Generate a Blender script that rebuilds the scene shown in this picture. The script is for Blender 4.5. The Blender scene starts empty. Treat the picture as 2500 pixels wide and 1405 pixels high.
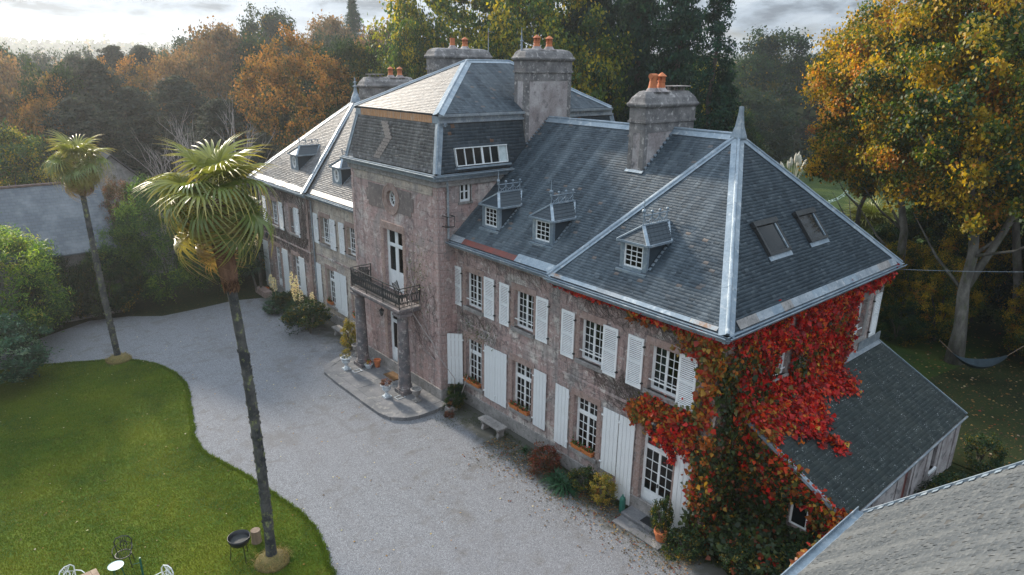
import bpy, math, random
import numpy as np
from mathutils import Vector, Matrix
R = random.Random(7)
NR = np.random.RandomState(11)
sc = bpy.context.scene
COL = sc.collection
GZ = -0.25                      # ground level

# ------------------------------------------------------------------ camera
cam = bpy.data.cameras.new('camera'); co = bpy.data.objects.new('camera', cam); COL.objects.link(co)
yaw, pit, rol = 0.8586903, 0.3145786, 0.0131584
F = Vector((math.cos(yaw)*math.cos(pit), math.sin(yaw)*math.cos(pit), -math.sin(pit)))
Rt = F.cross(Vector((0, 0, 1))).normalized(); Up = Rt.cross(F)
R2 = Rt*math.cos(rol)+Up*math.sin(rol); U2 = -Rt*math.sin(rol)+Up*math.cos(rol)
co.matrix_world = Matrix(((R2.x, U2.x, -F.x, -16.6974), (R2.y, U2.y, -F.y, -9.9354), (R2.z, U2.z, -F.z, 14.5804), (0, 0, 0, 1)))
cam.sensor_width = 36; cam.lens = 1661.896/2500*36; cam.clip_start = 0.1; cam.clip_end = 6000
sc.camera = co

# ------------------------------------------------------------------ light
SUN_EL, SUN_AZ = math.radians(23), math.radians(91.5)      # azimuth measured from +X towards +Y
sd = Vector((math.cos(SUN_AZ)*math.cos(SUN_EL), math.sin(SUN_AZ)*math.cos(SUN_EL), math.sin(SUN_EL)))
sun = bpy.data.lights.new('sun', 'SUN'); so = bpy.data.objects.new('sun', sun); COL.objects.link(so)
sun.energy = 5.0; sun.angle = math.radians(5); sun.color = (1.0, 0.89, 0.74)
so.rotation_mode = 'QUATERNION'; so.rotation_quaternion = sd.to_track_quat('Z', 'Y')
wd = bpy.data.worlds.new('World'); sc.world = wd; wd.use_nodes = True
nt = wd.node_tree; nt.nodes.clear()
def wn(t, **k):
    n = nt.nodes.new(t)
    for a, b in k.items(): setattr(n, a, b)
    return n
wl = nt.links.new
sky = wn('ShaderNodeTexSky', sky_type='NISHITA', sun_disc=False, sun_elevation=SUN_EL, sun_rotation=math.pi/2-SUN_AZ, altitude=50, air_density=1.2, dust_density=2.5, ozone_density=1.5)
tc = wn('ShaderNodeTexCoord'); sep = wn('ShaderNodeSeparateXYZ'); wl(tc.outputs['Generated'], sep.inputs[0])
mx = wn('ShaderNodeMath', operation='MAXIMUM'); wl(sep.outputs[2], mx.inputs[0]); mx.inputs[1].default_value = 0.0
ad = wn('ShaderNodeMath', operation='ADD'); wl(mx.outputs[0], ad.inputs[0]); ad.inputs[1].default_value = 0.26
vd = wn('ShaderNodeVectorMath', operation='DIVIDE'); wl(tc.outputs['Generated'], vd.inputs[0])
cb = wn('ShaderNodeCombineXYZ')
for i in range(3): wl(ad.outputs[0], cb.inputs[i])
wl(cb.outputs[0], vd.inputs[1])
n1 = wn('ShaderNodeTexNoise'); n1.inputs['Scale'].default_value = 1.0; n1.inputs['Detail'].default_value = 9; n1.inputs['Roughness'].default_value = 0.56
n1.inputs['Distortion'].default_value = 0.25
wl(vd.outputs[0], n1.inputs['Vector'])
r1 = wn('ShaderNodeValToRGB'); wl(n1.outputs['Fac'], r1.inputs[0])      # cloud cover
r1.color_ramp.elements[0].position = 0.24; r1.color_ramp.elements[1].position = 0.38
n2 = wn('ShaderNodeTexNoise'); n2.inputs['Scale'].default_value = 3.6; n2.inputs['Detail'].default_value = 8; n2.inputs['Roughness'].default_value = 0.55; n2.inputs['Distortion'].default_value = 0.2
ofs = wn('ShaderNodeVectorMath', operation='ADD'); wl(vd.outputs[0], ofs.inputs[0]); ofs.inputs[1].default_value = (4.4, 2.1, 0); wl(ofs.outputs[0], n2.inputs['Vector'])
r2 = wn('ShaderNodeValToRGB'); wl(n2.outputs['Fac'], r2.inputs[0])      # lit to shaded cloud
r2.color_ramp.elements[0].position = 0.42; r2.color_ramp.elements[0].color = (6.7, 7.6, 8.5, 1)
r2.color_ramp.elements[1].position = 0.62; r2.color_ramp.elements[1].color = (2.7, 3.2, 3.8, 1)
e = r2.color_ramp.elements.new(0.52); e.color = (5.0, 5.9, 6.9, 1)
# brighter veil round the sun's azimuth
dt = wn('ShaderNodeVectorMath', operation='DOT_PRODUCT'); wl(tc.outputs['Generated'], dt.inputs[0]); dt.inputs[1].default_value = sd
gm = wn('ShaderNodeMapRange'); wl(dt.outputs['Value'], gm.inputs[0]); gm.inputs[1].default_value = 0.35; gm.inputs[2].default_value = 1.0; gm.inputs[3].default_value = 0.92; gm.inputs[4].default_value = 1.05
# overcast: the zenith is brighter than the horizon
zg = wn('ShaderNodeMath', operation='MULTIPLY_ADD'); wl(mx.outputs[0], zg.inputs[0]); zg.inputs[1].default_value = 1.5; zg.inputs[2].default_value = 0.78
zm = wn('ShaderNodeMath', operation='MULTIPLY'); wl(zg.outputs[0], zm.inputs[0]); wl(gm.outputs[0], zm.inputs[1])
gl = wn('ShaderNodeVectorMath', operation='SCALE'); wl(r2.outputs[0], gl.inputs[0]); wl(zm.outputs[0], gl.inputs['Scale'])
mixc = wn('ShaderNodeMix', data_type='RGBA'); wl(r1.outputs[0], mixc.inputs[0]); wl(sky.outputs[0], mixc.inputs[6]); wl(gl.outputs[0], mixc.inputs[7])
bg = wn('ShaderNodeBackground'); wl(mixc.outputs[2], bg.inputs[0]); bg.inputs[1].default_value = 0.083
wo = wn('ShaderNodeOutputWorld'); wl(bg.outputs[0], wo.inputs[0])
sc.view_settings.view_transform = 'Standard'; sc.view_settings.look = 'None'
sc.view_settings.exposure = 0.50; sc.view_settings.gamma = 1.0; sc.view_settings.use_curve_mapping = False
sc.cycles.volume_bounces = 0
sc.cycles.use_denoising = True
sc.cycles.max_bounces = 8; sc.cycles.transparent_max_bounces = 12

# ------------------------------------------------------------------ materials
MATS = {}
class Nodes:
    def __init__(s, name):
        s.m = bpy.data.materials.new(name); s.m.use_nodes = True; s.t = s.m.node_tree; s.b = s.t.nodes['Principled BSDF']; s.o = s.t.nodes['Material Output']
        s.c = s.t.nodes.new('ShaderNodeTexCoord')
    def n(s, t, **k):
        n = s.t.nodes.new(t)
        for a, b in k.items(): setattr(n, a, b)
        return n
    def l(s, a, b): s.t.links.new(a, b)
    def noise(s, scale, detail=6, rough=.6, stretch=None, src=None, dist=0.0, off=(0, 0, 0)):
        n = s.n('ShaderNodeTexNoise'); n.inputs['Scale'].default_value = scale; n.inputs['Detail'].default_value = detail; n.inputs['Roughness'].default_value = rough; n.inputs['Distortion'].default_value = dist
        src = src or s.c.outputs['Object']
        if stretch or off != (0, 0, 0):
            mp = s.n('ShaderNodeMapping'); mp.inputs['Scale'].default_value = stretch or (1, 1, 1); mp.inputs['Location'].default_value = off; s.l(src, mp.inputs[0]); src = mp.outputs[0]
        s.l(src, n.inputs['Vector']); return n.outputs['Fac']
    def ramp(s, fac, stops):
        r = s.n('ShaderNodeValToRGB'); s.l(fac, r.inputs[0]); el = r.color_ramp.elements
        while len(el) < len(stops): el.new(.5)
        for e, (p, c) in zip(el, stops):
            e.position = p; e.color = (c, c, c, 1) if not isinstance(c, (tuple, list)) else (*c, 1)
        return r.outputs[0]
    def mix(s, fac, a, b, blend='MIX'):
        m = s.n('ShaderNodeMix', data_type='RGBA', blend_type=blend)
        for i, v in ((0, fac), (6, a), (7, b)):
            if isinstance(v, (int, float)): m.inputs[i].default_value = v if i == 0 else (v, v, v, 1)
            elif isinstance(v, tuple): m.inputs[i].default_value = (*v, 1)
            else: s.l(v, m.inputs[i])
        return m.outputs[2]
    def bump(s, h, strength=.3, dist=.02, prev=None):
        b = s.n('ShaderNodeBump'); b.inputs['Strength'].default_value = strength; b.inputs['Distance'].default_value = dist; s.l(h, b.inputs['Height'])
        if prev is not None: s.l(prev, b.inputs['Normal'])
        s.l(b.outputs[0], s.b.inputs['Normal']); return b.outputs[0]
    def attr(s, name): a = s.n('ShaderNodeAttribute'); a.attribute_name = name; return a
    def fin(s, col=None, rough=None, metal=None, spec=None):
        if col is not None:
            if isinstance(col, tuple): s.b.inputs['Base Color'].default_value = (*col, 1)
            else: s.l(col, s.b.inputs['Base Color'])
        if rough is not None:
            if isinstance(rough, (int, float)): s.b.inputs['Roughness'].default_value = rough
            else: s.l(rough, s.b.inputs['Roughness'])
        if metal is not None: s.b.inputs['Metallic'].default_value = metal
        if spec is not None: s.b.inputs['Specular IOR Level'].default_value = spec
        return s.m
def worn(name, c1, c2, scale=2, rough=.8, c3=None, bump=.2, bs=30, bd=.01, metal=0, spec=.4, stretch=None, lo=.4, hi=.62):
    """two-tone worn surface with fine grain"""
    s = Nodes(name); a = s.noise(scale, 8, .62, stretch)
    col = s.ramp(a, [(lo, c1), (hi, c2)])
    if c3 is not None: col = s.mix(s.ramp(s.noise(scale*2.7, 6, .6, stretch, off=(5, 3, 1)), [(.55, 0.0), (.68, 1.0)]), col, c3)
    g = s.noise(bs, 4, .6); col = s.mix(.25, col, s.ramp(g, [(.3, .25), (.7, .9)]), 'OVERLAY')
    if bump: s.bump(g, bump, bd)
    return s.fin(col, rough, metal, spec)

def slate_mat(name, dark, mid, light, lichen, rough=.38, warm=None, streaks=.5, lich=.62, spots=None):
    s = Nodes(name); rnd = s.attr('rnd').outputs['Fac']; uv = s.c.outputs['UV']
    col = s.ramp(rnd, [(0, dark), (.30, mid), (.80, mid), (.97, light), (1, light)])
    st = s.noise(1.0, 5, .6, (1.9, .12, 1), uv, .15)
    col = s.mix(s.ramp(st, [(.47, 0.0), (.68, streaks)]), col, lichen)
    st2 = s.noise(1.0, 6, .6, (.45, .3, 1), uv, 0, (3, 8, 0))
    col = s.mix(s.ramp(st2, [(.5, 0.0), (.75, .55)]), col, dark)
    fine = s.noise(9, 6, .7, None, uv)
    col = s.mix(s.ramp(fine, [(lich, 0.0), (lich+.16, .75)]), col, lichen)
    if spots:
        sp = s.noise(3.2, 3, .5, None, uv, 0, (9, 1, 0)); sp2 = s.noise(22, 3, .5, None, uv)
        k = s.n('ShaderNodeMath', operation='MULTIPLY'); s.l(s.ramp(sp, [(.5, 0.0), (.68, 1.0)]), k.inputs[0]); s.l(s.ramp(sp2, [(.60, 0.0), (.66, 1.0)]), k.inputs[1])
        col = s.mix(k.outputs[0], col, spots)
    if warm: col = s.mix(s.ramp(rnd, [(.984, 0.0), (.99, .8)]), col, warm)
    s.bump(fine, .35, .012)
    return s.fin(col, s.ramp(fine, [(.3, rough), (.75, min(1, rough+.25))]), 0, .5)

def stucco_mat(name, pink, grey, cream, dark, seed=0, dk=.55):
    s = Nodes(name)
    a = s.noise(.55, 8, .62, None, None, .4, (seed, 3, 1)); b = s.noise(1.3, 8, .65, (1, 1, .6), None, .3, (seed+9, 1, 7))
    col = s.ramp(a, [(.38, grey), (.45, pink), (.56, pink), (.64, cream)])
    col = s.mix(s.ramp(b, [(.46, 0.0), (.64, .75)]), col, grey)
    st = s.noise(1.6, 7, .65, (2.8, 2.8, .16), None, .2, (seed, 5, 5))
    col = s.mix(s.ramp(st, [(.48, 0.0), (.66, dk)]), col, dark)
    sp = s.noise(7, 8, .7, None, None, .5, (2, seed, 4)); col = s.mix(s.ramp(sp, [(.52, 0.0), (.66, .75)]), col, dark)
    sp3 = s.noise(3.1, 7, .72, None, None, .6, (1, 7, seed)); col = s.mix(s.ramp(sp3, [(.55, 0.0), (.62, .7)]), col, cream); sp4 = s.noise(2.0, 8, .7, None, None, .8, (4, 4, seed+2)); col = s.mix(s.ramp(sp4, [(.56, 0.0), (.63, .6)]), col, dark)
    br = s.n('ShaderNodeTexBrick'); mp = s.n('ShaderNodeMapping'); mp.inputs['Rotation'].default_value = (math.pi/2, 0, 0)
    # faint ashlar joints: wrap x+y as the along-wall axis
    sp_ = s.n('ShaderNodeSeparateXYZ'); s.l(s.c.outputs['Object'], sp_.inputs[0]); ad_ = s.n('ShaderNodeMath', operation='ADD'); s.l(sp_.outputs[0], ad_.inputs[0]); s.l(sp_.outputs[1], ad_.inputs[1])
    cb_ = s.n('ShaderNodeCombineXYZ'); s.l(ad_.outputs[0], cb_.inputs[0]); s.l(sp_.outputs[2], cb_.inputs[1]); s.l(cb_.outputs[0], br.inputs['Vector'])
    br.inputs['Scale'].default_value = 1; br.inputs['Brick Width'].default_value = .95; br.inputs['Row Height'].default_value = .42; br.inputs['Mortar Size'].default_value = .018; br.inputs['Mortar Smooth'].default_value = .4
    br.inputs['Color1'].default_value = (.42, .42, .42, 1); br.inputs['Color2'].default_value = (.58, .58, .58, 1); br.inputs['Mortar'].default_value = (.2, .2, .2, 1)
    col = s.mix(.36, col, br.outputs['Color'], 'OVERLAY')
    g = s.noise(26, 5, .65); b1 = s.bump(br.outputs['Fac'], .25, -.006); s.bump(g, .4, .015, b1)
    return s.fin(col, .9, 0, .25)

def leaf_mat(name, trans=.35, rough=.55, gloss=.35, gain=1.0):
    s = Nodes(name); a = s.attr('col'); h = s.attr('col')
    s.l(a.outputs['Color'], s.b.inputs['Base Color']); s.b.inputs['Roughness'].default_value = rough; s.b.inputs['Specular IOR Level'].default_value = gloss
    tr = s.n('ShaderNodeBsdfTranslucent'); br = s.mix(.5, a.outputs['Color'], (gain*.9, gain*.8, .2), 'MULTIPLY'); br2 = s.mix(1.0, br, (1.6, 1.6, 1.4), 'MULTIPLY'); s.l(br2, tr.inputs[0])
    ms = s.n('ShaderNodeMixShader'); ms.inputs[0].default_value = trans; s.l(s.b.outputs[0], ms.inputs[1]); s.l(tr.outputs[0], ms.inputs[2]); s.l(ms.outputs[0], s.o.inputs[0])
    return s.m

M = MATS
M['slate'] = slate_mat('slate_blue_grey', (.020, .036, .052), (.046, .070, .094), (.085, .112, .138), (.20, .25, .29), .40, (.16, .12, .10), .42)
M['slate_shade'] = slate_mat('slate_damp_side', (.017, .030, .043), (.036, .056, .075), (.075, .10, .12), (.13, .165, .19), .48, None, .15, .68)  # gable slope: fewer streaks, and its shade is put into the darker slate colours
M['slate_tower'] = slate_mat('slate_lichened', (.075, .072, .078), (.13, .13, .138), (.22, .22, .225), (.31, .305, .305), .46, None, .5, .54)
M['slate_side'] = slate_mat('slate_dark_side', (.024, .04, .055), (.045, .065, .085), (.085, .105, .125), (.13, .155, .175), .45, (.20, .10, .055), .3)
M['slate_annex'] = slate_mat('slate_mossy', (.013, .021, .023), (.022, .033, .034), (.04, .052, .05), (.06, .066, .055), .75, None, .4, .58, (.6, .65, .66))
M['slate_old'] = slate_mat('slate_weathered_pale', (.040, .050, .060), (.062, .073, .084), (.085, .095, .103), (.15, .16, .165), .9, (.05, .048, .045), .7, .5)
M['deck'] = worn('roof_underlay', (.03, .035, .04), (.05, .055, .06))
M['lead'] = worn('lead_sheet', (.17, .225, .28), (.28, .335, .385), 1.3, .46, (.40, .44, .47), .15, 12, .01, .3, .5, lo=.35, hi=.65)
M['lead_dark'] = worn('lead_grey', (.20, .235, .27), (.31, .345, .38), 2, .5, (.38, .40, .42), .15, 14, .01, .3)
M['rust'] = worn('rust_stained_flashing', (.30, .34, .37), (.26, .16, .11), 1.6, .6, (.50, .46, .38), .1, 20, stretch=(1, 1, 1), lo=.48, hi=.58)
M['redflash'] = worn('red_painted_flashing', (.19, .05, .04), (.13, .05, .045), 3, .6, None, .1)
M['copper'] = worn('rust_streaked_band', (.46, .23, .10), (.36, .19, .10), 3, .6, (.50, .47, .42), .1, 20, stretch=(4, 4, .25), lo=.45, hi=.55)
M['stucco'] = stucco_mat('pink_grey_render', (.40, .29, .27), (.30, .275, .265), (.62, .575, .53), (.085, .075, .08), 0, .6)
M['stucco_tower'] = stucco_mat('rose_render', (.44, .305, .285), (.34, .29, .28), (.60, .53, .50), (.13, .10, .105), 6, .5)
M['stucco_cream'] = stucco_mat('cream_render', (.50, .42, .35), (.33, .30, .285), (.60, .54, .46), (.19, .165, .155), 3, .45)
M['stone'] = worn('granite_reddish', (.26, .18, .155), (.35, .265, .24), 3, .9, (.17, .14, .13), .4, 22, .012)
M['stone_grey'] = worn('granite_grey', (.20, .19, .185), (.30, .285, .275), 2.5, .9, (.12, .115, .11), .45, 22, .015)
M['stone_dark'] = worn('granite_blotched', (.10, .10, .11), (.20, .165, .165), 2.2, .8, (.33, .31, .30), .4, 20, .012)
M['tablet'] = worn('stained_stone_tablet', (.15, .125, .12), (.20, .17, .16), 2, .95, (.29, .25, .23), .4, 20, .015)
M['paving'] = worn('worn_paving', (.12, .125, .135), (.18, .18, .19), 1.1, .85, (.26, .25, .24), .4, 18, .015)
M['chimney'] = worn('chimney_render', (.24, .205, .205), (.44, .41, .41), .9, .95, (.12, .115, .12), .45, 14, .02)
M['chimney_dark'] = worn('chimney_stone', (.12, .118, .122), (.22, .21, .21), 2, .95, (.42, .40, .39), .5, 14, .02)
M['pot'] = worn('terracotta', (.52, .17, .065), (.40, .12, .05), 4, .75, None, .15)
M['potdark'] = worn('sooty_pot', (.10, .075, .07), (.17, .11, .09), 4, .8)
M['white'] = worn('white_paint', (.80, .82, .83), (.70, .73, .75), 3, .45, None, .05, 30, .004)
M['whitewood'] = worn('weathered_white_planks', (.74, .77, .79), (.62, .65, .67), 3, .6, (.36, .35, .33), .25, 30, .006, stretch=(6, 6, .5), lo=.4, hi=.7)
M['iron'] = worn('black_iron', (.02, .023, .026), (.035, .038, .04), 5, .5)
M['dark'] = worn('dark_interior', (.03, .028, .027), (.05, .045, .04), 3, .9)
M['curtain'] = worn('pale_curtain', (.42, .50, .52), (.52, .58, .60), 3, .9, None, .1)
M['curtain_red'] = worn('dull_red_curtain', (.16, .06, .05), (.10, .04, .035), 3, .9, None, .1)
M['terra_box'] = worn('orange_planter', (.58, .20, .06), (.48, .15, .05), 5, .7)
M['urnwhite'] = worn('flaking_white_urn', (.55, .60, .64), (.40, .45, .50), 6, .7, (.2, .2, .2), .3)
M['wood'] = worn('old_wood', (.20, .14, .10), (.30, .22, .16), 4, .8, None, .3, stretch=(1, 1, .2))
M['mat'] = worn('coir_mat', (.14, .075, .03), (.18, .10, .045), 8, 1, None, .4, 60)
M['bark'] = worn('grey_bark', (.09, .085, .075), (.24, .225, .20), 1.6, .9, (.10, .11, .06), .6, 9, .05, stretch=(1, 1, .35))
M['bark_dark'] = worn('dark_bark', (.07, .06, .05), (.11, .095, .08), 1.6, .95, None, .5, 9, .04)
M['deadwood'] = worn('bleached_branches', (.25, .22, .21), (.33, .30, .29), 1.6, .95)
M['palmtrunk'] = worn('ringed_palm_trunk', (.03, .033, .038), (.10, .10, .095), 2.2, .9, (.21, .23, .10), .8, 14, .05, stretch=(1, 1, .8))
M['fibre'] = worn('shaggy_palm_fibre', (.14, .075, .05), (.22, .12, .075), 3, 1, (.09, .05, .04), .9, 30, .05, stretch=(3, 3, .4))
M['petiole'] = worn('palm_stalk', (.26, .25, .10), (.34, .30, .14), 3, .6)
M['green_can'] = worn('green_bottle_paint', (.02, .11, .085), (.03, .14, .11), 5, .4)
M['turq'] = worn('pale_turquoise_metal', (.55, .70, .68), (.45, .60, .58), 5, .4)
M['bbqiron'] = worn('black_enamel', (.012, .014, .018), (.02, .022, .026), 5, .35)
M['tarp'] = worn('dark_blue_cloth', (.02, .035, .045), (.03, .05, .065), 3, .8)
M['leaf'] = leaf_mat('leaves', .4, gain=1.3); M['leaf_matte'] = leaf_mat('far_leaves', .3, .8, .1)
M['vine_leaf'] = leaf_mat('creeper_leaves', .35, .45, .4, 1.2)
M['palm_leaf'] = leaf_mat('palm_blades', .30, .38, .6)
M['stem'] = worn('creeper_stems', (.07, .055, .05), (.12, .10, .085), 5, .9)
s = Nodes('window_glass'); s.t.nodes.remove(s.b)
fr = s.n('ShaderNodeLayerWeight'); fr.inputs[0].default_value = .5; pw_ = s.n('ShaderNodeMath', operation='POWER'); s.l(fr.outputs['Facing'], pw_.inputs[0]); pw_.inputs[1].default_value = 4.5; k = s.n('ShaderNodeMath', operation='MULTIPLY_ADD'); s.l(pw_.outputs[0], k.inputs[0]); k.inputs[1].default_value = .85; k.inputs[2].default_value = .05
wv = s.noise(2.5, 2, .5); bp = s.n('ShaderNodeBump'); bp.inputs['Strength'].default_value = .12; bp.inputs['Distance'].default_value = .02; s.l(wv, bp.inputs['Height'])
gs = s.n('ShaderNodeBsdfGlossy'); gs.inputs['Roughness'].default_value = .04; s.l(bp.outputs[0], gs.inputs['Normal']); tp = s.n('ShaderNodeBsdfTransparent'); tp.inputs[0].default_value = (.4, .45, .47, 1)
ms = s.n('ShaderNodeMixShader'); s.l(k.outputs[0], ms.inputs[0]); s.l(tp.outputs[0], ms.inputs[1]); s.l(gs.outputs[0], ms.inputs[2]); s.l(ms.outputs[0], s.o.inputs[0])
M['glass'] = s.m
s = Nodes('skylight_glass'); M['skyglass'] = s.fin((.008, .011, .013), .05, 0, .25)

# ground materials
s = Nodes('gravel'); a = s.noise(.18, 6, .6); b = s.noise(34, 6, .75); c = s.noise(1.1, 8, .65, (1, 1.5, 1), None, .4)
col = s.ramp(b, [(.32, (.055, .058, .066)), (.5, (.195, .203, .222)), (.70, (.42, .43, .455))])
v = s.n('ShaderNodeTexVoronoi'); v.inputs['Scale'].default_value = 46; s.l(s.c.outputs['Object'], v.inputs['Vector']); col = s.mix(.5, col, s.ramp(v.outputs['Color'], [(.1, .28), (.9, .62)]), 'OVERLAY')
col = s.mix(s.ramp(a, [(.42, 0.0), (.7, .35)]), col, (.19, .19, .21))
col = s.mix(s.ramp(c, [(.55, 0.0), (.70, .6)]), col, (.12, .11, .10))
tr_ = s.noise(1.0, 5, .6, (1.5, .10, 1), None, .5, (3, 0, 0)); col = s.mix(s.ramp(tr_, [(.52, 0.0), (.70, .22)]), col, (.13, .125, .13)); pd_ = s.noise(.45, 7, .7, off=(1, 6, 2)); col = s.mix(s.ramp(pd_, [(.54, 0.0), (.66, .4)]), col, (.12, .11, .10)); d = s.noise(4.5, 5, .7, (1, 2.2, 1)); col = s.mix(s.ramp(d, [(.66, 0.0), (.72, .75)]), col, (.10, .085, .07))
sg = s.n('ShaderNodeSeparateXYZ'); s.l(s.c.outputs['Object'], sg.inputs[0]); gx = s.n('ShaderNodeMath', operation='MULTIPLY_ADD'); s.l(s.noise(1.3, 6, .65), gx.inputs[0]); gx.inputs[1].default_value = 3.4; s.l(sg.outputs[0], gx.inputs[2])
col = s.mix(s.ramp(gx.outputs[0], [(-.3, 0.0), (1.2, .9)]), col, (.075, .075, .062))
s.bump(b, .6, .03); M['gravel'] = s.fin(col, .95, 0, .2)
def grass_mat(name, c1, c2, c3, dry, litter=None):
    s = Nodes(name); a = s.noise(.35, 7, .6, None, None, .6); b = s.noise(2.4, 6, .7, (1, 1, 1), None, .8); c = s.noise(30, 4, .7, (1, 2.4, 1))
    col = s.ramp(a, [(.35, c1), (.5, c2), (.66, c3)])
    col = s.mix(s.ramp(b, [(.40, 0.0), (.72, .7)]), col, c3); col = s.mix(s.ramp(s.noise(1.1, 5, .6, off=(7, 2, 1)), [(.6, 0.0), (.75, .5)]), col, dry)
    col = s.mix(.55, col, s.ramp(c, [(.25, .15), (.75, .9)]), 'OVERLAY')
    if litter: col = s.mix(s.ramp(s.noise(9, 3, .6, off=(2, 2, 2)), [(.60, 0.0), (.64, .9)]), col, litter)
    s.bump(c, .8, .04); return s.fin(col, .9, 0, .15)
M['lawn'] = grass_mat('mown_lawn', (.018, .058, .005), (.052, .105, .007), (.12, .15, .010), (.15, .13, .025))
M['meadow'] = grass_mat('rough_grass', (.014, .035, .010), (.028, .055, .012), (.05, .07, .014), (.06, .055, .018))
M['litter'] = grass_mat('leafy_ground', (.012, .02, .009), (.02, .032, .011), (.03, .04, .014), (.045, .035, .014), (.11, .07, .025))
M['moundgrass'] = worn('dry_grass_mound', (.20, .15, .06), (.13, .12, .04), 5, 1, (.26, .20, .09), .8, 40, .04)

# ------------------------------------------------------------------ geometry helpers
W = {}
def wloc(o): return W.get(o.name, Vector((0, 0, 0))) if o is not None else Vector((0, 0, 0))
def tag(o, label=None, cat=None, group=None, kind=None):
    for k_, v_ in (('label', label), ('category', cat), ('group', group), ('kind', kind)):
        if v_: o[k_] = v_
    return o
def thing(name, label, cat, loc, group=None, kind=None):
    o = bpy.data.objects.new(name, None); COL.objects.link(o); o.location = loc; o.empty_display_size = .3; W[o.name] = Vector(loc)
    return tag(o, label, cat, group, kind)
def place(name, mesh, parent, mat4=None, mat=None):
    """an object sharing mesh data, at a world matrix, under an (unrotated) parent"""
    o = bpy.data.objects.new(name, mesh); COL.objects.link(o)
    if mat4 is None: mat4 = Matrix()
    if parent is not None: o.parent = parent; o.matrix_basis = Matrix.Translation(-wloc(parent)) @ mat4
    else: o.matrix_basis = mat4
    W[o.name] = mat4.to_translation()
    if mat is not None and not mesh.materials: mesh.materials.append(mat)
    return o
class MB:
    def __init__(s): s.v = []; s.f = []
    def add(s, vs, fs):
        n = len(s.v); s.v += [tuple(p) for p in vs]; s.f += [tuple(i+n for i in q) for q in fs]; return s
    def box(s, x0, x1, y0, y1, z0, z1):
        return s.add([(x, y, z) for z in (z0, z1) for y in (y0, y1) for x in (x0, x1)], [(0, 1, 3, 2), (4, 6, 7, 5), (0, 4, 5, 1), (2, 3, 7, 6), (0, 2, 6, 4), (1, 5, 7, 3)])
    def obox(s, c, a, b, d):
        c, a, b, d = map(Vector, (c, a, b, d))
        return s.add([c+sx*a+sy*b+sz*d for sz in (-1, 1) for sy in (-1, 1) for sx in (-1, 1)], [(0, 1, 3, 2), (4, 6, 7, 5), (0, 4, 5, 1), (2, 3, 7, 6), (0, 2, 6, 4), (1, 5, 7, 3)])
    def bar(s, p, q, w, h, up=(0, 0, 1)):
        p, q = Vector(p), Vector(q); t = q-p; L = t.length
        if L < 1e-6: return s
        t /= L; up = Vector(up); sd_ = t.cross(up)
        if sd_.length < 1e-4: sd_ = t.cross(Vector((1, 0, 0)))
        sd_.normalize(); u = sd_.cross(t)
        return s.obox((p+q)/2, t*L/2, sd_*w/2, u*h/2)
    def prism(s, poly, vec):
        n = len(poly); vec = Vector(vec); a = [Vector(p) for p in poly]; b = [p+vec for p in a]
        return s.add(a+b, [tuple(range(n)), tuple(range(2*n-1, n-1, -1))]+[(i, (i+1) % n, (i+1) % n+n, i+n) for i in range(n)])
    def face(s, poly): return s.add(poly, [tuple(range(len(poly)))])
    def tube(s, pts, rad, n=8, cap=True):
        pts = [Vector(p) for p in pts]; m = len(pts)
        if not isinstance(rad, (list, tuple)): rad = [rad]*m
        rings = []; prev = None
        for i, p in enumerate(pts):
            t = (pts[min(i+1, m-1)]-pts[max(i-1, 0)])
            t = t.normalized() if t.length > 1e-9 else Vector((0, 0, 1))
            if prev is None:
                u = t.cross(Vector((0, 0, 1))); u = u if u.length > 1e-3 else t.cross(Vector((1, 0, 0)))
            else: u = prev-t*prev.dot(t)
            u.normalize(); prev = u; w = t.cross(u)
            rings += [p+rad[i]*(math.cos(2*math.pi*k/n)*u+math.sin(2*math.pi*k/n)*w) for k in range(n)]
        fs = [(i*n+k, i*n+(k+1) % n, (i+1)*n+(k+1) % n, (i+1)*n+k) for i in range(m-1) for k in range(n)]
        if cap: fs += [tuple(range(n-1, -1, -1)), tuple((m-1)*n+k for k in range(n))]
        return s.add(rings, fs)
    def lathe(s, c, prof, n=16, sx=1, sy=1):
        cx, cy, cz = c; m = len(prof)
        vs = [(cx+r*sx*math.cos(2*math.pi*k/n), cy+r*sy*math.sin(2*math.pi*k/n), cz+z) for r, z in prof for k in range(n)]
        fs = [(i*n+k, i*n+(k+1) % n, (i+1)*n+(k+1) % n, (i+1)*n+k) for i in range(m-1) for k in range(n)]
        return s.add(vs, fs+[tuple(range(n-1, -1, -1)), tuple((m-1)*n+k for k in range(n))])
    def ball(s, c, r, n=8):
        return s.lathe(c, [(r*math.sin(math.pi*i/6)+1e-4, -r*math.cos(math.pi*i/6)) for i in range(7)], n)
    def mesh(s, name, mat=None, origin=(0, 0, 0), smooth=False):
        me = bpy.data.meshes.new(name); o = Vector(origin)
        me.from_pydata([(p[0]-o.x, p[1]-o.y, p[2]-o.z) for p in s.v], [], s.f)
        if mat is not None: me.materials.append(mat)
        if smooth: me.polygons.foreach_set('use_smooth', [True]*len(me.polygons))
        me.update(); return me
    def build(s, name, mat, parent=None, smooth=False, bevel=0, origin=None, kind=None, label=None):
        og = Vector(origin) if origin is not None else wloc(parent)
        me = s.mesh(name, mat, og, smooth); o = bpy.data.objects.new(name, me); COL.objects.link(o)
        if parent is not None: o.parent = parent; o.location = og-wloc(parent)
        else: o.location = og
        W[o.name] = og.copy()
        if bevel:
            b = o.modifiers.new('bevel', 'BEVEL'); b.width = bevel; b.segments = 1; b.limit_method = 'ANGLE'
        return tag(o, label=label, kind=kind)
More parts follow.
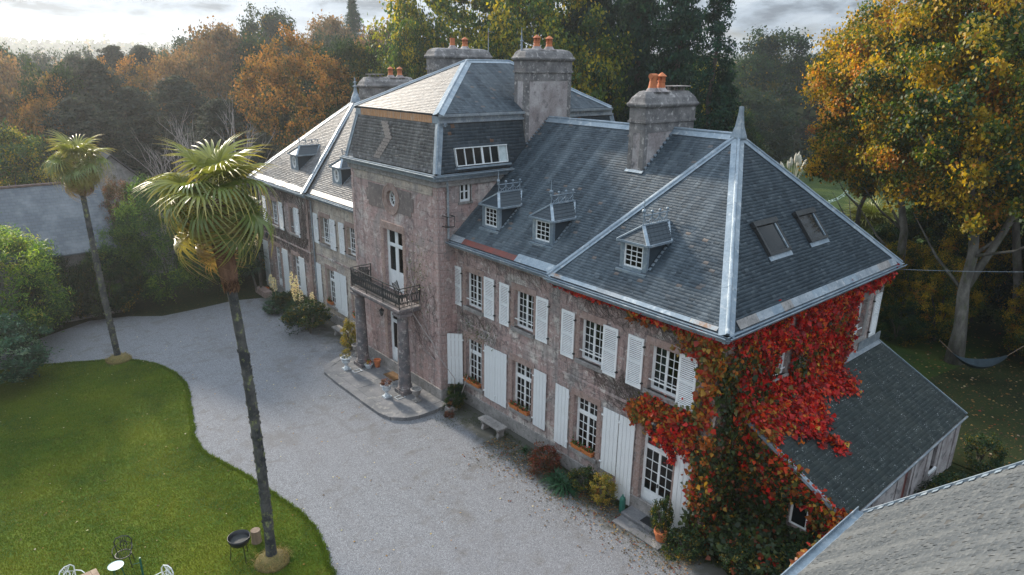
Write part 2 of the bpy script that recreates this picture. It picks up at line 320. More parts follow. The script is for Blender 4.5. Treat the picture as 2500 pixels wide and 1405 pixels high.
def np_mesh(name, V, Fq, mat, attrs=None, uv=None, smooth=False):
    """V (n,3), Fq (m,k) constant face size"""
    me = bpy.data.meshes.new(name); n, m, k = len(V), len(Fq), Fq.shape[1]
    me.vertices.add(n); me.vertices.foreach_set('co', np.ascontiguousarray(V, dtype=np.float32).ravel())
    me.loops.add(m*k); me.loops.foreach_set('vertex_index', np.ascontiguousarray(Fq, dtype=np.int32).ravel())
    me.polygons.add(m); me.polygons.foreach_set('loop_start', np.arange(0, m*k, k, dtype=np.int32)); me.polygons.foreach_set('loop_total', np.full(m, k, dtype=np.int32))
    me.update(calc_edges=True)
    if attrs:
        for nm, a in attrs.items():
            if a.ndim == 1:
                t = me.attributes.new(nm, 'FLOAT', 'POINT'); t.data.foreach_set('value', a.astype(np.float32))
            else:
                t = me.attributes.new(nm, 'FLOAT_COLOR', 'POINT'); c = np.ones((len(a), 4), np.float32); c[:, :3] = a; t.data.foreach_set('color', c.ravel())
    if uv is not None:
        l = me.uv_layers.new(name='UVMap'); l.data.foreach_set('uv', uv[Fq.ravel()].astype(np.float32).ravel())
    if smooth: me.polygons.foreach_set('use_smooth', [True]*m)
    if mat is not None: me.materials.append(mat)
    return me
def nobj(name, me, parent=None, origin=(0, 0, 0), kind=None):
    o = place(name, me, parent, Matrix.Translation(origin)); return tag(o, kind=kind)

# slates ------------------------------------------------------------
def slates(parent, poly, mat, exp=.118, wid=.20, n_out=None, near=0, skip=(), jitter=1.3, name='slate', deck=True, lift=.007, eye=(-16.7, -9.9, 14.6), dth=.12, uvoff=0.0, decklabel=None):
    """poly: 3-D convex polygon whose first edge is the eave (horizontal). Lays overlapping slates; the `near` closest become objects."""
    P = [Vector(p) for p in poly]; a = (P[1]-P[0]).normalized(); n = None
    n = (P[1]-P[0]).cross(P[2]-P[0]).normalized()
    if n.z < 0: n = -n
    b = n.cross(a)
    if b.z < 0: b = -b
    O = P[0]; Q = [((p-O).dot(a), (p-O).dot(b)) for p in P]
    roof = MB().prism([p-n*.005 for p in P], -n*dth).build('roof', M['deck'], parent, label=decklabel) if deck else parent
    H = max(q[1] for q in Q); rows = int(H/exp)+1
    V = []; Rn = []; UV = []; cents = []
    th = .005; Ls = exp*1.25
    for i in range(rows):
        bm = (i+.5)*exp; xs = []
        for k_ in range(len(Q)):
            (x0, y0), (x1, y1) = Q[k_], Q[(k_+1) % len(Q)]
            if (y0-bm)*(y1-bm) < 0: xs.append(x0+(bm-y0)/(y1-y0)*(x1-x0))
        if len(xs) < 2: continue
        L_, R_ = min(xs), max(xs); x = L_-(.5*wid if i % 2 else 0)
        x = L_-((R.random()*.1+(.5 if i % 2 else 0))*wid)
        while x < R_:
            w = wid*(1+.10*R.uniform(-1, 1)); c0, c1 = max(x, L_), min(x+w, R_); x += w
            if c1-c0 < .04: continue
            g = .004; c0 += g; c1 -= g
            jb = R.uniform(-.007, .007)*jitter; up = lift+R.uniform(0, .006)*jitter; b0 = i*exp+jb; b1 = b0+Ls
            def pt(aa, bb, hh): return O+a*aa+b*bb+n*hh
            tl = R.uniform(-.004, .004)*jitter
            vs = [pt(c0, b0, up+tl), pt(c1, b0, up-tl), pt(c1, b1, .004), pt(c0, b1, .004), pt(c0, b0, up+tl-th-.004), pt(c1, b0, up-tl-th-.004)]
            cc = (vs[0]+vs[2])/2
            if any(s_(cc) for s_ in skip): continue
            V.append(vs); Rn.append(R.random()); UV.append([(c0, b0), (c1, b0), (c1, b1), (c0, b1), (c0, b0), (c1, b0)]); cents.append((cc-Vector(eye)).length)
    if not V: return roof
    order = np.argsort(cents); V = np.array([[tuple(p) for p in v] for v in V]); Rn = np.array(Rn); UV = np.array(UV)+uvoff
    fpat = np.array([[0, 1, 2, 3], [4, 5, 1, 0], [4, 0, 3, 4], [1, 5, 2, 1]])[:2]
    w0 = wloc(roof)
    near_i, far_i = order[:near], order[near:]
    for i in near_i:
        v = V[i]; c = v[:4].mean(0)
        me = np_mesh(name, v-c, fpat, mat, {'rnd': np.full(6, Rn[i])}, UV[i]); place(name, me, roof, Matrix.Translation(c))
    if len(far_i):
        VV = V[far_i].reshape(-1, 3)-np.array(w0); FF = (fpat[None]+6*np.arange(len(far_i))[:, None, None]).reshape(-1, 4)
        me = np_mesh(name+'s', VV, FF, mat, {'rnd': np.repeat(Rn[far_i], 6)}, UV[far_i].reshape(-1, 2))
        o = place(name+'_courses' if near else name+'_courses', me, roof, Matrix.Translation(w0)); tag(o, kind='stuff')
    return roof
HAZE = 0.00055
# ================================================================== the manor
house = thing('manor_house', 'long pink-grey rendered manor with slate roofs, white shutters and a taller central tower', 'manor house', (0, 17, GZ))
ZE, XR, ZR = 7.4, 5.67, 12.32          # eave height, ridge line
TY0, TY1, TX, TB = 13.49, 21.0, -.65, 10.55
NF, FF_ = 6.69, 28.0                    # near pavilion end, far pavilion start
YE = 35.6
class Fr:
    """wall frame: a along wall, b up, d outwards"""
    def __init__(s, O, A, N): s.O, s.A, s.N = Vector(O), Vector(A), Vector(N); s.Z = Vector((0, 0, 1))
    def p(s, a, b, d=0): return s.O+s.A*a+s.Z*b+s.N*d
    def box(s, mb, a0, a1, b0, b1, d0, d1):
        return mb.obox(s.p((a0+a1)/2, (b0+b1)/2, (d0+d1)/2), s.A*(a1-a0)/2, s.Z*(b1-b0)/2, s.N*(d1-d0)/2)
    def mat(s, a, b, d, sa=1, sb=1, sd_=1, rot=0):
        A, N = s.A, s.N
        if rot: q = Matrix.Rotation(rot, 3, 'Z'); A, N = q @ A, q @ N
        m = Matrix((A*sa, N*sd_, s.Z*sb)).transposed().to_4x4(); m.translation = s.p(a, b, d); return m
FN = Fr((0, 0, 0), (0, 1, 0), (-1, 0, 0))        # pavilions, a = y, b = z
FR = Fr((.25, 0, 0), (0, 1, 0), (-1, 0, 0))      # recessed wings
FT = Fr((TX, 0, 0), (0, 1, 0), (-1, 0, 0))       # tower front
FG = Fr((0, 0, 0), (1, 0, 0), (0, -1, 0))        # gable, a = x
FS = Fr((0, TY0, 0), (1, 0, 0), (0, -1, 0))      # tower side, a = x
def wall(fr, a0, a1, b0, b1, holes, mat, depth=.28, name='wall', label=None):
    xs = sorted({a0, a1, *[h[0] for h in holes], *[h[1] for h in holes]}); zs = sorted({b0, b1, *[h[2] for h in holes], *[h[3] for h in holes]})
    m = MB()
    for i in range(len(xs)-1):
        for j in range(len(zs)-1):
            ca, cb_ = (xs[i]+xs[i+1])/2, (zs[j]+zs[j+1])/2
            if any(h[0] < ca < h[1] and h[2] < cb_ < h[3] for h in holes): continue
            m.face([fr.p(xs[i], zs[j]), fr.p(xs[i+1], zs[j]), fr.p(xs[i+1], zs[j+1]), fr.p(xs[i], zs[j+1])])
    for h in holes:
        for (p, q) in (((h[0], h[2]), (h[1], h[2])), ((h[1], h[2]), (h[1], h[3])), ((h[1], h[3]), (h[0], h[3])), ((h[0], h[3]), (h[0], h[2]))):
            m.face([fr.p(*p), fr.p(*q), fr.p(*q, -depth), fr.p(*p, -depth)])
    return m.build(name, mat, house, label=label)

UNIT = MB().box(0, 1, 0, 1, 0, 1).mesh('unit')            # local x = along, y = out, z = up
def unit_mesh(name, mat):
    me = UNIT.copy(); me.name = name; me.materials.append(mat); return me
PANE = MB().box(0, 1, 0, 1, 0, 1).mesh('pane', M['glass'])
PLANK = MB().box(0, 1, 0, 1, 0, 1).mesh('plank', M['whitewood'])
STONE = {}
def stone_mesh(mat):
    if mat not in STONE:
        b = .03
        m = MB(); m.add([(0, 0, 0), (1, 0, 0), (1, 0, 1), (0, 0, 1), (.02, 1, .03), (.98, 1, .03), (.98, 1, .97), (.02, 1, .97)], [(4, 5, 6, 7), (0, 1, 5, 4), (1, 2, 6, 5), (2, 3, 7, 6), (3, 0, 4, 7)])
        STONE[mat] = m.mesh('stone', M[mat])
    return STONE[mat]
def stones(fr, parent, items, mat='stone', d0=-.02, d1=.018, name='stone'):
    for (a0, a1, b0, b1) in items:
        g = .008; place(name, stone_mesh(mat), parent, fr.mat(a0+g, b0+g, d0, a1-a0-2*g, b1-b0-2*g, d1-d0+R.uniform(-.006, .008)))
def surround(fr, a0, a1, b0, b1, mat='stone', sill=True, jw=.2, lh=.26):
    m = MB(); fr.box(m, a0-jw*.8, a1+jw*.8, b1-.012, b1+lh, -.04, .035); lt = m.build('window_surround', M[mat], house, bevel=.01)
    it = []; z = b0; k = 0
    while z < b1-.05:
        h = min(.34+R.uniform(-.03, .05), b1-z)
        if b1-z-h < .15: h = b1-z
        w = jw if k % 2 else jw*1.25
        it += [(a0-w, a0+.002, z, z+h), (a1-.002, a1+w, z, z+h)]; z += h; k += 1
    stones(fr, lt, it, mat)
    if sill:
        s_ = MB(); fr.box(s_, a0-.12, a1+.12, b0-.16, b0, -.1, .10); s_.build('sill', M['stone_grey'], lt, bevel=.012)
def window(fr, a0, a1, b0, b1, cols=2, rows=5, transom=None, trows=2, panel=0, d=-.18, bar=True, curtain=None, panes=True, leaves=2, mat='white', name='window', mb=.022, st=.045):
    """casement window / glazed door; cols per leaf"""
    m = MB(); f = .055
    fr.box(m, a0, a1, b0, b0+f, d-.07, d+.0); fr.box(m, a0, a1, b1-f, b1, d-.07, d); fr.box(m, a0, a0+f, b0+f, b1-f, d-.07, d); fr.box(m, a1-f, a1, b0+f, b1-f, d-.07, d)
    z0, z1 = b0+f, b1-f; zs = []
    if transom: fr.box(m, a0+f, a1-f, transom-.045, transom+.045, d-.068, d+.012); zs = [(z0, transom-.045, rows), (transom+.045, z1, trows)]
    else: zs = [(z0, z1, rows)]
    am = (a0+a1)/2; pl = []
    for zi, (u0, u1, nr) in enumerate(zs):
        lw = (a1-a0-2*f)/leaves
        for li in range(leaves):
            l0 = a0+f+li*lw; l1 = l0+lw
            fr.box(m, l0+.003, l0+st, u0, u1, d-.06, d-.005); fr.box(m, l1-st, l1-.003, u0, u1, d-.06, d-.005)
            v0 = u0
            if panel and zi == 0:
                fr.box(m, l0+st, l1-st, u0, u0+panel, d-.05, d-.022); fr.box(m, l0+st+.05, l1-st-.05, u0+.07, u0+panel-.07, d-.03, d-.008); v0 = u0+panel
            fr.box(m, l0+st, l1-st, v0, v0+.04, d-.06, d-.006); fr.box(m, l0+st, l1-st, u1-.04, u1, d-.06, d-.006)
            g0, g1, h0, h1 = l0+st, l1-st, v0+.04, u1-.04
            for c in range(1, cols): x = g0+(g1-g0)*c/cols; fr.box(m, x-mb/2, x+mb/2, h0, h1, d-.05, d-.012)
            for r_ in range(1, nr): z = h0+(h1-h0)*r_/nr; fr.box(m, g0, g1, z-mb/2, z+mb/2, d-.049, d-.013)
            pl.append((g0, g1, h0, h1, cols, nr))
    if bar:
        z = b0+(b1-b0)*.22; fr.box(m, a0-.02, a1+.02, z-.018, z+.018, -.06, -.025)
    w = m.build(name, M[mat], house)
    for (g0, g1, h0, h1, nc, nr) in pl:
        if panes:
            for c in range(nc):
                for r_ in range(nr):
                    pa, pb = g0+(g1-g0)*c/nc, h0+(h1-h0)*r_/nr
                    place('pane', PANE, w, fr.mat(pa, pb, d-.04+R.uniform(-.001, .001), (g1-g0)/nc, (h1-h0)/nr, .006))
        else: place('pane', PANE, w, fr.mat(g0, h0, d-.04, g1-g0, h1-h0, .006))
    if curtain:
        side, mt, wd_ = curtain
        for sgn in side:
            c = MB(); x0 = a0+.04 if sgn < 0 else a1-.04-wd_; n = 14; vs = []
            for i in range(n+1):
                dd = d-.16+.025*math.sin(i*2.1); vs += [fr.p(x0+wd_*i/n, b0+.05, dd), fr.p(x0+wd_*i/n, b1-.05, dd)]
            c.add(vs, [(2*i, 2*i+2, 2*i+3, 2*i+1) for i in range(n)]); c.build('curtain', M[mt], w)
    return w
# shutters: meshes in a local frame (x along, y out, z up), origin at the lower hinge corner
def louvre_meshes(w, h):
    m = MB(); st = .075; t = .035
    m.box(0, st, 0, t, 0, h); m.box(w-st, w, 0, t, 0, h)
    for z0, z1 in ((0, .10), (h*.49, h*.49+.08), (h-.09, h)): m.box(st, w-st, .002, t-.002, z0, z1)
    fr_ = m.mesh('shutter', M['white'])
    l = MB()
    for z0, z1 in ((.10, h*.49), (h*.49+.08, h-.09)):
        n = int((z1-z0)/.064)
        for i in range(n):
            z = z0+(i+.5)*(z1-z0)/n; l.obox((w/2, t/2, z), ((w-2*st)/2, 0, 0), (0, .015, -.013), (0, .0025, .003))
    return fr_, l.mesh('louvres', M['white'])
LU = louvre_meshes(.65, 1.79); LN = louvre_meshes(.58, 1.79)
def louvred(fr, a0, a1, b0, d=.045, rot=0, h=1.79):
    me = LU if a1-a0 > .61 else LN; w = .65 if a1-a0 > .61 else .58
    mm = fr.mat(a0, b0, d, (a1-a0)/w, 1, 1, rot)
    o = place('shutter', me[0], house, mm); q = place('louvres', me[1], None, Matrix()); q.parent = o; q['kind'] = 'stuff'
    h_ = MB()
    for z in (.2, 1.5): h_.box(-.05, .03, -.03, .045, z, z+.05)
    hm = h_.mesh('hinge', M['iron']); hh = bpy.data.objects.new('hinge', hm); COL.objects.link(hh); hh.parent = o
    return o
def planked(fr, a0, a1, b0, b1, d=.045, rot=0, n=4, hinge=1):
    w, h = a1-a0, b1-b0
    m = MB()
    for z in (.25, h*.5, h-.35): m.box(.01, w-.01, -.028, .0, z, z+.12)
    me = m.mesh('shutter', M['white']); o = place('shutter', me, house, fr.mat(a0, b0, d, 1, 1, 1, rot))
    for i in range(n):
        q = bpy.data.objects.new('plank', PLANK); COL.objects.link(q); q.parent = o
        pw = w/n; q.matrix_basis = Matrix.Translation((i*pw+.005, .001, R.uniform(-.008, .008))) @ Matrix.Diagonal((pw-.012, .028+R.uniform(-.002, .002), h, 1))
    hb = MB(); xx = w if hinge > 0 else 0
    for z in (.28, h-.32): hb.box(xx-.05, xx+.05, .03, .06, z, z+.05)
    hq = bpy.data.objects.new('hinge', hb.mesh('hinge', M['white'])); COL.objects.link(hq); hq.parent = o
    return o

# ---- walls with their openings
up = (4.52, 6.12)
N_up = [(4.56, 5.66), (1.40, 2.52)]; N_lo = (4.62, 5.76); N_dr = (1.24, 2.56)
R_up = [(11.64, 12.78), (8.40, 9.54)]; R_lo = [(11.66, 12.8), (8.42, 9.60)]
L_up = [(25.76, 26.9), (22.55, 23.66)]; L_lo = [(25.4, 26.55), (22.2, 23.4)]
P_up = [(29.5, 30.62), (32.3, 33.3)]; P_up[1] = (32.62, 33.78)
P_dr = (32.85, 33.85); P_lo = (29.75, 30.8)
H = lambda l, z: [(a, b, *z) for a, b in l]
wall(FN, 0, NF, GZ, ZE, H(N_up, up)+[(*N_lo, .86, 3.04), (*N_dr, -.12, 3.04)], M['stucco'])
wall(FR, NF, TY0+.02, GZ, ZE, H(R_up, up)+H(R_lo, (.86, 3.04)), M['stucco'])
wall(FR, TY1-.02, FF_, GZ, ZE, H(L_up, up)+H(L_lo, (.86, 3.04)), M['stucco_cream'])
wall(FN, FF_, YE, GZ, ZE, H(P_up, up)+[(*P_lo, .86, 3.04), (*P_dr, -.12, 3.04)], M['stucco'])
# far end, back and pavilion returns
m = MB(); m.face([(0, YE, GZ), (11.5, YE, GZ), (11.5, YE, ZE), (0, YE, ZE)]); m.face([(11.5, 0, GZ), (11.5, YE, GZ), (11.5, YE, ZE), (11.5, 0, ZE)])
m.face([(0, NF, GZ), (.25, NF, GZ), (.25, NF, ZE), (0, NF, ZE)]); m.face([(0, FF_, GZ), (.25, FF_, GZ), (.25, FF_, ZE), (0, FF_, ZE)])
m.build('wall', M['stucco'], house)
wall(FG, 0, 11.5, GZ, ZE, [(9.02, 10.15, 4.6, 6.2), (3.35, 4.2, 4.75, 5.72)], M['stucco'])
# tower
O_ = (16.42, 18.08)
wall(FT, TY0, TY1, GZ, 10.12, [(*O_, 4.16, 7.2), (*O_, 0.02, 3.2), (16.83, 17.67, 8.27, 9.11)], M['stucco_tower'])
wall(FS, TX, TB, GZ, 10.12, [(.5, 1.08, 8.98, 9.84)], M['stucco_tower'])
m = MB(); m.face([(TX, TY1, GZ), (TB, TY1, GZ), (TB, TY1, 10.12), (TX, TY1, 10.12)]); m.face([(TB, TY0, 7), (TB, TY1, 7), (TB, TY1, 10.12), (TB, TY0, 10.12)]); m.build('wall', M['stucco_tower'], house)
# dark rooms behind the openings
m = MB()
for x0, y0, y1, z0, z1 in ((1.6, .1, NF, GZ, 7.2), (1.6, NF, TY0, GZ, 7.2), (1.6, TY1, YE-.1, GZ, 7.2), (1.0, TY0+.1, TY1-.1, GZ, 10.1)):
    m.box(x0, x0+.1, y0, y1, z0, z1)
m.box(.35, 1.6, .1, YE-.1, 3.6, 3.75); m.box(-.5, 1.0, TY0+.1, TY1-.1, 3.62, 3.78); m.box(-.4, 1.0, TY0+.1, TY1-.1, 7.4, 7.5)
m.box(1.6, 11.3, 1.9, 2.0, GZ, 7.2)
m.build('inner_wall', M['dark'], house)

# ---- string course, plinth, cornices
def band(fr, a0, a1, b0, b1, d, mat, name='cornice', lab=None):
    m = MB(); fr.box(m, a0, a1, b0, b1, -.05, d); return m.build(name, M[mat], house, bevel=.012)
for fr, a0, a1 in ((FN, -.03, NF), (FR, NF, TY0), (FR, TY1, FF_), (FN, FF_, YE+.03)):
    band(fr, a0, a1, 3.64, 3.76, .03, 'stucco', 'string_course'); band(fr, a0, a1, GZ, .32, .05, 'stone_grey', 'plinth'); band(fr, a0, a1, 7.0, 7.26, .08, 'stucco_cream', 'cornice')
band(FG, .05, 11.5, 7.0, 7.26, .08, 'stone_grey')
band(FT, TY0-.12, TY1+.12, 9.72, 9.86, .10, 'stone_grey'); band(FS, TX-.0, TB, 9.72, 9.86, .10, 'stone_grey'); band(FT, TY0-.03, TY1+.03, GZ, .42, .05, 'stone_grey', 'plinth'); band(FS, TX, .25, GZ, .42, .05, 'stone_grey', 'plinth')
# quoins
def quoin(fr, a, sgn, z0, z1, mat='stone', w=.42):
    m = MB(); fr.box(m, min(a, a+sgn*.12), max(a, a+sgn*.12), z0, z1, -.03, .008); q = m.build('quoin', M[mat], house); it = []; z = z0; k = 0
    while z < z1-.1:
        h = min(.38, z1-z); ww = w if k % 2 else w*.68; it.append((min(a, a+sgn*ww), max(a, a+sgn*ww), z, z+h)); z += h; k += 1
    stones(fr, q, it, mat, -.02, .022)
quoin(FN, NF, -1, .32, 7.0, 'stucco', .5); quoin(FN, FF_, 1, .32, 7.0, 'stone'); quoin(FT, TY0, 1, .42, 9.72, 'stucco_tower', .30); quoin(FT, TY1, -1, .42, 9.72, 'stucco_tower', .30)
quoin(FS, TX, 1, .42, 9.72, 'stucco_tower', .36); quoin(FG, 11.5, -1, 3.9, 7.0, 'stone_grey', .4); quoin(FN, 0, 1, .32, 7.0, 'stucco', .4)
band(FT, TY0+.36, TY1-.36, 9.30, 9.72, .025, 'stucco_cream', 'frieze')

# ---- windows
for i, (a0, a1) in enumerate(N_up):
    surround(FN, a0, a1, *up); window(FN, a0, a1, *up, curtain=((1,), 'curtain', .5)); louvred(FN, a0-.80+.08, a0-.08 if 0 else a0-.80+.74, 4.42); louvred(FN, a1+.22, a1+.87, 4.42)
for i, (a0, a1) in enumerate(R_up):
    surround(FR, a0, a1, *up); window(FR, a0, a1, *up, curtain=((1,), 'curtain', .3) if i else None); louvred(FR, a0-.88, a0-.22, 4.42); louvred(FR, a1+.26, a1+.86, 4.42)
for i, (a0, a1) in enumerate(L_up):
    surround(FR, a0, a1, *up); window(FR, a0, a1, *up, panes=False)
    louvred(FR, a0-.82, a0-.14, 4.42); louvred(FR, a1+.24, a1+.84, 4.42)
for i, (a0, a1) in enumerate(P_up):
    surround(FN, a0, a1, *up); window(FN, a0, a1, *up, panes=False); louvred(FN, a0-.35-.65 if i else a0-.25, a0-.35 if i else a0+.45, 4.42) if i else louvred(FN, 29.2, 29.85, 4.42); 
louvred(FN, 31.35, 32.0, 4.42) if 0 else None
louvred(FN, 34.3, 34.95, 4.42)
surround(FN, *N_lo, .86, 3.04); window(FN, *N_lo, .86, 3.04, rows=4, transom=2.35, trows=2, bar=False, curtain=((-1, 1), 'curtain_red', .3))
planked(FN, 6.0, 6.72, .66, 3.14, hinge=0); planked(FN, 3.56, 4.28, .66, 3.14)
surround(FN, *N_dr, -.12, 3.04, sill=False); window(FN, *N_dr, -.12, 3.04, rows=4, transom=2.35, trows=2, panel=.72, bar=False, name='french_door', curtain=((-1, 1), 'curtain_red', .25))
planked(FN, 2.84, 3.53, -.17, 3.15); planked(FN, .42, 1.12, -.17, 3.13)
m = MB(); FN.box(m, 1.86, 1.90, .98, 1.10, -.19, -.13); m.ball(FN.p(1.85, 1.04, -.12), .03); m.build('handle', M['iron'], house)
for i, (a0, a1) in enumerate(R_lo):
    surround(FR, a0, a1, .86, 3.04); window(FR, a0, a1, .86, 3.04, rows=4, transom=2.35, trows=2, bar=False, curtain=((-1,), 'curtain', .3) if i else ((-1, 1), 'curtain_red', .25))
planked(FR, 10.66, 11.40, .66, 3.14); planked(FR, 9.91, 10.65, .66, 3.14); planked(FR, 7.50, 8.22, .66, 3.14)
planked(FR, 12.97, 13.67, .66, 3.14, rot=math.radians(47), d=.07, hinge=0)
for i, (a0, a1) in enumerate(L_lo):
    surround(FR, a0, a1, .86, 3.04); window(FR, a0, a1, .86, 3.04, rows=4, transom=2.35, trows=2, bar=False, panes=False)
planked(FR, 27.2, 27.95, .66, 3.14, n=3); planked(FR, 24.78, 25.5, .66, 3.14, n=3); planked(FR, 24.02, 24.75, .66, 3.14, n=3)
surround(FN, *P_lo, .86, 3.04); window(FN, *P_lo, .86, 3.04, rows=4, transom=2.35, trows=2, bar=False, panes=False); planked(FN, 28.95, 29.75, .66, 3.14, n=3)
surround(FN, *P_dr, -.12, 3.04, sill=False); window(FN, *P_dr, -.12, 3.04, rows=4, transom=2.35, trows=2, panel=.72, bar=False, panes=False, name='french_door')
planked(FN, 31.45, 32.3, -.17, 3.14, n=3); planked(FN, 34.7, 35.55, -.17, 3.10, n=3)
# gable windows
surround(FG, 9.02, 10.15, 4.6, 6.2, 'stone_grey'); window(FG, 9.02, 10.15, 4.6, 6.2); louvred(FG, 10.72, 11.3, 4.42)
window(FG, 3.35, 4.2, 4.75, 5.72, rows=3, bar=True, d=-.1); surround(FG, 3.35, 4.2, 4.75, 5.72, 'stone_grey')
# tower doors and windows
surround(FT, *O_, 4.16, 7.2, sill=False, jw=.24, lh=.34); surround(FT, *O_, .02, 3.2, sill=False, jw=.24, lh=.3)
window(FT, *O_, 4.16, 7.2, cols=1, rows=1, transom=6.42, trows=1, panel=.9, bar=False, st=.13, name='french_door', curtain=((1,), 'curtain', .5))
window(FT, *O_, .02, 3.2, cols=1, rows=1, transom=2.5, trows=1, panel=.95, bar=False, st=.13, name='front_door')
m = MB(); m.tube([FT.p(17.45+.06*math.cos(t), 1.0+.06*math.sin(t), -.15) for t in [i*math.pi/5 for i in range(11)]], .012, 5); m.build('door_knocker', M['iron'], house)
window(FS, .5, 1.08, 8.98, 9.84, cols=1, rows=2, bar=False, d=-.06, mb=.05)
m = MB(); FS.box(m, .44, .5, 8.9, 9.9, -.05, .02); FS.box(m, 1.08, 1.14, 8.9, 9.9, -.05, .02); FS.box(m, .44, 1.14, 9.84, 9.93, -.05, .021); FS.box(m, .4, 1.18, 8.88, 8.98, -.05, .05); m.build('window_surround', M['stone_grey'], house)
# oculus: stone ring, glass, tracery
cy, cz = 17.25, 8.69
def ring(mb, fr, ca, cb2, r0, r1, d0, d1, n=28, sb=1):
    vs = []
    for i in range(n):
        c, s_ = math.cos(2*math.pi*i/n), math.sin(2*math.pi*i/n)
        vs += [fr.p(ca+r0*c, cb2+r0*s_*sb, d0), fr.p(ca+r1*c, cb2+r1*s_*sb, d0), fr.p(ca+r1*c, cb2+r1*s_*sb, d1), fr.p(ca+r0*c, cb2+r0*s_*sb, d1)]
    mb.add(vs, [(4*i+k, 4*((i+1) % n)+k, 4*((i+1) % n)+(k+1) % 4, 4*i+(k+1) % 4) for i in range(n) for k in range(4)])
m = MB(); ring(m, FT, cy, cz, .40, .66, -.25, .035); ring(m, FT, cy, cz, .66, .74, -.05, .06); oc = m.build('oculus', M['stone'], house)
m = MB(); ring(m, FT, cy, cz, .33, .41, -.20, -.14); ring(m, FT, cy, cz, .09, .12, -.19, -.15, 14)
for k in range(4):
    t = k*math.pi/4; a = Vector((math.cos(t), math.sin(t)))*.34; m.bar(FT.p(cy-a.x, cz-a.y, -.17), FT.p(cy+a.x, cz+a.y, -.17), .03, .03, (1, 0, 0))
m.build('tracery', M['white'], oc); m = MB(); m.face([FT.p(cy+.4*math.cos(t), cz+.4*math.sin(t), -.21) for t in [i*math.pi/12 for i in range(24)]]); m.build('pane', M['glass'], oc)
# stained stone tablet with stepped ends round the oculus
m = MB(); n = 36; d = .03
oct_ = [(15.55, 8.12), (19.3, 8.12), (19.3, 8.35), (19.5, 8.35), (19.5, 8.95), (19.3, 8.95), (19.3, 9.22), (15.55, 9.22), (15.55, 8.95), (15.38, 8.95), (15.38, 8.35), (15.55, 8.35)]
for k in range(2):       # two halves either side of the ring
    if k == 0: pts = [q for q in oct_ if q[0] > 17.25]; arc = [(cy+.742*math.cos(t), cz+min(.53, max(-.57, .742*math.sin(t)))) for t in np.linspace(math.pi/2, -math.pi/2, 14)]
    else: pts = [q for q in oct_ if q[0] < 17.25]; arc = [(cy+.742*math.cos(t), cz+min(.53, max(-.57, .742*math.sin(t)))) for t in np.linspace(-math.pi/2, -3*math.pi/2, 14)]
    if k == 0: poly = pts+arc
    else: pts = [(15.55, 9.22), (15.55, 8.95), (15.38, 8.95), (15.38, 8.35), (15.55, 8.35), (15.55, 8.12)]; poly = pts+arc
    m.prism([FT.p(a, b, -.01) for a, b in poly], FT.N*(d+.01))
m.build('tablet', M['tablet'], house)

# ---- main roofs
OE = .345
EN = (-OE, -OE, ZE); EB = (-OE, 7.03, ZE); AP = (XR, 3.66, ZR); EE = (11.85, -OE, ZE)
slates(house, [EN, EB, AP], M['slate'], near=170, name='slate', uvoff=3.3)
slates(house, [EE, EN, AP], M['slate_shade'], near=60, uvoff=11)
skipm = lambda p: False
slates(house, [(-.09, 6.75, ZE), (-.09, TY0, ZE), (XR, TY0, ZR), (XR, 3.66, ZR)], M['slate'], near=60, uvoff=21)
EB2 = (-OE, 27.65, ZE); EF = (-OE, 35.95, ZE); AP2 = (XR, 31.92, ZR); EF2 = (11.85, 35.95, ZE)
slates(house, [EB2, EF, AP2], M['slate_tower'], uvoff=31)
slates(house, [(-.09, TY1, ZE), (-.09, 27.95, ZE), (XR, 31.92, ZR), (XR, TY1, ZR)], M['slate_tower'], uvoff=41)
m = MB(); m.prism([(11.85, -OE, ZE), (11.85, 35.95, ZE), AP2, AP], (0, 0, -.1)); m.prism([EF, EF2, AP2], (0, 0, -.1)); m.build('roof', M['slate'], house)
# tower mansard + upper roof
B0, B1 = 10.3, 12.28
mb4 = [(-.78, 13.36), (-.78, 21.13), (10.8, 21.13), (10.8, 13.36)]; mt4 = [(-.3, 13.8), (-.3, 20.69), (10.3, 20.69), (10.3, 13.8)]
slates(house, [(*mb4[0], B0), (*mb4[1], B0), (*mt4[1], B1), (*mt4[0], B1)], M['slate_tower'], exp=.135, wid=.19, uvoff=51)
slates(house, [(*mb4[3], B0), (*mb4[0], B0), (*mt4[0], B1), (*mt4[3], B1)], M['slate_side'], exp=.14, wid=.2, uvoff=61)
slates(house, [(*mb4[1], B0), (*mb4[2], B0), (*mt4[2], B1), (*mt4[1], B1)], M['slate_side'], exp=.14, wid=.2, uvoff=71)
UZ0, UZ1 = 12.66, 14.78; ub = [(-.38, 13.72), (-.38, 20.77), (10.15, 20.77), (10.15, 13.72)]; r0, r1_ = (3.75, 17.245, UZ1), (6.35, 17.245, UZ1)
slates(house, [(*ub[0], UZ0), (*ub[1], UZ0), r0], M['slate_tower'], exp=.125, wid=.19, uvoff=81)
slates(house, [(*ub[3], UZ0), (*ub[0], UZ0), r0, r1_], M['slate'], exp=.125, wid=.19, uvoff=91)
slates(house, [(*ub[1], UZ0), (*ub[2], UZ0), r1_, r0], M['slate'], exp=.125, wid=.19, uvoff=99)
m = MB(); m.prism([(*ub[2], UZ0), (*ub[3], UZ0), r1_], (0, 0, -.08)); m.prism([(*mb4[2], B0), (*mb4[3], B0), (*mt4[3], B1), (*mt4[2], B1)], (-.08, 0, 0)); m.build('roof', M['slate'], house)
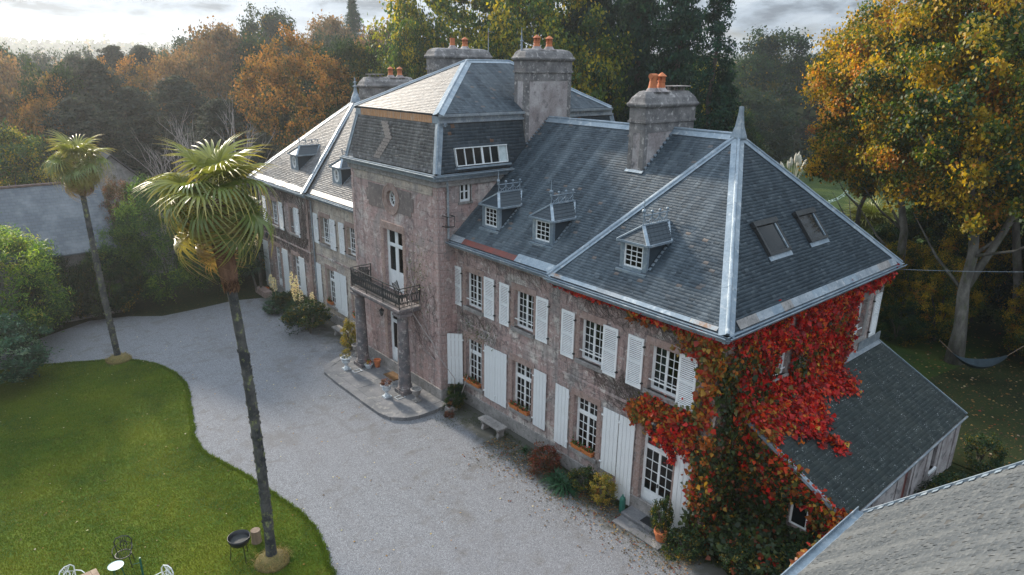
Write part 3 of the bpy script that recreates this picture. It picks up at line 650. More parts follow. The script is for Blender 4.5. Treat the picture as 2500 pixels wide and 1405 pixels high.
# diaper pattern of laid-over slates on the mansard front
m = MB(); a0 = Vector((-.78, 13.36, B0)); upv = (Vector((-.3, 13.36, B1))-a0); Lm = upv.length; upv.normalize(); nn = Vector((-upv.z, 0, upv.x))
for i in range(11):
    for j in range(3):
        u = .25+i*.155; y = 17.1-.13*i*.9+.0+j*.19 if i < 7 else 17.1-.13*6*.9+.13*(i-6)+j*.19
        c = Vector((-.78, y+.9, B0))+upv*u+nn*.028; m.obox(c, Vector((0, .085, .0))+upv*.035, upv*.07-Vector((0, .03, 0)), nn*.005)
m.build('diaper_slates', M['slate_tower'], house, kind='stuff')
# rust-streaked band under the upper roof (front), lead-moulded band with gutter on the side
m = MB(); m.obox((-.32, 17.245, 12.47), (.025, 0, .0), (0, 3.0, 0), (0, 0, .18)); m.build('fascia', M['copper'], house)
m = MB()
for s_ in (-1, 1): m.obox((-.315, 17.245+s_*3.25, 12.47), (.022, 0, 0), (0, .26, 0), (0, 0, .185))
m.build('fascia', M['lead'], house, label='pale lead ends of the streaked fascia')
m = MB()
for y, sg in ((13.76, -1), (20.73, 1)):
    m.box(-.29, 10.3, min(y, y-sg*.05), max(y, y-sg*.05), 12.28, 12.66)
    m.bar((-.36, y+sg*.07, 12.60), (10.2, y+sg*.07, 12.60), .16, .10); m.bar((-.36, y+sg*.05, 12.34), (10.3, y+sg*.05, 12.34), .10, .08)
m.box(10.25, 10.3, 13.8, 20.7, 12.28, 12.66); m.build('fascia', M['lead_dark'], house, label='grey lead-moulded fascia on the tower side')

# ---- lead hips, ridges, valleys
def hip(p, q, w=.30, name='hip_flashing', roll=.05, lift=.05, mat='lead', up=(0, 0, 1)):
    p, q = Vector(p), Vector(q); m = MB(); L = (q-p).length; n = max(1, round(L/1.9)); u = Vector(up)
    t = (q-p).normalized(); sd_ = t.cross(u).normalized(); uu = sd_.cross(t)
    for i in range(n):
        a, b = p.lerp(q, i/n+.0008), p.lerp(q, (i+1)/n+.004)
        for s_ in (-1, 1): m.obox((a+b)/2+sd_*s_*w/4+uu*(lift-.03+.004*(i % 2)), (b-a)/2, sd_*w/4-uu*s_*0-uu*.035*(s_ > 0)+uu*.035*(s_ < 0)*0, uu*.006)
    m2 = MB(); m2 = m
    for i in range(n): a, b = p.lerp(q, i/n), p.lerp(q, (i+1)/n+.003); m.tube([a+uu*(lift+.01), b+uu*(lift+.012)], roll*(1+.03*(i % 2)), 8)
    return m.build(name, M[mat], house)
def hip2(p, q, na, nb, w=.17, roll=.05, name='hip_flashing', mat='lead', seg=1.9):
    """lead dressed down on both slopes, with a roll; na, nb = slope normals"""
    p, q = Vector(p), Vector(q); t = (q-p).normalized(); m = MB(); n = max(1, round((q-p).length/seg)); na, nb = Vector(na).normalized(), Vector(nb).normalized(); mid = (na+nb).normalized()
    da, db = t.cross(na).normalized(), t.cross(nb).normalized()
    if da.dot(nb) > 0: da = -da
    if db.dot(na) > 0: db = -db
    for i in range(n):
        a, b = p.lerp(q, max(0, i/n-.002)), p.lerp(q, (i+1)/n); k = .004*(i % 2)
        for dd, nn_ in ((da, na), (db, nb)): m.obox((a+b)/2+dd*w/2+nn_*(.034+k), (b-a)/2, dd*w/2, nn_*.008)
        m.tube([a+mid*(.04+k), b+mid*(.04+k)], roll+k, 8)
    return m.build(name, M[mat], house)
nF = Vector((-.818, 0, 1)); nG = Vector((0, -1.228, 1)); nB = Vector((.80, 0, 1)); nG2 = Vector((0, 1.22, 1)); nM = Vector((-.854, 0, 1))
hip2(EN, AP, nF, nG, .24, .06); hip2(EE, AP, nB, nG, .22, .05); hip2(EB, AP, nF, nM+Vector((0, .25, 0)), .16, .055)
hip2(EB2, AP2, nF, nM-Vector((0, .25, 0)), .2, .06, mat='lead_dark'); hip2(EF, AP2, nF, nG2, .2, .05); 
hip2((XR, 3.8, ZR), (XR, TY0, ZR), nF, nB, .30, .06, 'ridge_flashing'); hip2((XR, TY1, ZR), (XR, 31.8, ZR), nF, nB, .28, .06, 'ridge_flashing')
uN = Vector((-2.12, 0, 4.13)); uS = Vector((0, -2.12, 3.525)); uNo = Vector((0, 2.12, 3.525)); uE = Vector((2.12, 0, 3.8))
hip2((*ub[0], UZ0), r0, uN, uS, .24, .05); hip2((*ub[1], UZ0), r0, uN, uNo, .16, .05); hip2(r0, r1_, uS, uNo, .22, .05, 'ridge_flashing'); hip2((*ub[3], UZ0), r1_, uE, uS, .2, .05)
mF = Vector((-1.98, 0, .48)); mS = Vector((0, -1.98, .44)); mNo = Vector((0, 1.98, .44))
hip2((*mb4[0], B0), (*mt4[0], B1), mF, mS, .20, .06); hip2((*mb4[1], B0), (*mt4[1], B1), mF, mNo, .16, .05); hip2((*mb4[3], B0), (*mt4[3], B1), Vector((1, 0, .2)), mS, .2, .05)
# little scrolls at the top of the mansard corner
m = MB()
for yy, xx in ((13.72, -.30), (13.62, -.12)): m.tube([Vector((xx, yy, 12.22+.0))+Vector((0, -.02, 0))+.09*Vector((math.cos(t), 0, math.sin(t)))*(1-.06*i) for i, t in enumerate(np.linspace(0, 9, 16))], .025, 5)
m.build('scroll', M['lead'], house)
# gutters: half-round on a lead-faced cornice
def gutter(p, q, out, name='gutter'):
    p, q, out = Vector(p), Vector(q), Vector(out); t = (q-p); L = t.length; t.normalize(); m = MB(); n = max(1, round(L/2.6))
    for i in range(n):
        a, b = p+t*(L*i/n), p+t*(L*(i+1)/n+.02); k = .004*(i % 2); rings = []
        for c in (a, b): rings += [c+out*(.11*math.cos(th)*(1+k*4))+Vector((0, 0, .10*math.sin(th)-.02)) for th in np.linspace(math.pi, 2*math.pi, 9)]
        rings2 = [r_+Vector((0, 0, .012)) for r_ in rings]
        m.add(rings, [(j, j+1, 9+j+1, 9+j) for j in range(8)]); m.add(rings2, [(j, j+1, 9+j+1, 9+j) for j in range(8)])
        m.tube([a+out*.115-Vector((0, 0, .012)), b+out*.115-Vector((0, 0, .012))], .018+k, 6)
        m.obox((a+b)/2-out*.06+Vector((0, 0, .015+k)), (b-a)/2, out*.09, Vector((0, 0, .008)))
        m.obox((a+b)/2-out*.10-Vector((0, 0, .11)), (b-a)/2, out*.05, Vector((0, 0, .09)))
    return m.build(name, M['lead'], house)
g0 = ZE-.05
gutter((-.42, -.42, g0), (-.42, 7.05, g0), (-1, 0, 0)); gutter((-.17, 7.05, g0), (-.17, TY0-.02, g0), (-1, 0, 0)); gutter((11.95, -.42, g0), (-.42, -.42, g0), (0, -1, 0))
gutter((-.17, TY1+.02, g0), (-.17, 27.62, g0), (-1, 0, 0)); gutter((-.42, 27.62, g0), (-.42, 36.0, g0), (-1, 0, 0))
gutter((TX-.3, TY0-.3, 10.24), (TX-.3, TY1+.3, 10.24), (-1, 0, 0)); gutter((10.8, TY0-.3, 10.24), (TX-.3, TY0-.3, 10.24), (0, -1, 0))
m = MB(); m.box(TX-.24, TX+.04, TY0-.24, TY1+.24, 9.98, 10.2); m.box(TX, TB+.2, TY0-.24, TY0+.04, 9.98, 10.2); m.box(TX, TB+.2, TY1-.04, TY1+.24, 9.98, 10.2); m.build('cornice', M['lead_dark'], house, bevel=.02)
m = MB(); m.box(TX-.12, TX+.04, TY0-.12, TY1+.12, 9.86, 9.98); m.box(TX, TB+.1, TY0-.12, TY0+.04, 9.862, 9.98); m.build('cornice', M['stone_grey'], house)
# eaves course of mixed lead, rust and cream tiles between gutter and slates
def eave_course(p, q, upd, n_, w, mats, name='eave_flashing'):
    p, q, upd, n_ = Vector(p), Vector(q), Vector(upd).normalized(), Vector(n_).normalized(); L = (q-p).length; t = (q-p)/L; x = 0; m = {}
    i = 0
    while x < L:
        l_ = min(R.uniform(.5, 1.1), L-x); mt = mats(x/L); MB().obox(p+t*(x+l_/2)+upd*w/2+n_*(.036+.004*(i % 2)), t*(l_/2+.004), upd*w/2, n_*.005).build(name, M[mt], house); x += l_; i += 1

sF = Vector((1, 0, .818)); sM = Vector((1, 0, .854)); sG = Vector((0, 1, 1.228))
def rc(*a): return lambda u: R.choice(a)
eave_course((-OE, 0, ZE), (-OE, 6.9, ZE), sF, nF, .15, lambda u: R.choice(['lead', 'rust', 'lead', 'lead_dark']))
eave_course((-.09, 7.1, ZE), (-.09, 9.2, ZE), sM, nM, .36, lambda u: 'rust' if u > .9 else 'lead'); eave_course((-.09, 9.2, ZE), (-.09, 12.6, ZE), sM, nM, .26, lambda u: 'redflash'); eave_course((-.09, 12.6, ZE), (-.09, TY0, ZE), sM, nM, .30, rc('lead_dark'))
eave_course((.3, -OE, ZE), (11.4, -OE, ZE), sG, nG, .28, rc('lead', 'lead_dark', 'lead_dark', 'lead_dark', 'stone_grey'))
eave_course((-.09, TY1, ZE), (-.09, 27.5, ZE), sM, nM, .32, rc('rust', 'lead_dark', 'rust', 'slate_tower')); eave_course((-OE, 28, ZE), (-OE, 35.2, ZE), sF, nF, .34, rc('rust', 'rust', 'lead_dark'))
# downpipes
def pipe(pts, r=.05, mat='lead_dark'):
    m = MB(); m.tube(pts, r, 8); a, b = Vector(pts[-2]), Vector(pts[-1])
    for z in np.arange(a.z-.4, b.z, -1.9): m.lathe((b.x, b.y, z), [(r+.015, 0), (r+.015, .06)], 8)
    m.build('downpipe', M[mat], house)
pipe([(-.14-.12, TY0-.12, 10.1), (-.2, TY0-.10, 9.6), (-.2, TY0-.10, 7.5)]); pipe([(-.3, 27.75, 7.25), (.15, 27.85, 6.9), (.15, 27.85, GZ)])
# wall bracket light on the tower corner
m = MB(); m.box(-.45, -.1, TY0-.42, TY0-.38, 8.05, 8.08); m.box(-.47, -.43, TY0-.42, TY0, 8.5, 8.53); m.box(-.12, -.08, TY0-.42, TY0, 8.5, 8.53); m.box(-.47, -.43, TY0-.42, TY0, 8.05, 8.08)
m.box(-.47, -.45, TY0-.42, TY0-.40, 8.05, 8.53); m.box(-.1, -.08, TY0-.42, TY0-.4, 8.05, 8.53); m.box(-.47, -.08, TY0-.42, TY0-.40, 8.5, 8.53); m.box(-.3, -.26, TY0-.3, TY0, 8.05, 8.07); m.build('iron_basket', M['iron'], house)
# strip window in the side mansard
s0 = Vector((0, 13.36, B0)); su = (Vector((0, 13.8, B1))-s0).normalized(); sn = Vector((0, -su.z, su.y))
def SP(x, u, d=0): return Vector((x, 13.36, B0))+su*u+sn*d
m = MB(); X0, X1, V0, V1 = .28, 3.05, .22, .98
def sb(x0, x1, u0, u1, d0, d1): m.obox((SP((x0+x1)/2, (u0+u1)/2, (d0+d1)/2)), ((x1-x0)/2, 0, 0), su*(u1-u0)/2, sn*(d1-d0)/2)
sb(X0, X1, V0, V0+.04, 0, .12); sb(X0-.04, X1+.04, V1-.03, V1+.01, 0, .13)
xs = np.linspace(X0, X1, 7)
for i, x in enumerate(xs): sb(x-.018-(.03 if i == 3 else 0), x+.018+(.03 if i == 3 else 0), V0+.04, V1-.03, 0, .11)
sw = m.build('strip_window', M['whitewood'], house)
for i in range(6):
    q = MB(); q.obox(SP((xs[i]+xs[i+1])/2, (V0+V1)/2, .06), ((xs[1]-xs[0])/2-.03, 0, 0), su*.34, sn*.004); q.build('pane', M['skyglass'] if i < 5 else M['curtain'], sw)
m = MB(); sb(X0-.1, X1+.1, V0-.13, V0-.05, 0, .2); m.build('sill', M['lead'], sw)
# roof windows in the gable hip
gu = Vector((0, 4.005, 4.92)).normalized(); gn = Vector((0, -gu.z, gu.y))
def skylight(x0, x1, y0, y1):
    P0 = lambda x, y, d: Vector((x, y, ZE+(y+OE)*1.2285))+gn*d
    m = MB(); L0 = (P0(0, y1, 0)-P0(0, y0, 0)).length; u0 = P0(0, y0, 0)
    def kb(a0, a1, v0, v1, d0, d1): m.obox(Vector(((a0+a1)/2, u0.y, u0.z))+gu*(v0+v1)/2+gn*(d0+d1)/2, ((a1-a0)/2, 0, 0), gu*(v1-v0)/2, gn*(d1-d0)/2)
    f = .1; kb(x0, x0+f, 0, L0, 0, .13); kb(x1-f, x1, 0, L0, 0, .13); kb(x0+f, x1-f, 0, f, 0, .128); kb(x0-.06, x1+.06, L0-.02, L0+.17, 0, .17)
    o = m.build('roof_window', M['iron'], house); m = MB(); kb(x0+f, x1-f, f, L0-.02, .07, .08); m.build('pane', M['skyglass'], o)
    m = MB(); kb(x0-.04, x1+.04, -.16, 0, .03, .05); m.build('flashing', M['lead'], o)
    m = MB(); kb(x1-f-.06, x1-f-.001, f, L0-.03, .081, .12); m.build('frame', M['lead'], o)
skylight(3.5, 4.85, .78, 1.46); skylight(6.25, 7.5, .8, 1.46)

# ---- finials
def finial(x, y, z0, tall):
    m = MB()
    if not tall:
        h = 1.12; vs = [(.30, 0), (.30, .06), (.17, .42), (.10, .85), (.085, h), (.0, h+.005)]
        n = 4; V = [(x+r*math.cos(math.pi/4+k*math.pi/2), y+r*math.sin(math.pi/4+k*math.pi/2), z0-.12+z) for r, z in vs for k in range(4)]
        m.add(V, [(i*4+k, i*4+(k+1) % 4, (i+1)*4+(k+1) % 4, (i+1)*4+k) for i in range(len(vs)-1) for k in range(4)])
    else: m.lathe((x, y, z0-.1), [(.36, 0), (.27, .3), (.13, .62), (.085, .9), (.09, .92), (.17, .95), (.17, 1.0), (.07, 1.02), (.06, 1.18), (.11, 1.2), (.11, 1.25), (.05, 1.28), (.03, 1.5), (.01, 1.52)], 10)
    m.build('finial', M['lead'], house)
finial(XR, 3.66, ZR, False); finial(XR, 31.92, ZR, True)

# ---- dormers
def dormer(yc, x0, oval=False, w=1.13):
    """front face at x0; side walls run back into the roof"""
    pl = .818 if yc < NF or yc > FF_ else .854; e0 = -OE if pl == .818 else -.09
    rz = lambda x: ZE+(x-e0)*pl
    zt = rz(x0)+.94; zb = rz(x0)-.03; xb = (zt-ZE)/pl+e0; h = w/2
    m = MB(); m.box(x0+.05, x0+.5, yc-h+.05, yc+h-.05, zt-.06, zt-.01)
    body = m.build('dormer', M['slate_side'], house)
    for s_ in (-1, 1): m = MB().prism([(x0+.05, yc+s_*(h-.04), rz(x0+.05)-.02), (x0+.05, yc+s_*(h-.04), zt), (xb+.05, yc+s_*(h-.04), zt)], (0, .04*s_*-1, 0)); m.build('cheek', M['slate_side'], body)
    fr = Fr((x0, yc, 0), (0, 1, 0), (-1, 0, 0)); m = MB(); cw = .17
    if not oval:
        fr.box(m, -h, -h+cw, zb, zt, -.12, .0); fr.box(m, h-cw, h, zb, zt, -.12, 0); fr.box(m, -h+cw, h-cw, zt-.08, zt, -.12, -.003); fr.box(m, -h+cw, h-cw, zb, zb+.12, -.12, .03); fr.box(m, -h-.06, h+.06, zb-.10, zb-.0, -.25, .14)
        m.build('cheek_frame', M['lead'], body)
        w0 = MB(); a, b, z0, z1 = -h+cw, h-cw, zb+.12, zt-.08
        for q in ((a, b, z0, z0+.05), (a, b, z1-.05, z1), (a, a+.05, z0+.05, z1-.05), (b-.05, b, z0+.05, z1-.05)): fr.box(w0, *q, -.08, -.02)
        for c in (1, 2): xx = a+.05+(b-a-.1)*c/3; fr.box(w0, xx-.012, xx+.012, z0+.05, z1-.05, -.07, -.03)
        for c in (1, 2, 3): zz = z0+.05+(z1-z0-.1)*c/4; fr.box(w0, a+.05, b-.05, zz-.012, zz+.012, -.069, -.031)
        wf = w0.build('window', M['white'], body)
        for c in range(3):
            for r_ in range(4): place('pane', PANE, wf, fr.mat(a+.05+(b-a-.1)*c/3, z0+.05+(z1-z0-.1)*r_/4, -.06, (b-a-.1)/3, (z1-z0-.1)/4, .006))
    else:
        cz_ = (zb+zt)/2+.03; n = 24; vs = []
        sq = []
        for i in range(n):
            t = 2*math.pi*i/n; c, s_ = math.cos(t), math.sin(t); k = min(h/abs(c) if abs(c) > 1e-6 else 9, (zt-zb)/2/abs(s_) if abs(s_) > 1e-6 else 9)
            vs += [fr.p(.27*c, cz_+.36*s_, 0), fr.p(max(-h, min(h, k*c)), max(zb, min(zt, (zb+zt)/2+k*s_)), 0), fr.p(.27*c, cz_+.36*s_, -.12)]
        m.add(vs, [(3*i, 3*((i+1) % n), 3*((i+1) % n)+1, 3*i+1) for i in range(n)]+[(3*i, 3*((i+1) % n), 3*((i+1) % n)+2, 3*i+2) for i in range(n)])
        fr.box(m, -h-.03, h+.03, zb-.08, zb, -.2, .08); m.build('cheek_frame', M['lead'], body)
        w0 = MB(); ring(w0, fr, 0, cz_, .22, .27, -.09, .02, 20, 1.36); fr.box(w0, -.018, .018, cz_-.34, cz_+.34, -.08, -.03); fr.box(w0, -.25, .25, cz_-.018, cz_+.018, -.079, -.031); wf = w0.build('window', M['white'], body)
        g = MB(); g.face([fr.p(.27*math.cos(t), cz_+.36*math.sin(t), -.07) for t in [i*math.pi/10 for i in range(20)]]); g.build('pane', M['glass'], wf)
    # hipped slate cap
    zr = zt+.50; ov = .10; xe = x0-ov; rx0 = x0+.42; rxb = (zr-ZE)/pl+e0; xbk = (zt-ZE)/pl+e0
    m = MB(); A_, B_ = (xe, yc-h-ov, zt), (xe, yc+h+ov, zt); C_, D_ = (rx0, yc, zr), (rxb, yc, zr); E_, F_ = (xbk+.1, yc-h-ov, zt), (xbk+.1, yc+h+ov, zt)
    m.face([A_, B_, C_]); m.face([A_, C_, D_, E_]); m.face([B_, F_, D_, C_]); m.face([(p[0], p[1], zt-.05) for p in (A_, B_, F_, E_)])
    for p, q in ((A_, B_), (B_, F_), (E_, A_)): m.face([p, q, (q[0], q[1], zt-.05), (p[0], p[1], zt-.05)])
    cap = m.build('dormer_roof', M['slate_side'], body)
    # slate courses on the cap
    def courses(P0, P1, P2, P3, mt):
        P0, P1, P2, P3 = map(Vector, (P0, P1, P2, P3)); n = 5; nn_ = (P1-P0).cross(P3-P0).normalized(); nn_ = nn_ if nn_.z > 0 else -nn_; q = MB()
        for i in range(n):
            a, b = P0.lerp(P3, i/n), P1.lerp(P2, i/n); c, d_ = P0.lerp(P3, (i+1)/n), P1.lerp(P2, (i+1)/n); L_ = (b-a).length; k = max(1, int(L_/.22))
            for j in range(k):
                v = [a.lerp(b, j/k+.008), a.lerp(b, (j+1)/k-.008), c.lerp(d_, (j+1)/k-.008), c.lerp(d_, j/k+.008)]
                q.add([v[0]+nn_*.018, v[1]+nn_*.016, v[2]+nn_*.004, v[3]+nn_*.004, v[0], v[1]], [(0, 1, 2, 3), (4, 5, 1, 0)])
        q.build('slate_courses', mt, cap, kind='stuff')
    courses(A_, B_, C_, C_, M['slate']); courses(A_, E_, D_, C_, M['slate_side'])
    m = MB()
    for p, q, nn_ in ((A_, C_, 0), (B_, C_, 0), (C_, D_, 0)): m.bar(Vector(p)+Vector((0, 0, .02)), Vector(q)+Vector((0, 0, .02)), .11, .05)
    for p, q in ((A_, B_), (A_, E_), (B_, F_)): m.bar(p, q, .07, .07)
    m.bar(Vector(E_)+Vector((0, 0, .02)), Vector(D_)+Vector((0, 0, .02)), .16, .03)
    m.build('lead_edging', M['lead'], cap)
    # cresting
    m = MB(); L_ = rxb-rx0-.1; zt2 = zr+.34
    m.tube([(rx0-.05, yc, zt2), (rx0+L_+.1, yc, zt2)], .022, 6); n = 3
    for i in range(n+1):
        xx = rx0+L_*i/n; m.tube([(xx, yc, zr), (xx, yc, zt2+.05)], .018, 6)
        if oval and i > 0: continue
        m.ball((xx, yc, zt2+.10), .055, 8)
    for i in range(n):
        xc = rx0+L_*(i+.5)/n; r_ = L_/n/2*.92
        m.tube([(xc+r_*math.cos(t), yc, zt2-.02-r_*1.0*math.sin(t)) for t in np.linspace(0, math.pi, 9)], .018, 5); m.tube([(xc+r_*.5*math.cos(t), yc, zr+.03+r_*.55*math.sin(t)) for t in np.linspace(0, math.pi, 7)], .014, 5)
    m.box(rx0-.05, rx0+L_+.1, yc-.03, yc+.03, zr, zr+.05)
    if not oval: m.tube([(rx0-.02, yc, zt2), (rx0-.02, yc, zt2+.16), (rx0-.02, yc, zt2+.62)], [.05, .03, .006], 6); m.ball((rx0-.02, yc, zt2+.16), .075)
    m.build('cresting', M['lead'] if not oval else M['lead_dark'], cap)
    # stepped soakers down the right cheek
    m = MB(); n = 8
    for i in range(n):
        xx = x0+.12+(xb-x0)*i/n; m.obox((xx+.03, yc-h-.05, rz(xx)+.055), (.045, 0, .045*pl), (0, .045, 0), (-.004*pl, 0, .004))
    m.build('soakers', M['lead'], body, kind='stuff')
for yc, x0, ov in ((3.95, .58, False), (8.55, .76, False), (11.70, .76, False), (25.45, .76, True), (31.0, .72, True)): dormer(yc, x0, ov)

# ---- chimneys
def chimney(x0, x1, y0, y1, zb, z1, zt, pots, slab=None, band=(.55, .95), panel=True, label=None):
    m = MB(); m.box(x0, x1, y0, y1, zb, z1)
    body = m.build('chimney', M['chimney'], house, label=label)
    m = MB()
    m.box(x0-.03, x1+.03, y0-.03, y1+.03, z1-band[0], z1-.02); m.box(x0-.07, x1+.07, y0-.07, y1+.07, z1-band[0]-.05, z1-band[0]+.03)
    m.box(x0-.015, x1+.015, y0-.015, y1+.015, z1-band[1], z1-band[0]-.05)
    for (a, b) in ((x0-.012, x0+.20), (x1-.20, x1+.012)):
        for (c, d_) in ((y0-.012, y0+.2), (y1-.2, y1+.012)): m.box(a, b, c, d_, zb, z1-band[1])
    m.build('band_course', M['chimney_dark'], body)
    # moulded cap: lofted rounded rectangles
    m = MB(); prof = [(.06, z1-.06), (.13, z1+.0), (.15, z1+.06), (.13, z1+.11), (.10, z1+.13), (.07, z1+.20), (.03, z1+.30), (-.06, z1+.40), (-.16, zt-.03), (-.3, zt)]; V = []; k = 5
    for e_, z in prof:
        rr = .1
        X0, X1, Y0, Y1 = x0-e_, x1+e_, y0-e_, y1+e_
        for (cx_, cy_, t0) in ((X1-rr, Y1-rr, 0), (X0+rr, Y1-rr, 90), (X0+rr, Y0+rr, 180), (X1-rr, Y0+rr, 270)):
            for j in range(k): t = math.radians(t0+90*j/(k-1)); V.append((cx_+rr*math.cos(t), cy_+rr*math.sin(t), z+NR.uniform(-.006, .006)))
    N_ = 4*k; m.add(V, [(i*N_+j, i*N_+(j+1) % N_, (i+1)*N_+(j+1) % N_, (i+1)*N_+j) for i in range(len(prof)-1) for j in range(N_)]+[tuple((len(prof)-1)*N_+j for j in range(N_))])
    m.build('cap', M['chimney_dark'], body, smooth=False)
    yc = (y0+y1)/2
    for (px, kind, hh) in pots:
        m = MB(); c = (px, yc, zt-.02); r = .15
        m2 = MB(); m2.lathe((px, yc, zt-.06), [(.36, 0), (.26, .05), (.17, .16), (.15, .2)], 12); m2.build('flaunching', M['chimney'], body, smooth=True)
        if kind == 'lantern':
            m.lathe(c, [(.20, 0), (.15, hh*.3), (.13, hh*.45), (.15, hh*.47), (.15, hh*.56)], 14)
            for t in range(6): a = t*math.pi/3; m.obox((px+.12*math.cos(a), yc+.12*math.sin(a), zt-.02+hh*.66), (.02*math.cos(a), .02*math.sin(a), 0), (-.03*math.sin(a), .03*math.cos(a), 0), (0, 0, hh*.11))
            m.lathe(c, [(.15, hh*.76), (.20, hh*.78), (.10, hh*.9), (.01, hh)], 14); m.lathe(c, [(.07, hh*.5), (.07, hh*.78)], 8)
        elif kind == 'tee':
            m.lathe(c, [(.20, 0), (.15, hh*.35), (.13, hh*.6), (.14, hh*.62)], 14); m.tube([(px-.17, yc, zt+hh*.82), (px+.17, yc, zt+hh*.82)], .10, 12); m.lathe(c, [(.13, hh*.6), (.13, hh*.8)], 12)
        else: m.lathe(c, [(.16, 0), (.13, hh*.5), (.13, hh)], 14)
        m.build('chimney_pot', M['pot'], body, smooth=False)
        if kind == 'plain2' or kind == 'sooty': pass
    if slab:
        m = MB(); a, b = slab; m.box(a, b, yc-.28, yc+.28, zt+.13, zt+.17)
        for xx in (a+.12, (a+b)/2, b-.12): m.box(xx-.05, xx+.05, yc-.06, yc+.06, zt-.03, zt+.13)
        m.build('capping_slab', M['stone_grey'], body)
    return body
c3 = chimney(3.88, 6.88, 6.47, 7.20, 10.4, 13.22, 13.77, [(4.62, 'tee', .62), (5.12, 'lantern', .68)], (5.5, 6.62))
c2 = chimney(4.28, 7.08, 13.58, 14.36, 10.6, 14.86, 15.33, [(5.22, 'lantern', .62), (5.98, 'lantern', .60)], None, (.5, .9), label='tall render chimney rising beside the tower roof')
c1 = chimney(3.98, 7.45, 20.12, 20.92, 12.0, 14.95, 15.42, [(5.30, 'plain', .52), (6.1, 'lantern', .60)])
c0 = chimney(3.92, 7.35, 27.35, 28.1, 10.6, 13.3, 13.86, [(5.86, 'lantern', .62), (6.5, 'lantern', .62)], (4.3, 5.25))
m = MB(); m.tube([(4.35, 14.0, 15.2), (4.34, 14.0, 15.6), (4.33, 14, 16.2)], [.05, .04, .01], 8); m.lathe((4.345, 14, 15.62), [(.07, 0), (.075, .03), (.04, .06)], 8); m.build('spike', M['lead'], c2)
m = MB(); m.tube([(7.9, 20.8, 13.2), (7.9, 20.8, 16.5)], .025, 6); m.tube([(7.9, 20.8, 16.35), (8.2, 20.7, 16.3)], .012, 5); m.build('aerial_mast', M['rust'], house)
# stepped flashing beside chimneys
m = MB()
for i in range(10):
    x = 3.95+i*.175; z = ZE+(x+.2)*.836; m.obox((x+.06, 6.42, z+.10), (.05, 0, .03), (0, .04, 0), (-.02, 0, .025)); 
    x = 4.3+i*.14; z = ZE+(x+.09)*.854; m.obox((x+.05, 13.53, z+.09), (.04, 0, .02), (0, .03, 0), (-.02, 0, .02))
m.obox((3.84, 6.83, ZE+(3.84+.2)*.836+.05), (.06, 0, .05), (0, .42, 0), (-.01, 0, .01)); m.build('stepped_flashing', M['lead'], house, kind='stuff')

# ---- portico: columns, balcony slab, railing
for yc in (15.28, 19.28):
    m = MB(); x = -1.5; m.box(x-.36, x+.36, yc-.36, yc+.36, -.1, .08); m.lathe((x, yc, .08), [(.33, 0), (.35, .05), (.34, .1), (.31, .13), (.33, .17), (.30, .22), (.295, .5), (.285, 1.6), (.25, 3.35), (.25, 3.4), (.25, 3.42), (.25, 3.46), (.23, 3.48), (.23, 3.56), (.31, 3.66)], 20); m.box(x-.33, x+.33, yc-.33, yc+.33, 3.74, 3.86)
    m.build('column', M['stone_dark'], house, smooth=False)
m = MB(); m.box(-1.85, TX, 14.98, 19.58, 3.96, 4.10); m.box(-1.78, TX, 15.03, 19.53, 3.86, 3.96); m.build('balcony', M['stone_dark'], house, bevel=.02)
m = MB(); RX, Y0, Y1, RZ = -1.76, 15.06, 19.5, 5.08
for p, q in (((RX, Y0, RZ), (RX, Y1, RZ)), ((RX, Y0, RZ), (TX, Y0, RZ)), ((RX, Y1, RZ), (TX, Y1, RZ))): m.bar(p, q, .05, .035); m.bar((p[0], p[1], 4.2), (q[0], q[1], 4.2), .03, .02); m.bar((p[0], p[1], 4.95), (q[0], q[1], 4.95), .02, .015)
for y in (Y0, 16.5, 18.05, Y1): m.bar((RX, y, 4.1), (RX, y, RZ), .035, .035)
for y in (Y0, Y1): m.bar((TX-.03, y, 4.1), (TX-.03, y, RZ), .03, .03)
rail = m.build('railing', M['iron'], house)
def scroll(P, ax, w, h):
    q = MB(); Z = Vector((0, 0, 1)); P = Vector(P); ax = Vector(ax)
    def pl(fn, n, r=.015): q.tube([P+ax*fn(t)[0]+Z*fn(t)[1] for t in np.linspace(0, 1, n)], r, 4, False)
    for s_ in (-1, 1):
        pl(lambda t: (s_*w*(.23+.16*(1-t)*math.cos(9*t)), h*.22+w*.30*(1-t)*math.sin(9*t)), 18)
        pl(lambda t: (s_*w*(.23+.16*(1-t)*math.cos(9*t)), h*.75-w*.30*(1-t)*math.sin(9*t)), 18)
        pl(lambda t: (s_*w*(.39-.3*math.sin(math.pi*t)), h*(.22+.53*t)), 10); pl(lambda t: (s_*w*.1*math.cos(6.283*t), h*.5+w*.14*math.sin(6.283*t)), 9)
    pl(lambda t: (0, h*t), 2, .012); pl(lambda t: (w*.5, h*t), 2, .012)
    pl(lambda t: (w*.18*math.cos(6.283*t), h*.93+w*.12*math.sin(6.283*t)), 9, .010)
    return q
for i in range(24):
    y = Y0+.09+i*(Y1-Y0-.18)/23; scroll((RX, y, 4.2), (0, 1, 0), .2, .75).build('scrollwork', M['iron'], rail)
for i in range(4):
    x = RX+.14+i*.26
    for y in (Y0, Y1): scroll((x, y, 4.2), (1, 0, 0), .26, .75).build('scrollwork', M['iron'], rail)
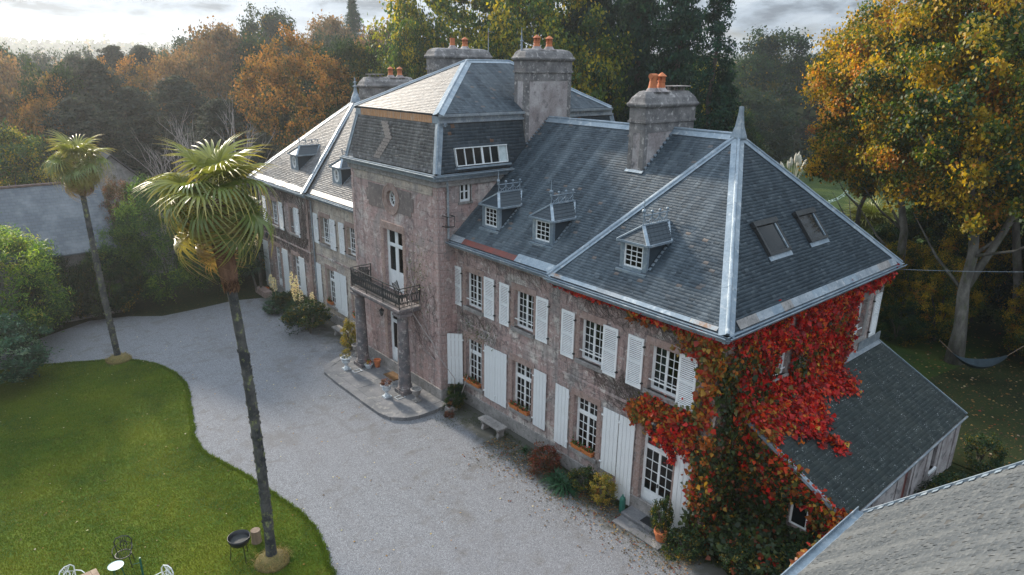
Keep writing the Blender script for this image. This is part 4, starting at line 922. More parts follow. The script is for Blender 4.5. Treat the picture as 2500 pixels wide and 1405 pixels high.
# lanterns
def lantern(P, chain=0, name='wall_lantern', lab='', parent=None):
    m = MB(); x, y, z = P
    if chain: m.tube([(x, y, z+.3), (x, y, z+chain)], .008, 5)
    else: m.tube([(x, y, z+.28), (x+.1, y, z+.42), (.0, y, z+.3)], .014, 5)
    m.lathe((x, y, z), [(.04, -.05), (.07, 0), (.075, .02)], 6); m.lathe((x, y, z+.22), [(.13, 0), (.14, .02), (.05, .10), (.02, .14)], 6)
    for k in range(6): a = k*math.pi/3; m.tube([(x+.07*math.cos(a), y+.07*math.sin(a), z), (x+.115*math.cos(a), y+.115*math.sin(a), z+.22)], .008, 4)
    o = m.build(name, M['iron'], None, origin=(x, y, z)); tag(o, lab, 'lantern'); g = MB(); g.lathe((x, y, z), [(.055, .01), (.10, .215)], 6); g.build('glass', M['glass'], o)
lantern((-1.2, 17.68, 3.0), .86, 'hanging_lantern', 'small dark lantern hanging by a rod under the balcony')
lantern((-.22, 1.92, 3.32), 0, 'wall_lantern', 'dark wall lantern above the french door, half in the creeper')
lantern((-.25, 34.2, 3.5), 0, 'wall_lantern', 'dark wall lantern above the door in the far wing')
# ================================================================== setting
def sheet(name, pts, z, mat, tri=None):
    m = MB(); m.face([(x, y, z) for x, y in pts]); o = m.build(name, M[mat], None); return tag(o, kind='structure')
# ground with a gentle rise into far hills
def ground():
    n = 90; xs = np.concatenate([-np.geomspace(3000, 60, 20), np.linspace(-50, 130, 50), np.geomspace(140, 3500, 24)]); ys = np.concatenate([-np.geomspace(1500, 40, 14), np.linspace(-30, 150, 50), np.geomspace(160, 4000, 26)])
    X, Y = np.meshgrid(xs, ys, indexing='ij'); Z = np.full_like(X, GZ-.03)
    d = np.hypot(X-5, Y-15); 
    Z -= 9*np.clip((d-90)/160, 0, 1)**1.2*(1-np.clip((d-420)/300, 0, 1)); h = np.clip((d-330)/450, 0, 1)
    Z += h*(26+5*np.sin(X*.008+1)+3*np.sin(Y*.012+X*.006))
    V = np.stack([X, Y, Z], -1).reshape(-1, 3); a, b = len(xs), len(ys); I = np.arange(a*b).reshape(a, b)
    Fq = np.stack([I[:-1, :-1], I[1:, :-1], I[1:, 1:], I[:-1, 1:]], -1).reshape(-1, 4)
    o = nobj('ground', np_mesh('ground', V, Fq, M['litter'], smooth=True)); tag(o, kind='structure')
ground()
def smooth_loop(pts, it=3, jit=0.0):
    for _ in range(it):
        q = []
        for i in range(len(pts)):
            a, b = pts[i], pts[(i+1) % len(pts)]; q += [(a[0]*.75+b[0]*.25, a[1]*.75+b[1]*.25), (a[0]*.25+b[0]*.75, a[1]*.25+b[1]*.75)]
        pts = q
    return [(x+R.uniform(-jit, jit), y+R.uniform(-jit, jit)) for x, y in pts]
gravel = [(.3, .0), (-.4, -1.5), (-3, -8), (-9, -14), (-22, -14), (-24, 6), (-22, 20), (-20.5, 27), (-22, 33), (-16, 32.6), (-13.6, 34), (-11.0, 35.4), (-9, 34.8), (-7.4, 33.6), (-5.4, 33.6), (-3, 33.8), (-1.4, 33.2), (.3, 32.5)]
m = MB(); m.face([(x, y, GZ) for x, y in gravel]); tag(m.build('drive', M['gravel']), kind='structure')
lawn = [(-22, 31.0), (-16.2, 30.2), (-14.33, 29.88), (-12.82, 28.98), (-11.36, 28.32), (-10.3, 27.47), (-9.62, 26.26), (-9.21, 24.85), (-9.08, 23.04), (-9.53, 20.96), (-9.94, 19.32), (-10.42, 17.3), (-10.45, 16.07), (-10.14, 14.86), (-9.62, 12.83), (-9.33, 11.27), (-9.12, 9.72), (-9.13, 8.6), (-9.31, 7.72), (-9.55, 6.9), (-9.9, 5.2), (-10.4, 3), (-12, 0), (-22, 0)]
lawn_s = smooth_loop(lawn, 3, .045)
m = MB(); m.face([(x, y, GZ+.03) for x, y in lawn_s])
n_ = len(lawn_s); m.add([(x, y, GZ+.03) for x, y in lawn_s]+[(x*1.0, y, GZ-.01) for x, y in lawn_s], [(i, (i+1) % n_, (i+1) % n_+n_, i+n_) for i in range(n_)]); tag(m.build('lawn', M['lawn']), kind='structure')
sheet('meadow', [(14, -6), (40, -8), (72, 10), (98, 30), (110, 60), (70, 44), (36, 20), (20, 8)], GZ, 'meadow')
sheet('side_garden', [(12.2, -14), (30, -14), (34, -2), (20, 0), (12.2, -.2)], GZ+.01, 'litter')
# far hillside wood mass is in the vegetation section

# patio: one slab with a kerb of separate stones
pts = [(-.62, 20.9), (-1.4, 21.0), (-2.3, 20.75), (-3.05, 20.3), (-3.42, 19.7), (-3.48, 18.5), (-3.48, 17), (-3.48, 15.5), (-3.46, 14.3), (-3.28, 13.6), (-2.8, 13.15), (-2.25, 12.97), (-1.4, 12.95), (-.62, 13.1)]
m = MB(); m.prism([(x, y, -.105) for x, y in pts], (0, 0, -.14)); pat = m.build('patio', M['paving']); tag(pat, kind='structure')
P_ = [Vector((x, y, 0)) for x, y in pts]; cen = Vector((-1.6, 17, 0)); step = []
for i in range(len(P_)-1):
    a, b = P_[i], P_[i+1]; k = max(1, round((b-a).length/1.1))
    for j in range(k): step.append((a.lerp(b, j/k), a.lerp(b, (j+1)/k)))
for a, b in step:
    t = (b-a).normalized(); inn = Vector((-t.y, t.x, 0)); inn = inn if inn.dot(cen-a) > 0 else -inn; m = MB(); h = R.uniform(-.004, .006)
    q = [a+t*.01-inn*.05, b-t*.01-inn*.05, b-t*.01+inn*.27, a+t*.01+inn*.27]; m.prism([(p.x, p.y, -.09+h) for p in q], (0, 0, -.17)); m.build('kerb_stone', M['paving'], pat, bevel=.012)
# paving flags with open joints
for (x0, x1, y0, y1) in ((-3.1, -2.1, 13.7, 15.1), (-2.08, -1.9, 13.6, 14.9), (-3.12, -2.0, 15.15, 16.9), (-3.12, -2.2, 16.95, 18.5), (-3.1, -2.0, 18.55, 19.9), (-1.85, -.7, 13.4, 14.8), (-1.95, -.7, 15.8, 17.2), (-1.95, -.7, 17.25, 18.8), (-1.95, -.7, 19.8, 20.7)):
    m = MB(); z = -.1+R.uniform(0, .004); m.prism([(x0+.01, y0+R.uniform(0, .05), z), (x1-.01, y0+R.uniform(0, .05), z), (x1-.01-R.uniform(0, .05), y1-.01, z), (x0+.01, y1-.01, z)], (0, 0, -.03)); m.build('paving_flag', M['paving'], pat)
for (x, y) in ((-2.15, 18.75), (-2.0, 14.95)):
    m = MB()
    for a, b, c, d in ((-.22, .22, -.16, -.13), (-.22, .22, .13, .16), (-.22, -.19, -.13, .13), (.19, .22, -.13, .13)): m.box(x+a, x+b, y+c, y+d, -.092, -.078)
    tag(m.build('floor_grate', M['urnwhite'], pat), label='pale rectangular drain frame set in the paving')
# door step and slabs by the french door
st = thing('stone_steps', 'low grey stone steps in front of the near french door', 'steps', (-.4, 1.8, GZ))
m = MB(); m.box(-.62, .02, .85, 2.75, GZ, -.1); m.build('step', M['paving'], st, bevel=.015); m = MB(); m.box(-1.12, -.63, .75, 2.7, GZ-.05, GZ+.06); m.build('step', M['paving'], st, bevel=.015)
m = MB(); m.box(-.5, -.12, 1.3, 2.0, -.098, -.08); tag(m.build('doormat', M['bbqiron'], None, origin=(-.3, 1.65, -.1)), 'dark doormat on the step of the near french door', 'doormat')
m = MB(); m.box(-1.35, -.8, 16.6, 17.55, -.095, -.06); tag(m.build('doormat', M['mat'], None, origin=(-1.1, 17, -.1)), 'brown coir doormat on the patio between the columns', 'doormat')

# ================================================================== annex (lean-to with slate roof)
annex = thing('annex', 'low lean-to with a broad dark mossy slate roof against the gable', 'annex', (7, -1.7, GZ))
AX0, AX1, AY, AZE, AZT = 1.85, 12.05, -3.5, 2.05, 3.92; sl = (AZT-AZE)/(-AY)
slates(annex, [(AX0, AY-.12, AZE-.065), (AX1, AY-.12, AZE-.065), (AX1, -.01, AZT), (AX0, -.01, AZT)], M['slate_annex'], exp=.14, wid=.22, near=300, uvoff=130, dth=.1, name='slate')
m = MB(); m.prism([(AX0+.12, AY, GZ), (AX0+.12, 0, GZ), (AX0+.12, 0, AZT-.1), (AX0+.12, AY, AZE-.1)], (.25, 0, 0)); m.build('wall', M['stucco'], annex)
m = MB(); m.prism([(AX1-.1, AY, GZ), (AX1-.1, 0, GZ), (AX1-.1, 0, AZT-.1), (AX1-.1, AY, AZE-.1)], (-.25, 0, 0)); m.build('wall', M['stucco'], annex)
AF = Fr((0, AY, 0), (1, 0, 0), (0, -1, 0))
def awall(a0, a1, b0, b1, holes, mat):
    global house
    h_ = house; globals()['house'] = annex; o = wall(AF, a0, a1, b0, b1, holes, mat, .2); globals()['house'] = h_; return o
aw = awall(AX0+.12, AX1-.1, GZ, AZE-.02, [(9.2, 9.75, .55, 1.55), (6.7, 7.3, .2, 1.6)], M['chimney'])
for x in (4.2, 6.2, 7.7, 8.9, 10.3, 11.72): m = MB(); AF.box(m, x-.22, x+.22, GZ, AZE-.05, -.02, .03+.001*x); m.build('pilaster', M['chimney'], annex)
m = MB(); AF.box(m, 9.2, 9.75, .55, 1.55, -.15, -.1); m.build('pane', M['skyglass'], annex); m = MB(); AF.box(m, 9.1, 9.85, .45, .55, -.1, .08); m.build('sill', M['white'], annex)
m = MB(); AF.box(m, 6.7, 7.3, .2, 1.6, -.14, -.1); m.build('door', M['redflash'], annex)
m = MB(); m.bar((AX0-.05, AY-.12, AZE-.04), (AX0-.05, .0, AZT+.02), .16, .10); m.build('verge_board', M['lead'], annex); m = MB(); m.bar((AX1+.03, AY-.12, AZE-.03), (AX1+.03, 0, AZT+.02), .05, .05); m.build('verge_board', M['lead'], annex)
m = MB(); m.bar((AX0, AY-.16, AZE-.12), (AX1, AY-.16, AZE-.12), .06, .05); m.build('gutter', M['lead_dark'], annex)
m = MB(); m.obox((9.6, -.06, AZT+.05), (2.3, 0, 0), (0, .12, .06), (0, .004, -.01)); m.obox((11.0, -.03, AZT+.25), (1.0, 0, 0), (0, .01, 0), (0, 0, .2)); m.build('flashing', M['lead_dark'], annex)
m = MB(); SX = Fr((AX0+.12, 0, 0), (0, -1, 0), (-1, 0, 0)); SX.box(m, 1.9, 2.5, .95, 1.8, -.02, .03); SX.box(m, 2.95, 3.3, .95, 1.8, -.02, .03); ww = m.build('window', M['white'], annex); m = MB(); SX.box(m, 1.98, 2.42, 1.03, 1.72, .03, .035); SX.box(m, 3.02, 3.25, 1.03, 1.72, .03, .035); m.build('pane', M['skyglass'], ww)

# ================================================================== near outbuilding roof (bottom right)
outb = thing('outbuilding', 'weathered pale slate roof with a lead gutter, nearest the bottom right corner', 'outbuilding', (-6, -8, GZ))
OX, OY, OZ = -.82, -4.92, 4.3
slates(outb, [(-13.5, OY, OZ), (OX, OY, OZ), (OX, OY-5.3, OZ+5.3), (-13.5, OY-5.3, OZ+5.3)], M['slate_old'], exp=.105, wid=.2, near=300, uvoff=160, lift=.010, jitter=1.6)
m = MB(); m.box(-13.4, OX-.08, OY-.5, OY-.25, GZ, OZ+.1); m.prism([(OX-.1, OY-.25, GZ), (OX-.1, OY-10, GZ), (OX-.1, OY-10, OZ), (OX-.1, OY-5.4, OZ+5.1), (OX-.1, OY-.25, OZ+.1)], (-.25, 0, 0)); m.build('wall', M['stucco'], outb)
m = MB(); m.prism([(-13.5, OY-5.3, OZ+5.3), (OX, OY-5.3, OZ+5.3), (OX, OY-10.6, OZ), (-13.5, OY-10.6, OZ)], (0, 0, -.1)); m.build('roof', M['slate_old'], outb)
m = MB(); m.bar((OX+.03, OY+.05, OZ-.03), (OX+.03, OY-5.3, OZ+5.32), .07, .09); m.build('verge_flashing', M['lead'], outb)
m = MB(); dv = Vector((0, -1, 1)).normalized(); nv = Vector((0, 1, 1)).normalized()
for i in range(26): c = Vector((OX-.07, OY-.12, OZ+.12))+dv*(i*.285); m.obox(c+nv*.03, (.065, 0, 0), dv*.07, nv*.006)
m.build('soakers', M['lead'], outb, kind='stuff')
m = MB(); m.obox((-7.1, OY+.12, OZ-.10), (6.35, 0, 0), (0, .10, 0), (0, 0, .012)); m.obox((-7.1, OY+.22, OZ-.04), (6.35, 0, 0), (0, .012, 0), (0, 0, .06)); m.obox((-7.1, OY+.02, OZ-.06), (6.35, 0, 0), (0, .012, 0), (0, 0, .05)); m.build('gutter', M['lead'], outb)
m = MB(); m.box(-.75, 1.9, -3.9, -3.65, GZ, 1.75); gw = m.build('garden_wall', M['stone_grey'], None, origin=(.5, -3.8, GZ)); tag(gw, 'short stone wall joining the lean-to and the near outbuilding, under creeper', 'wall')
m = MB(); m.box(-.8, 1.95, -3.97, -3.58, 1.75, 1.83); m.build('coping', M['lead_dark'], gw)

# ================================================================== barn at the left
barn = thing('barn', 'long barn with a plain blue-grey slate roof behind the first palm', 'barn', (-14, 41, GZ))
s = Nodes('far_slates'); mp = s.n('ShaderNodeMapping'); mp.inputs['Scale'].default_value = (1, 1, 1); br = s.n('ShaderNodeTexBrick'); sp_ = s.n('ShaderNodeSeparateXYZ'); s.l(s.c.outputs['Object'], sp_.inputs[0]); ad_ = s.n('ShaderNodeMath', operation='ADD'); s.l(sp_.outputs[0], ad_.inputs[0]); ad_.inputs[1].default_value = 0
cb_ = s.n('ShaderNodeCombineXYZ'); s.l(ad_.outputs[0], cb_.inputs[0]); s.l(sp_.outputs[2], cb_.inputs[1]); s.l(cb_.outputs[0], br.inputs['Vector'])
br.inputs['Scale'].default_value = 1; br.inputs['Brick Width'].default_value = .3; br.inputs['Row Height'].default_value = .15; br.inputs['Mortar Size'].default_value = .012; br.inputs['Color1'].default_value = (.055, .075, .10, 1); br.inputs['Color2'].default_value = (.085, .105, .13, 1); br.inputs['Mortar'].default_value = (.05, .06, .07, 1)
col = s.mix(s.ramp(s.noise(.9, 6, .6, (1, 1, .4)), [(.45, 0.0), (.7, .5)]), br.outputs['Color'], (.22, .24, .26)); s.bump(br.outputs['Fac'], .4, -.02); M['farslate'] = s.fin(col, .5)
m = MB(); m.prism([(-34, 35.6, 3.9), (-8.6, 35.6, 3.9), (-8.6, 39.6, 7.4), (-34, 39.6, 7.4)], (0, 0, -.1)); m.build('roof', M['farslate'], barn)
m = MB(); m.prism([(-34, 39.6, 7.4), (-8.6, 39.6, 7.4), (-8.6, 43.6, 3.9), (-34, 43.6, 3.9)], (0, 0, -.1)); m.build('roof', M['farslate'], barn)
m = MB(); m.box(-33.8, -8.8, 35.9, 36.1, GZ, 3.85); m.box(-33.8, -8.8, 43.1, 43.3, GZ, 3.85); m.prism([(-8.8, 35.9, GZ), (-8.8, 43.3, GZ), (-8.8, 43.3, 3.9), (-8.8, 39.6, 7.2), (-8.8, 35.9, 3.9)], (-.2, 0, 0)); m.build('wall', M['stone_grey'], barn)
for i in range(62):
    m = MB(); x = -34+i*.41; m.lathe((0, 0, 0), [(.09, -.2), (.10, .2)], 6)
    if i == 0: RT = m.mesh('ridge_tile', M['potdark'])
    place('ridge_tile', RT, barn, Matrix.Translation((x+.2, 39.6, 7.42)) @ Matrix.Rotation(math.pi/2, 4, 'Y'))
m = MB(); m.prism([(-10.4, 43, 5.2), (-10.4, 56, 5.2), (-7.0, 56, 8.6), (-7.0, 43, 8.6)], (0, 0, -.1)); m.prism([(-7.0, 43, 8.6), (-7.0, 56, 8.6), (-3.6, 56, 5.2), (-3.6, 43, 5.2)], (0, 0, -.1)); m.build('roof', M['slate_tower'], barn, label='higher cross wing roof shining in the sun')
m = MB(); m.prism([(-10.2, 43.2, GZ), (-3.8, 43.2, GZ), (-3.8, 43.2, 5.2), (-7, 43.2, 8.4), (-10.2, 43.2, 5.2)], (0, .2, 0)); m.box(-10.3, -10.1, 43.2, 56, GZ, 5.2); m.build('wall', M['stone_grey'], barn)

# ================================================================== garden things
def urn(x, y, z, mat, lab, plant=None, s_=1.0, group='urns on the patio'):
    o = MB(); o.box(-.17, .17, -.17, .17, 0, .07); o.lathe((0, 0, 0), [(.13, .07), (.15, .10), (.10, .15), (.07, .20), (.08, .24), (.07, .27), (.14, .33), (.20, .40), (.21, .52), (.25, .58), (.28, .60), (.28, .64), (.22, .65), (.20, .58)], 16)
    t = thing('urn', lab, 'urn', (x, y, z), group); me = o.mesh('bowl', M[mat], smooth=False); q = place('bowl', me, t, Matrix.Translation((x, y, z)) @ Matrix.Diagonal((s_, s_, s_, 1)))
    return t
urn(-2.46, 19.27, -.09, 'urnwhite', 'white footed urn with a yellow-green shrub at the far end of the patio')
urn(-2.45, 15.35, -.09, 'urnwhite', 'white footed urn with a reddish plant at the near edge of the patio')
urn(-1.6, 14.15, -.09, 'stone_grey', 'bare grey stone urn beside the near column', s_=.95)
urn(-1.2, 20.5, -.09, 'stone_grey', 'grey stone urn behind the far column', s_=.95)
def potm(x, y, z, r, h, mat, name, lab, cat='flower pot'):
    m = MB(); m.lathe((x, y, z), [(r*.7, 0), (r, h*.75), (r*1.1, h*.78), (r*1.1, h), (r*.95, h), (r*.9, h*.85), (.01, h*.82)], 14); return tag(m.build(name, M[mat], None, origin=(x, y, z)), lab, cat)
potm(-1.5, 18.72, -.095, .2, .22, 'urnwhite', 'bowl', 'pale bowl of red and yellow flowers at the foot of the far column', 'bowl')
potm(-1.1, 18.55, -.095, .17, .40, 'pot', 'jar', 'terracotta jar against the wall beside the far column', 'jar')
potm(-.62, 1.0, GZ, .24, .42, 'pot', 'flower_pot', 'terracotta pot with a leafy shrub at the end of the stone steps')
potm(-.35, 4.05, GZ, .17, .3, 'pot', 'flower_pot', 'small terracotta pot among plants below the planked shutters')
potm(-.9, 33.9, GZ, .3, .4, 'pot', 'flower_pot', 'terracotta pot holding the yucca by the far wing')
m = MB(); m.lathe((-.42, 2.86, GZ), [(.10, 0), (.11, .03), (.11, .5), (.08, .58), (.03, .62), (.03, .68)], 14); tag(m.build('gas_bottle', M['green_can'], None, origin=(-.42, 2.86, GZ)), 'green bottle standing left of the near french door', 'bottle')
m = MB(); m.box(-1.0, -.5, 12.45, 12.8, GZ, .0); tag(m.build('planter', M['stone_grey'], None, origin=(-.75, 12.6, GZ), bevel=.02), 'weathered stone trough beside the patio corner with red flowers', 'planter')
m = MB(); m.box(-1.25, -.75, 32.9, 34.6, GZ, .15); tag(m.build('garden_step', M['stone'], None, origin=(-1, 33.7, GZ)), 'reddish stone edging by the far wing door', 'edging')
def bench(x, y, lab):
    b = thing('stone_bench', lab, 'bench', (x, y, GZ), 'stone benches against the front wall'); m = MB(); m.box(x-.24, x+.24, y-.72, y+.72, .15, .25); m.build('seat', M['stone_grey'], b, bevel=.02)
    for s_ in (-1, 1):
        m = MB(); yy = y+s_*.5; m.prism([(x-.18, yy-.07, GZ), (x+.18, yy-.07, GZ), (x+.15, yy-.07, -.1), (x+.2, yy-.07, .15), (x-.2, yy-.07, .15), (x-.12, yy-.07, -.05)], (0, .14, 0)); m.build('leg', M['stone_grey'], b)
bench(-.52, 9.95, 'worn stone bench below the planked shutters right of the tower'); bench(-.5, 23.65, 'worn stone bench left of the patio beside the shrubs')
# planter boxes on sills
fb = [(FN, 5.5, 'left of the pair'), (FN, 4.95, 'right of the pair'), (FR, 12.6, ''), (FR, 12.05, ''), (FR, 9.4, ''), (FR, 8.8, ''), (FR, 26.3, ''), (FR, 23.1, '')]
FBL = ['orange flower box on the near pavilion window sill, left of the two', 'orange flower box on the near pavilion window sill, right of the two', 'orange flower box on the sill next to the tower, left of the two', 'orange flower box on the sill next to the tower, right of the two',
       'orange flower box with red geraniums on the sill above the near bench, left one', 'orange flower box with red geraniums on the sill above the near bench, right one', 'orange flower box on the left wing sill beside the yuccas', 'orange flower box on the left wing sill behind the far column']
for (fr, a, _), lb in zip(fb, FBL):
    t = thing('flower_box', lb, 'flower box', fr.p(a, .88, .05), 'orange flower boxes on the window sills'); m = MB(); z = .88
    b0_, b1_ = .24, .27
    m.add([fr.p(a-b0_, z, -.06), fr.p(a+b0_, z, -.06), fr.p(a+b0_, z, .10), fr.p(a-b0_, z, .10), fr.p(a-b1_, z+.17, -.08), fr.p(a+b1_, z+.17, -.08), fr.p(a+b1_, z+.17, .13), fr.p(a-b1_, z+.17, .13)], [(0, 1, 2, 3), (0, 1, 5, 4), (1, 2, 6, 5), (2, 3, 7, 6), (3, 0, 4, 7), (4, 5, 6, 7)])
    fr.box(m, a-b1_-.01, a+b1_+.01, z+.15, z+.185, .125, .145); m.build('box', M['terra_box'], t)
# barbecue
bq = thing('barbecue', 'black half-drum barbecue on thin legs beside the near palm', 'barbecue', (-11.5, 8.9, GZ)); m = MB(); c = (-11.5, 8.9, 0); m.lathe(c, [(.05, .28), (.18, .30), (.28, .38), (.33, .50), (.34, .60), (.32, .60), (.30, .5), (.2, .4), (.01, .36)], 24); m.build('bowl', M['bbqiron'], bq, smooth=True)
for k in range(3): a = k*2.1+.6; m = MB(); m.tube([(-11.5+.25*math.cos(a), 8.9+.25*math.sin(a), .36), (-11.5+.33*math.cos(a), 8.9+.33*math.sin(a), GZ)], .013, 5); m.build('leg', M['bbqiron'], bq)
m = MB(); m.lathe(c, [(.27, .47), (.27, .475)], 20); m.build('grill', M['iron'], bq)
m = MB(); m.lathe((-10.84, 9.38, GZ), [(.17, 0), (.155, .1), (.15, .42), (.155, .47), (.145, .48)], 14); tag(m.build('log_stump', M['wood'], None, origin=(-10.84, 9.38, GZ)), 'upright sawn log beside the near palm trunk', 'log')
# white ornate chairs
def wchair(x, y, rot, lab, mat='white', g='white ornate garden chairs'):
    t = thing('garden_chair', lab, 'chair', (x, y, GZ), g); T = Matrix.Translation((x, y, GZ)) @ Matrix.Rotation(rot, 4, 'Z')
    def b(name, mb): mb.v = [tuple(T @ Vector(v)) for v in mb.v]; mb.build(name, M[mat], t)
    m = MB(); m.tube([(-.21, .2, .4), (-.24, .23, .75), (-.16, .25, .86), (0, .26, .90), (.16, .25, .86), (.24, .23, .75), (.21, .2, .4)], .018, 6)
    for i in range(5):
        u = -.14+.07*i; m.tube([(u*.6, .21, .42), (u*1.5, .235, .6), (u*.4, .25, .72), (u, .255, .86)], .011, 5)
    for i in range(4): a = i*math.pi/2; m.tube([(.09*math.cos(a+t_), .24, .64+.09*math.sin(a+t_)) for t_ in np.linspace(0, 2.5, 6)], .010, 5)
    b('backrest', m)
    m = MB(); m.tube([(.22*math.cos(t_), .22*math.sin(t_), .42) for t_ in np.linspace(0, 6.283, 17)], .016, 6)
    for i in range(7): u = -.18+.06*i; w_ = math.sqrt(.22**2-u*u); m.tube([(u, -w_, .42), (u, w_, .42)], .007, 4)
    b('seat', m)
    for sx in (-1, 1):
        for sy in (-1, 1): m = MB(); m.tube([(sx*.17, sy*.15, .42), (sx*.2, sy*.18, .2), (sx*.23, sy*.22, 0)], .014, 5); b('leg', m)
        m = MB(); m.tube([(sx*.24, .2, .62), (sx*.27, .0, .64), (sx*.25, -.14, .62), (sx*.2, -.16, .42)], .014, 5); b('armrest', m)
wchair(-15.72, 10.45, math.radians(30), 'white ornate garden chair at the left of the table, bottom edge'); wchair(-13.8, 8.75, math.radians(-65), 'white ornate garden chair to the right of the table')
wchair(-14.35, 10.9, math.radians(-20), 'dark wire chair behind the round tray on the lawn', 'iron', 'green garden chairs')
t = thing('garden_table', 'brown wooden garden table cut by the bottom edge', 'table', (-15.57, 9.46, GZ)); m = MB(); c = Vector((-15.57, 9.46, .5)); A_ = Vector((math.cos(1.65), math.sin(1.65), 0)); B_ = Vector((-A_.y, A_.x, 0))
for i in range(6): q = MB(); q.obox(c+B_*(-.4+.16*i), A_*.75, B_*.076, (0, 0, .015)); q.build('plank', M['wood'], t)
for sx in (-1, 1):
    for sy in (-1, 1): q = MB(); p = c+A_*sx*.62+B_*sy*.36; q.box(p.x-.03, p.x+.03, p.y-.03, p.y+.03, GZ, .485); q.build('leg', M['wood'], t)
m = MB(); m.lathe((-14.68, 10.1, .42), [(.20, 0), (.215, .015), (.215, .03), (.19, .02), (.01, .018)], 24); rt = m.build('side_table', M['turq'], None, origin=(-14.68, 10.1, GZ)); tag(rt, 'small round pale metal table between the chairs', 'table')
for k in range(3): a = k*2.09; m = MB(); m.tube([(-14.68+.12*math.cos(a), 10.1+.12*math.sin(a), .42), (-14.68+.2*math.cos(a), 10.1+.2*math.sin(a), GZ)], .012, 5); m.build('leg', M['green_can'], rt)
m = MB(); m.tube([(-14.05, 10.05, GZ), (-14.05, 10.05, .42)], .03, 6); m.tube([(-14.05, 10.05, .25), (-14.25, 10.1, .25)], .01, 5); tag(m.build('tap_post', M['green_can'], None, origin=(-14.05, 10.05, GZ)), 'slim green post standing on the lawn by the table', 'post')
# balcony chairs
for (x, y, rt_, lb) in ((-1.2, 19.1, 2.4, 'folded-back black slatted chair at the far end of the balcony'), (-1.35, 15.55, .5, 'black slatted chair leaning at the near corner of the balcony')):
    t = thing('balcony_chair', lb, 'chair', (x, y, 4.1), 'black chairs on the balcony'); T = Matrix.Translation((x, y, 4.1)) @ Matrix.Rotation(rt_, 4, 'Z')
    m = MB()
    for i in range(10): m.obox((0, .2+.012*i, .52+.06*i), (.2, 0, 0), (0, .006, 0), (0, 0, .02))
    for sx in (-1, 1): m.bar((sx*.2, .1, .42), (sx*.2, .33, 1.12), .03, .03)
    m.v = [tuple(T @ Vector(v)) for v in m.v]; m.build('backrest', M['iron'], t); m = MB(); m.box(-.2, .2, -.2, .18, .42, .45); m.v = [tuple(T @ Vector(v)) for v in m.v]; m.build('seat', M['iron'], t)
    for sx in (-1, 1):
        for sy in (-1, 1): m = MB(); m.bar((sx*.18, sy*.17, .42), (sx*.2, sy*.2, 0), .025, .025); m.v = [tuple(T @ Vector(v)) for v in m.v]; m.build('leg', M['iron'], t)
# garden arch with seat
ga = thing('garden_arch', 'white wire arbour with a bench in the meadow behind the house', 'arbour', (52.3, 19.3, GZ)); a, b = Vector((51.5, 20.6, GZ)), Vector((53.2, 18.2, GZ)); ax = (b-a); L = ax.length; ax.normalize(); bx = Vector((-ax.y, ax.x, 0))
m = MB()
for off in (-.35, .35):
    o_ = bx*off
    for P0 in (a, b): m.tube([P0+o_, P0+o_+Vector((0, 0, 2.3))], .04, 5)
    m.tube([a+o_+ax*L*u+Vector((0, 0, 2.3+.95*(1-abs(2*u-1)**.6)+.25*(1-abs(2*u-1))**3)) for u in np.linspace(0, 1, 13)], .035, 5)
for P0 in (a, b):
    for z in np.arange(.3, 2.4, .3): m.tube([P0+bx*-.35+Vector((0, 0, z)), P0+bx*.35+Vector((0, 0, z))], .02, 4)
for u in np.linspace(.1, .9, 6): z = 2.3+.95*(1-abs(2*u-1)**.6); m.tube([a+ax*L*u-bx*.35+Vector((0, 0, z)), a+ax*L*u+bx*.35+Vector((0, 0, z))], .02, 4)
m.build('frame', M['turq'], ga); m = MB(); m.obox(b-ax*.6+Vector((0, 0, .5)), ax*.5, bx*.4, (0, 0, .04)); m.build('seat', M['urnwhite'], ga)
# hammock between two trunks
hm = thing('hammock', 'dark blue hammock slung between trunks at the right edge', 'hammock', (21, -1.2, .8)); p0, p1 = Vector((20.5, -.55, 1.25)), Vector((21.9, -2.5, 1.35)); V = []; n = 12
sd_ = Vector((p1.y-p0.y, -(p1.x-p0.x), 0)).normalized()
for i in range(n+1):
    u = i/n; sag = .75*4*u*(1-u); c = p0.lerp(p1, u)-Vector((0, 0, sag)); w = .1+.42*math.sin(math.pi*u)
    for j in range(6): k = j/5*2-1; V.append(c+sd_*w*k+Vector((0, 0, .28*math.sin(math.pi*u)*k*k)))
m = MB(); m.add(V, [(i*6+j, i*6+j+1, (i+1)*6+j+1, (i+1)*6+j) for i in range(n) for j in range(5)]); m.build('cloth', M['tarp'], hm); m = MB(); m.tube([p0, (20.0, .0, 1.9)], .015, 4); m.tube([p1, (22.6, -3.2, 2.2)], .015, 4); m.build('rope', M['wood'], hm)
# overhead cable
m = MB(); a, b = Vector((11.9, -.3, 7.1)), Vector((17, -10, 8.6)); m.tube([a.lerp(b, u)-Vector((0, 0, .6*4*u*(1-u)*.3)) for u in np.linspace(0, 1, 10)], .007, 5); tag(m.build('cable', M['lead'], None, origin=a), 'thin pale cable running right from the roof corner', 'cable')
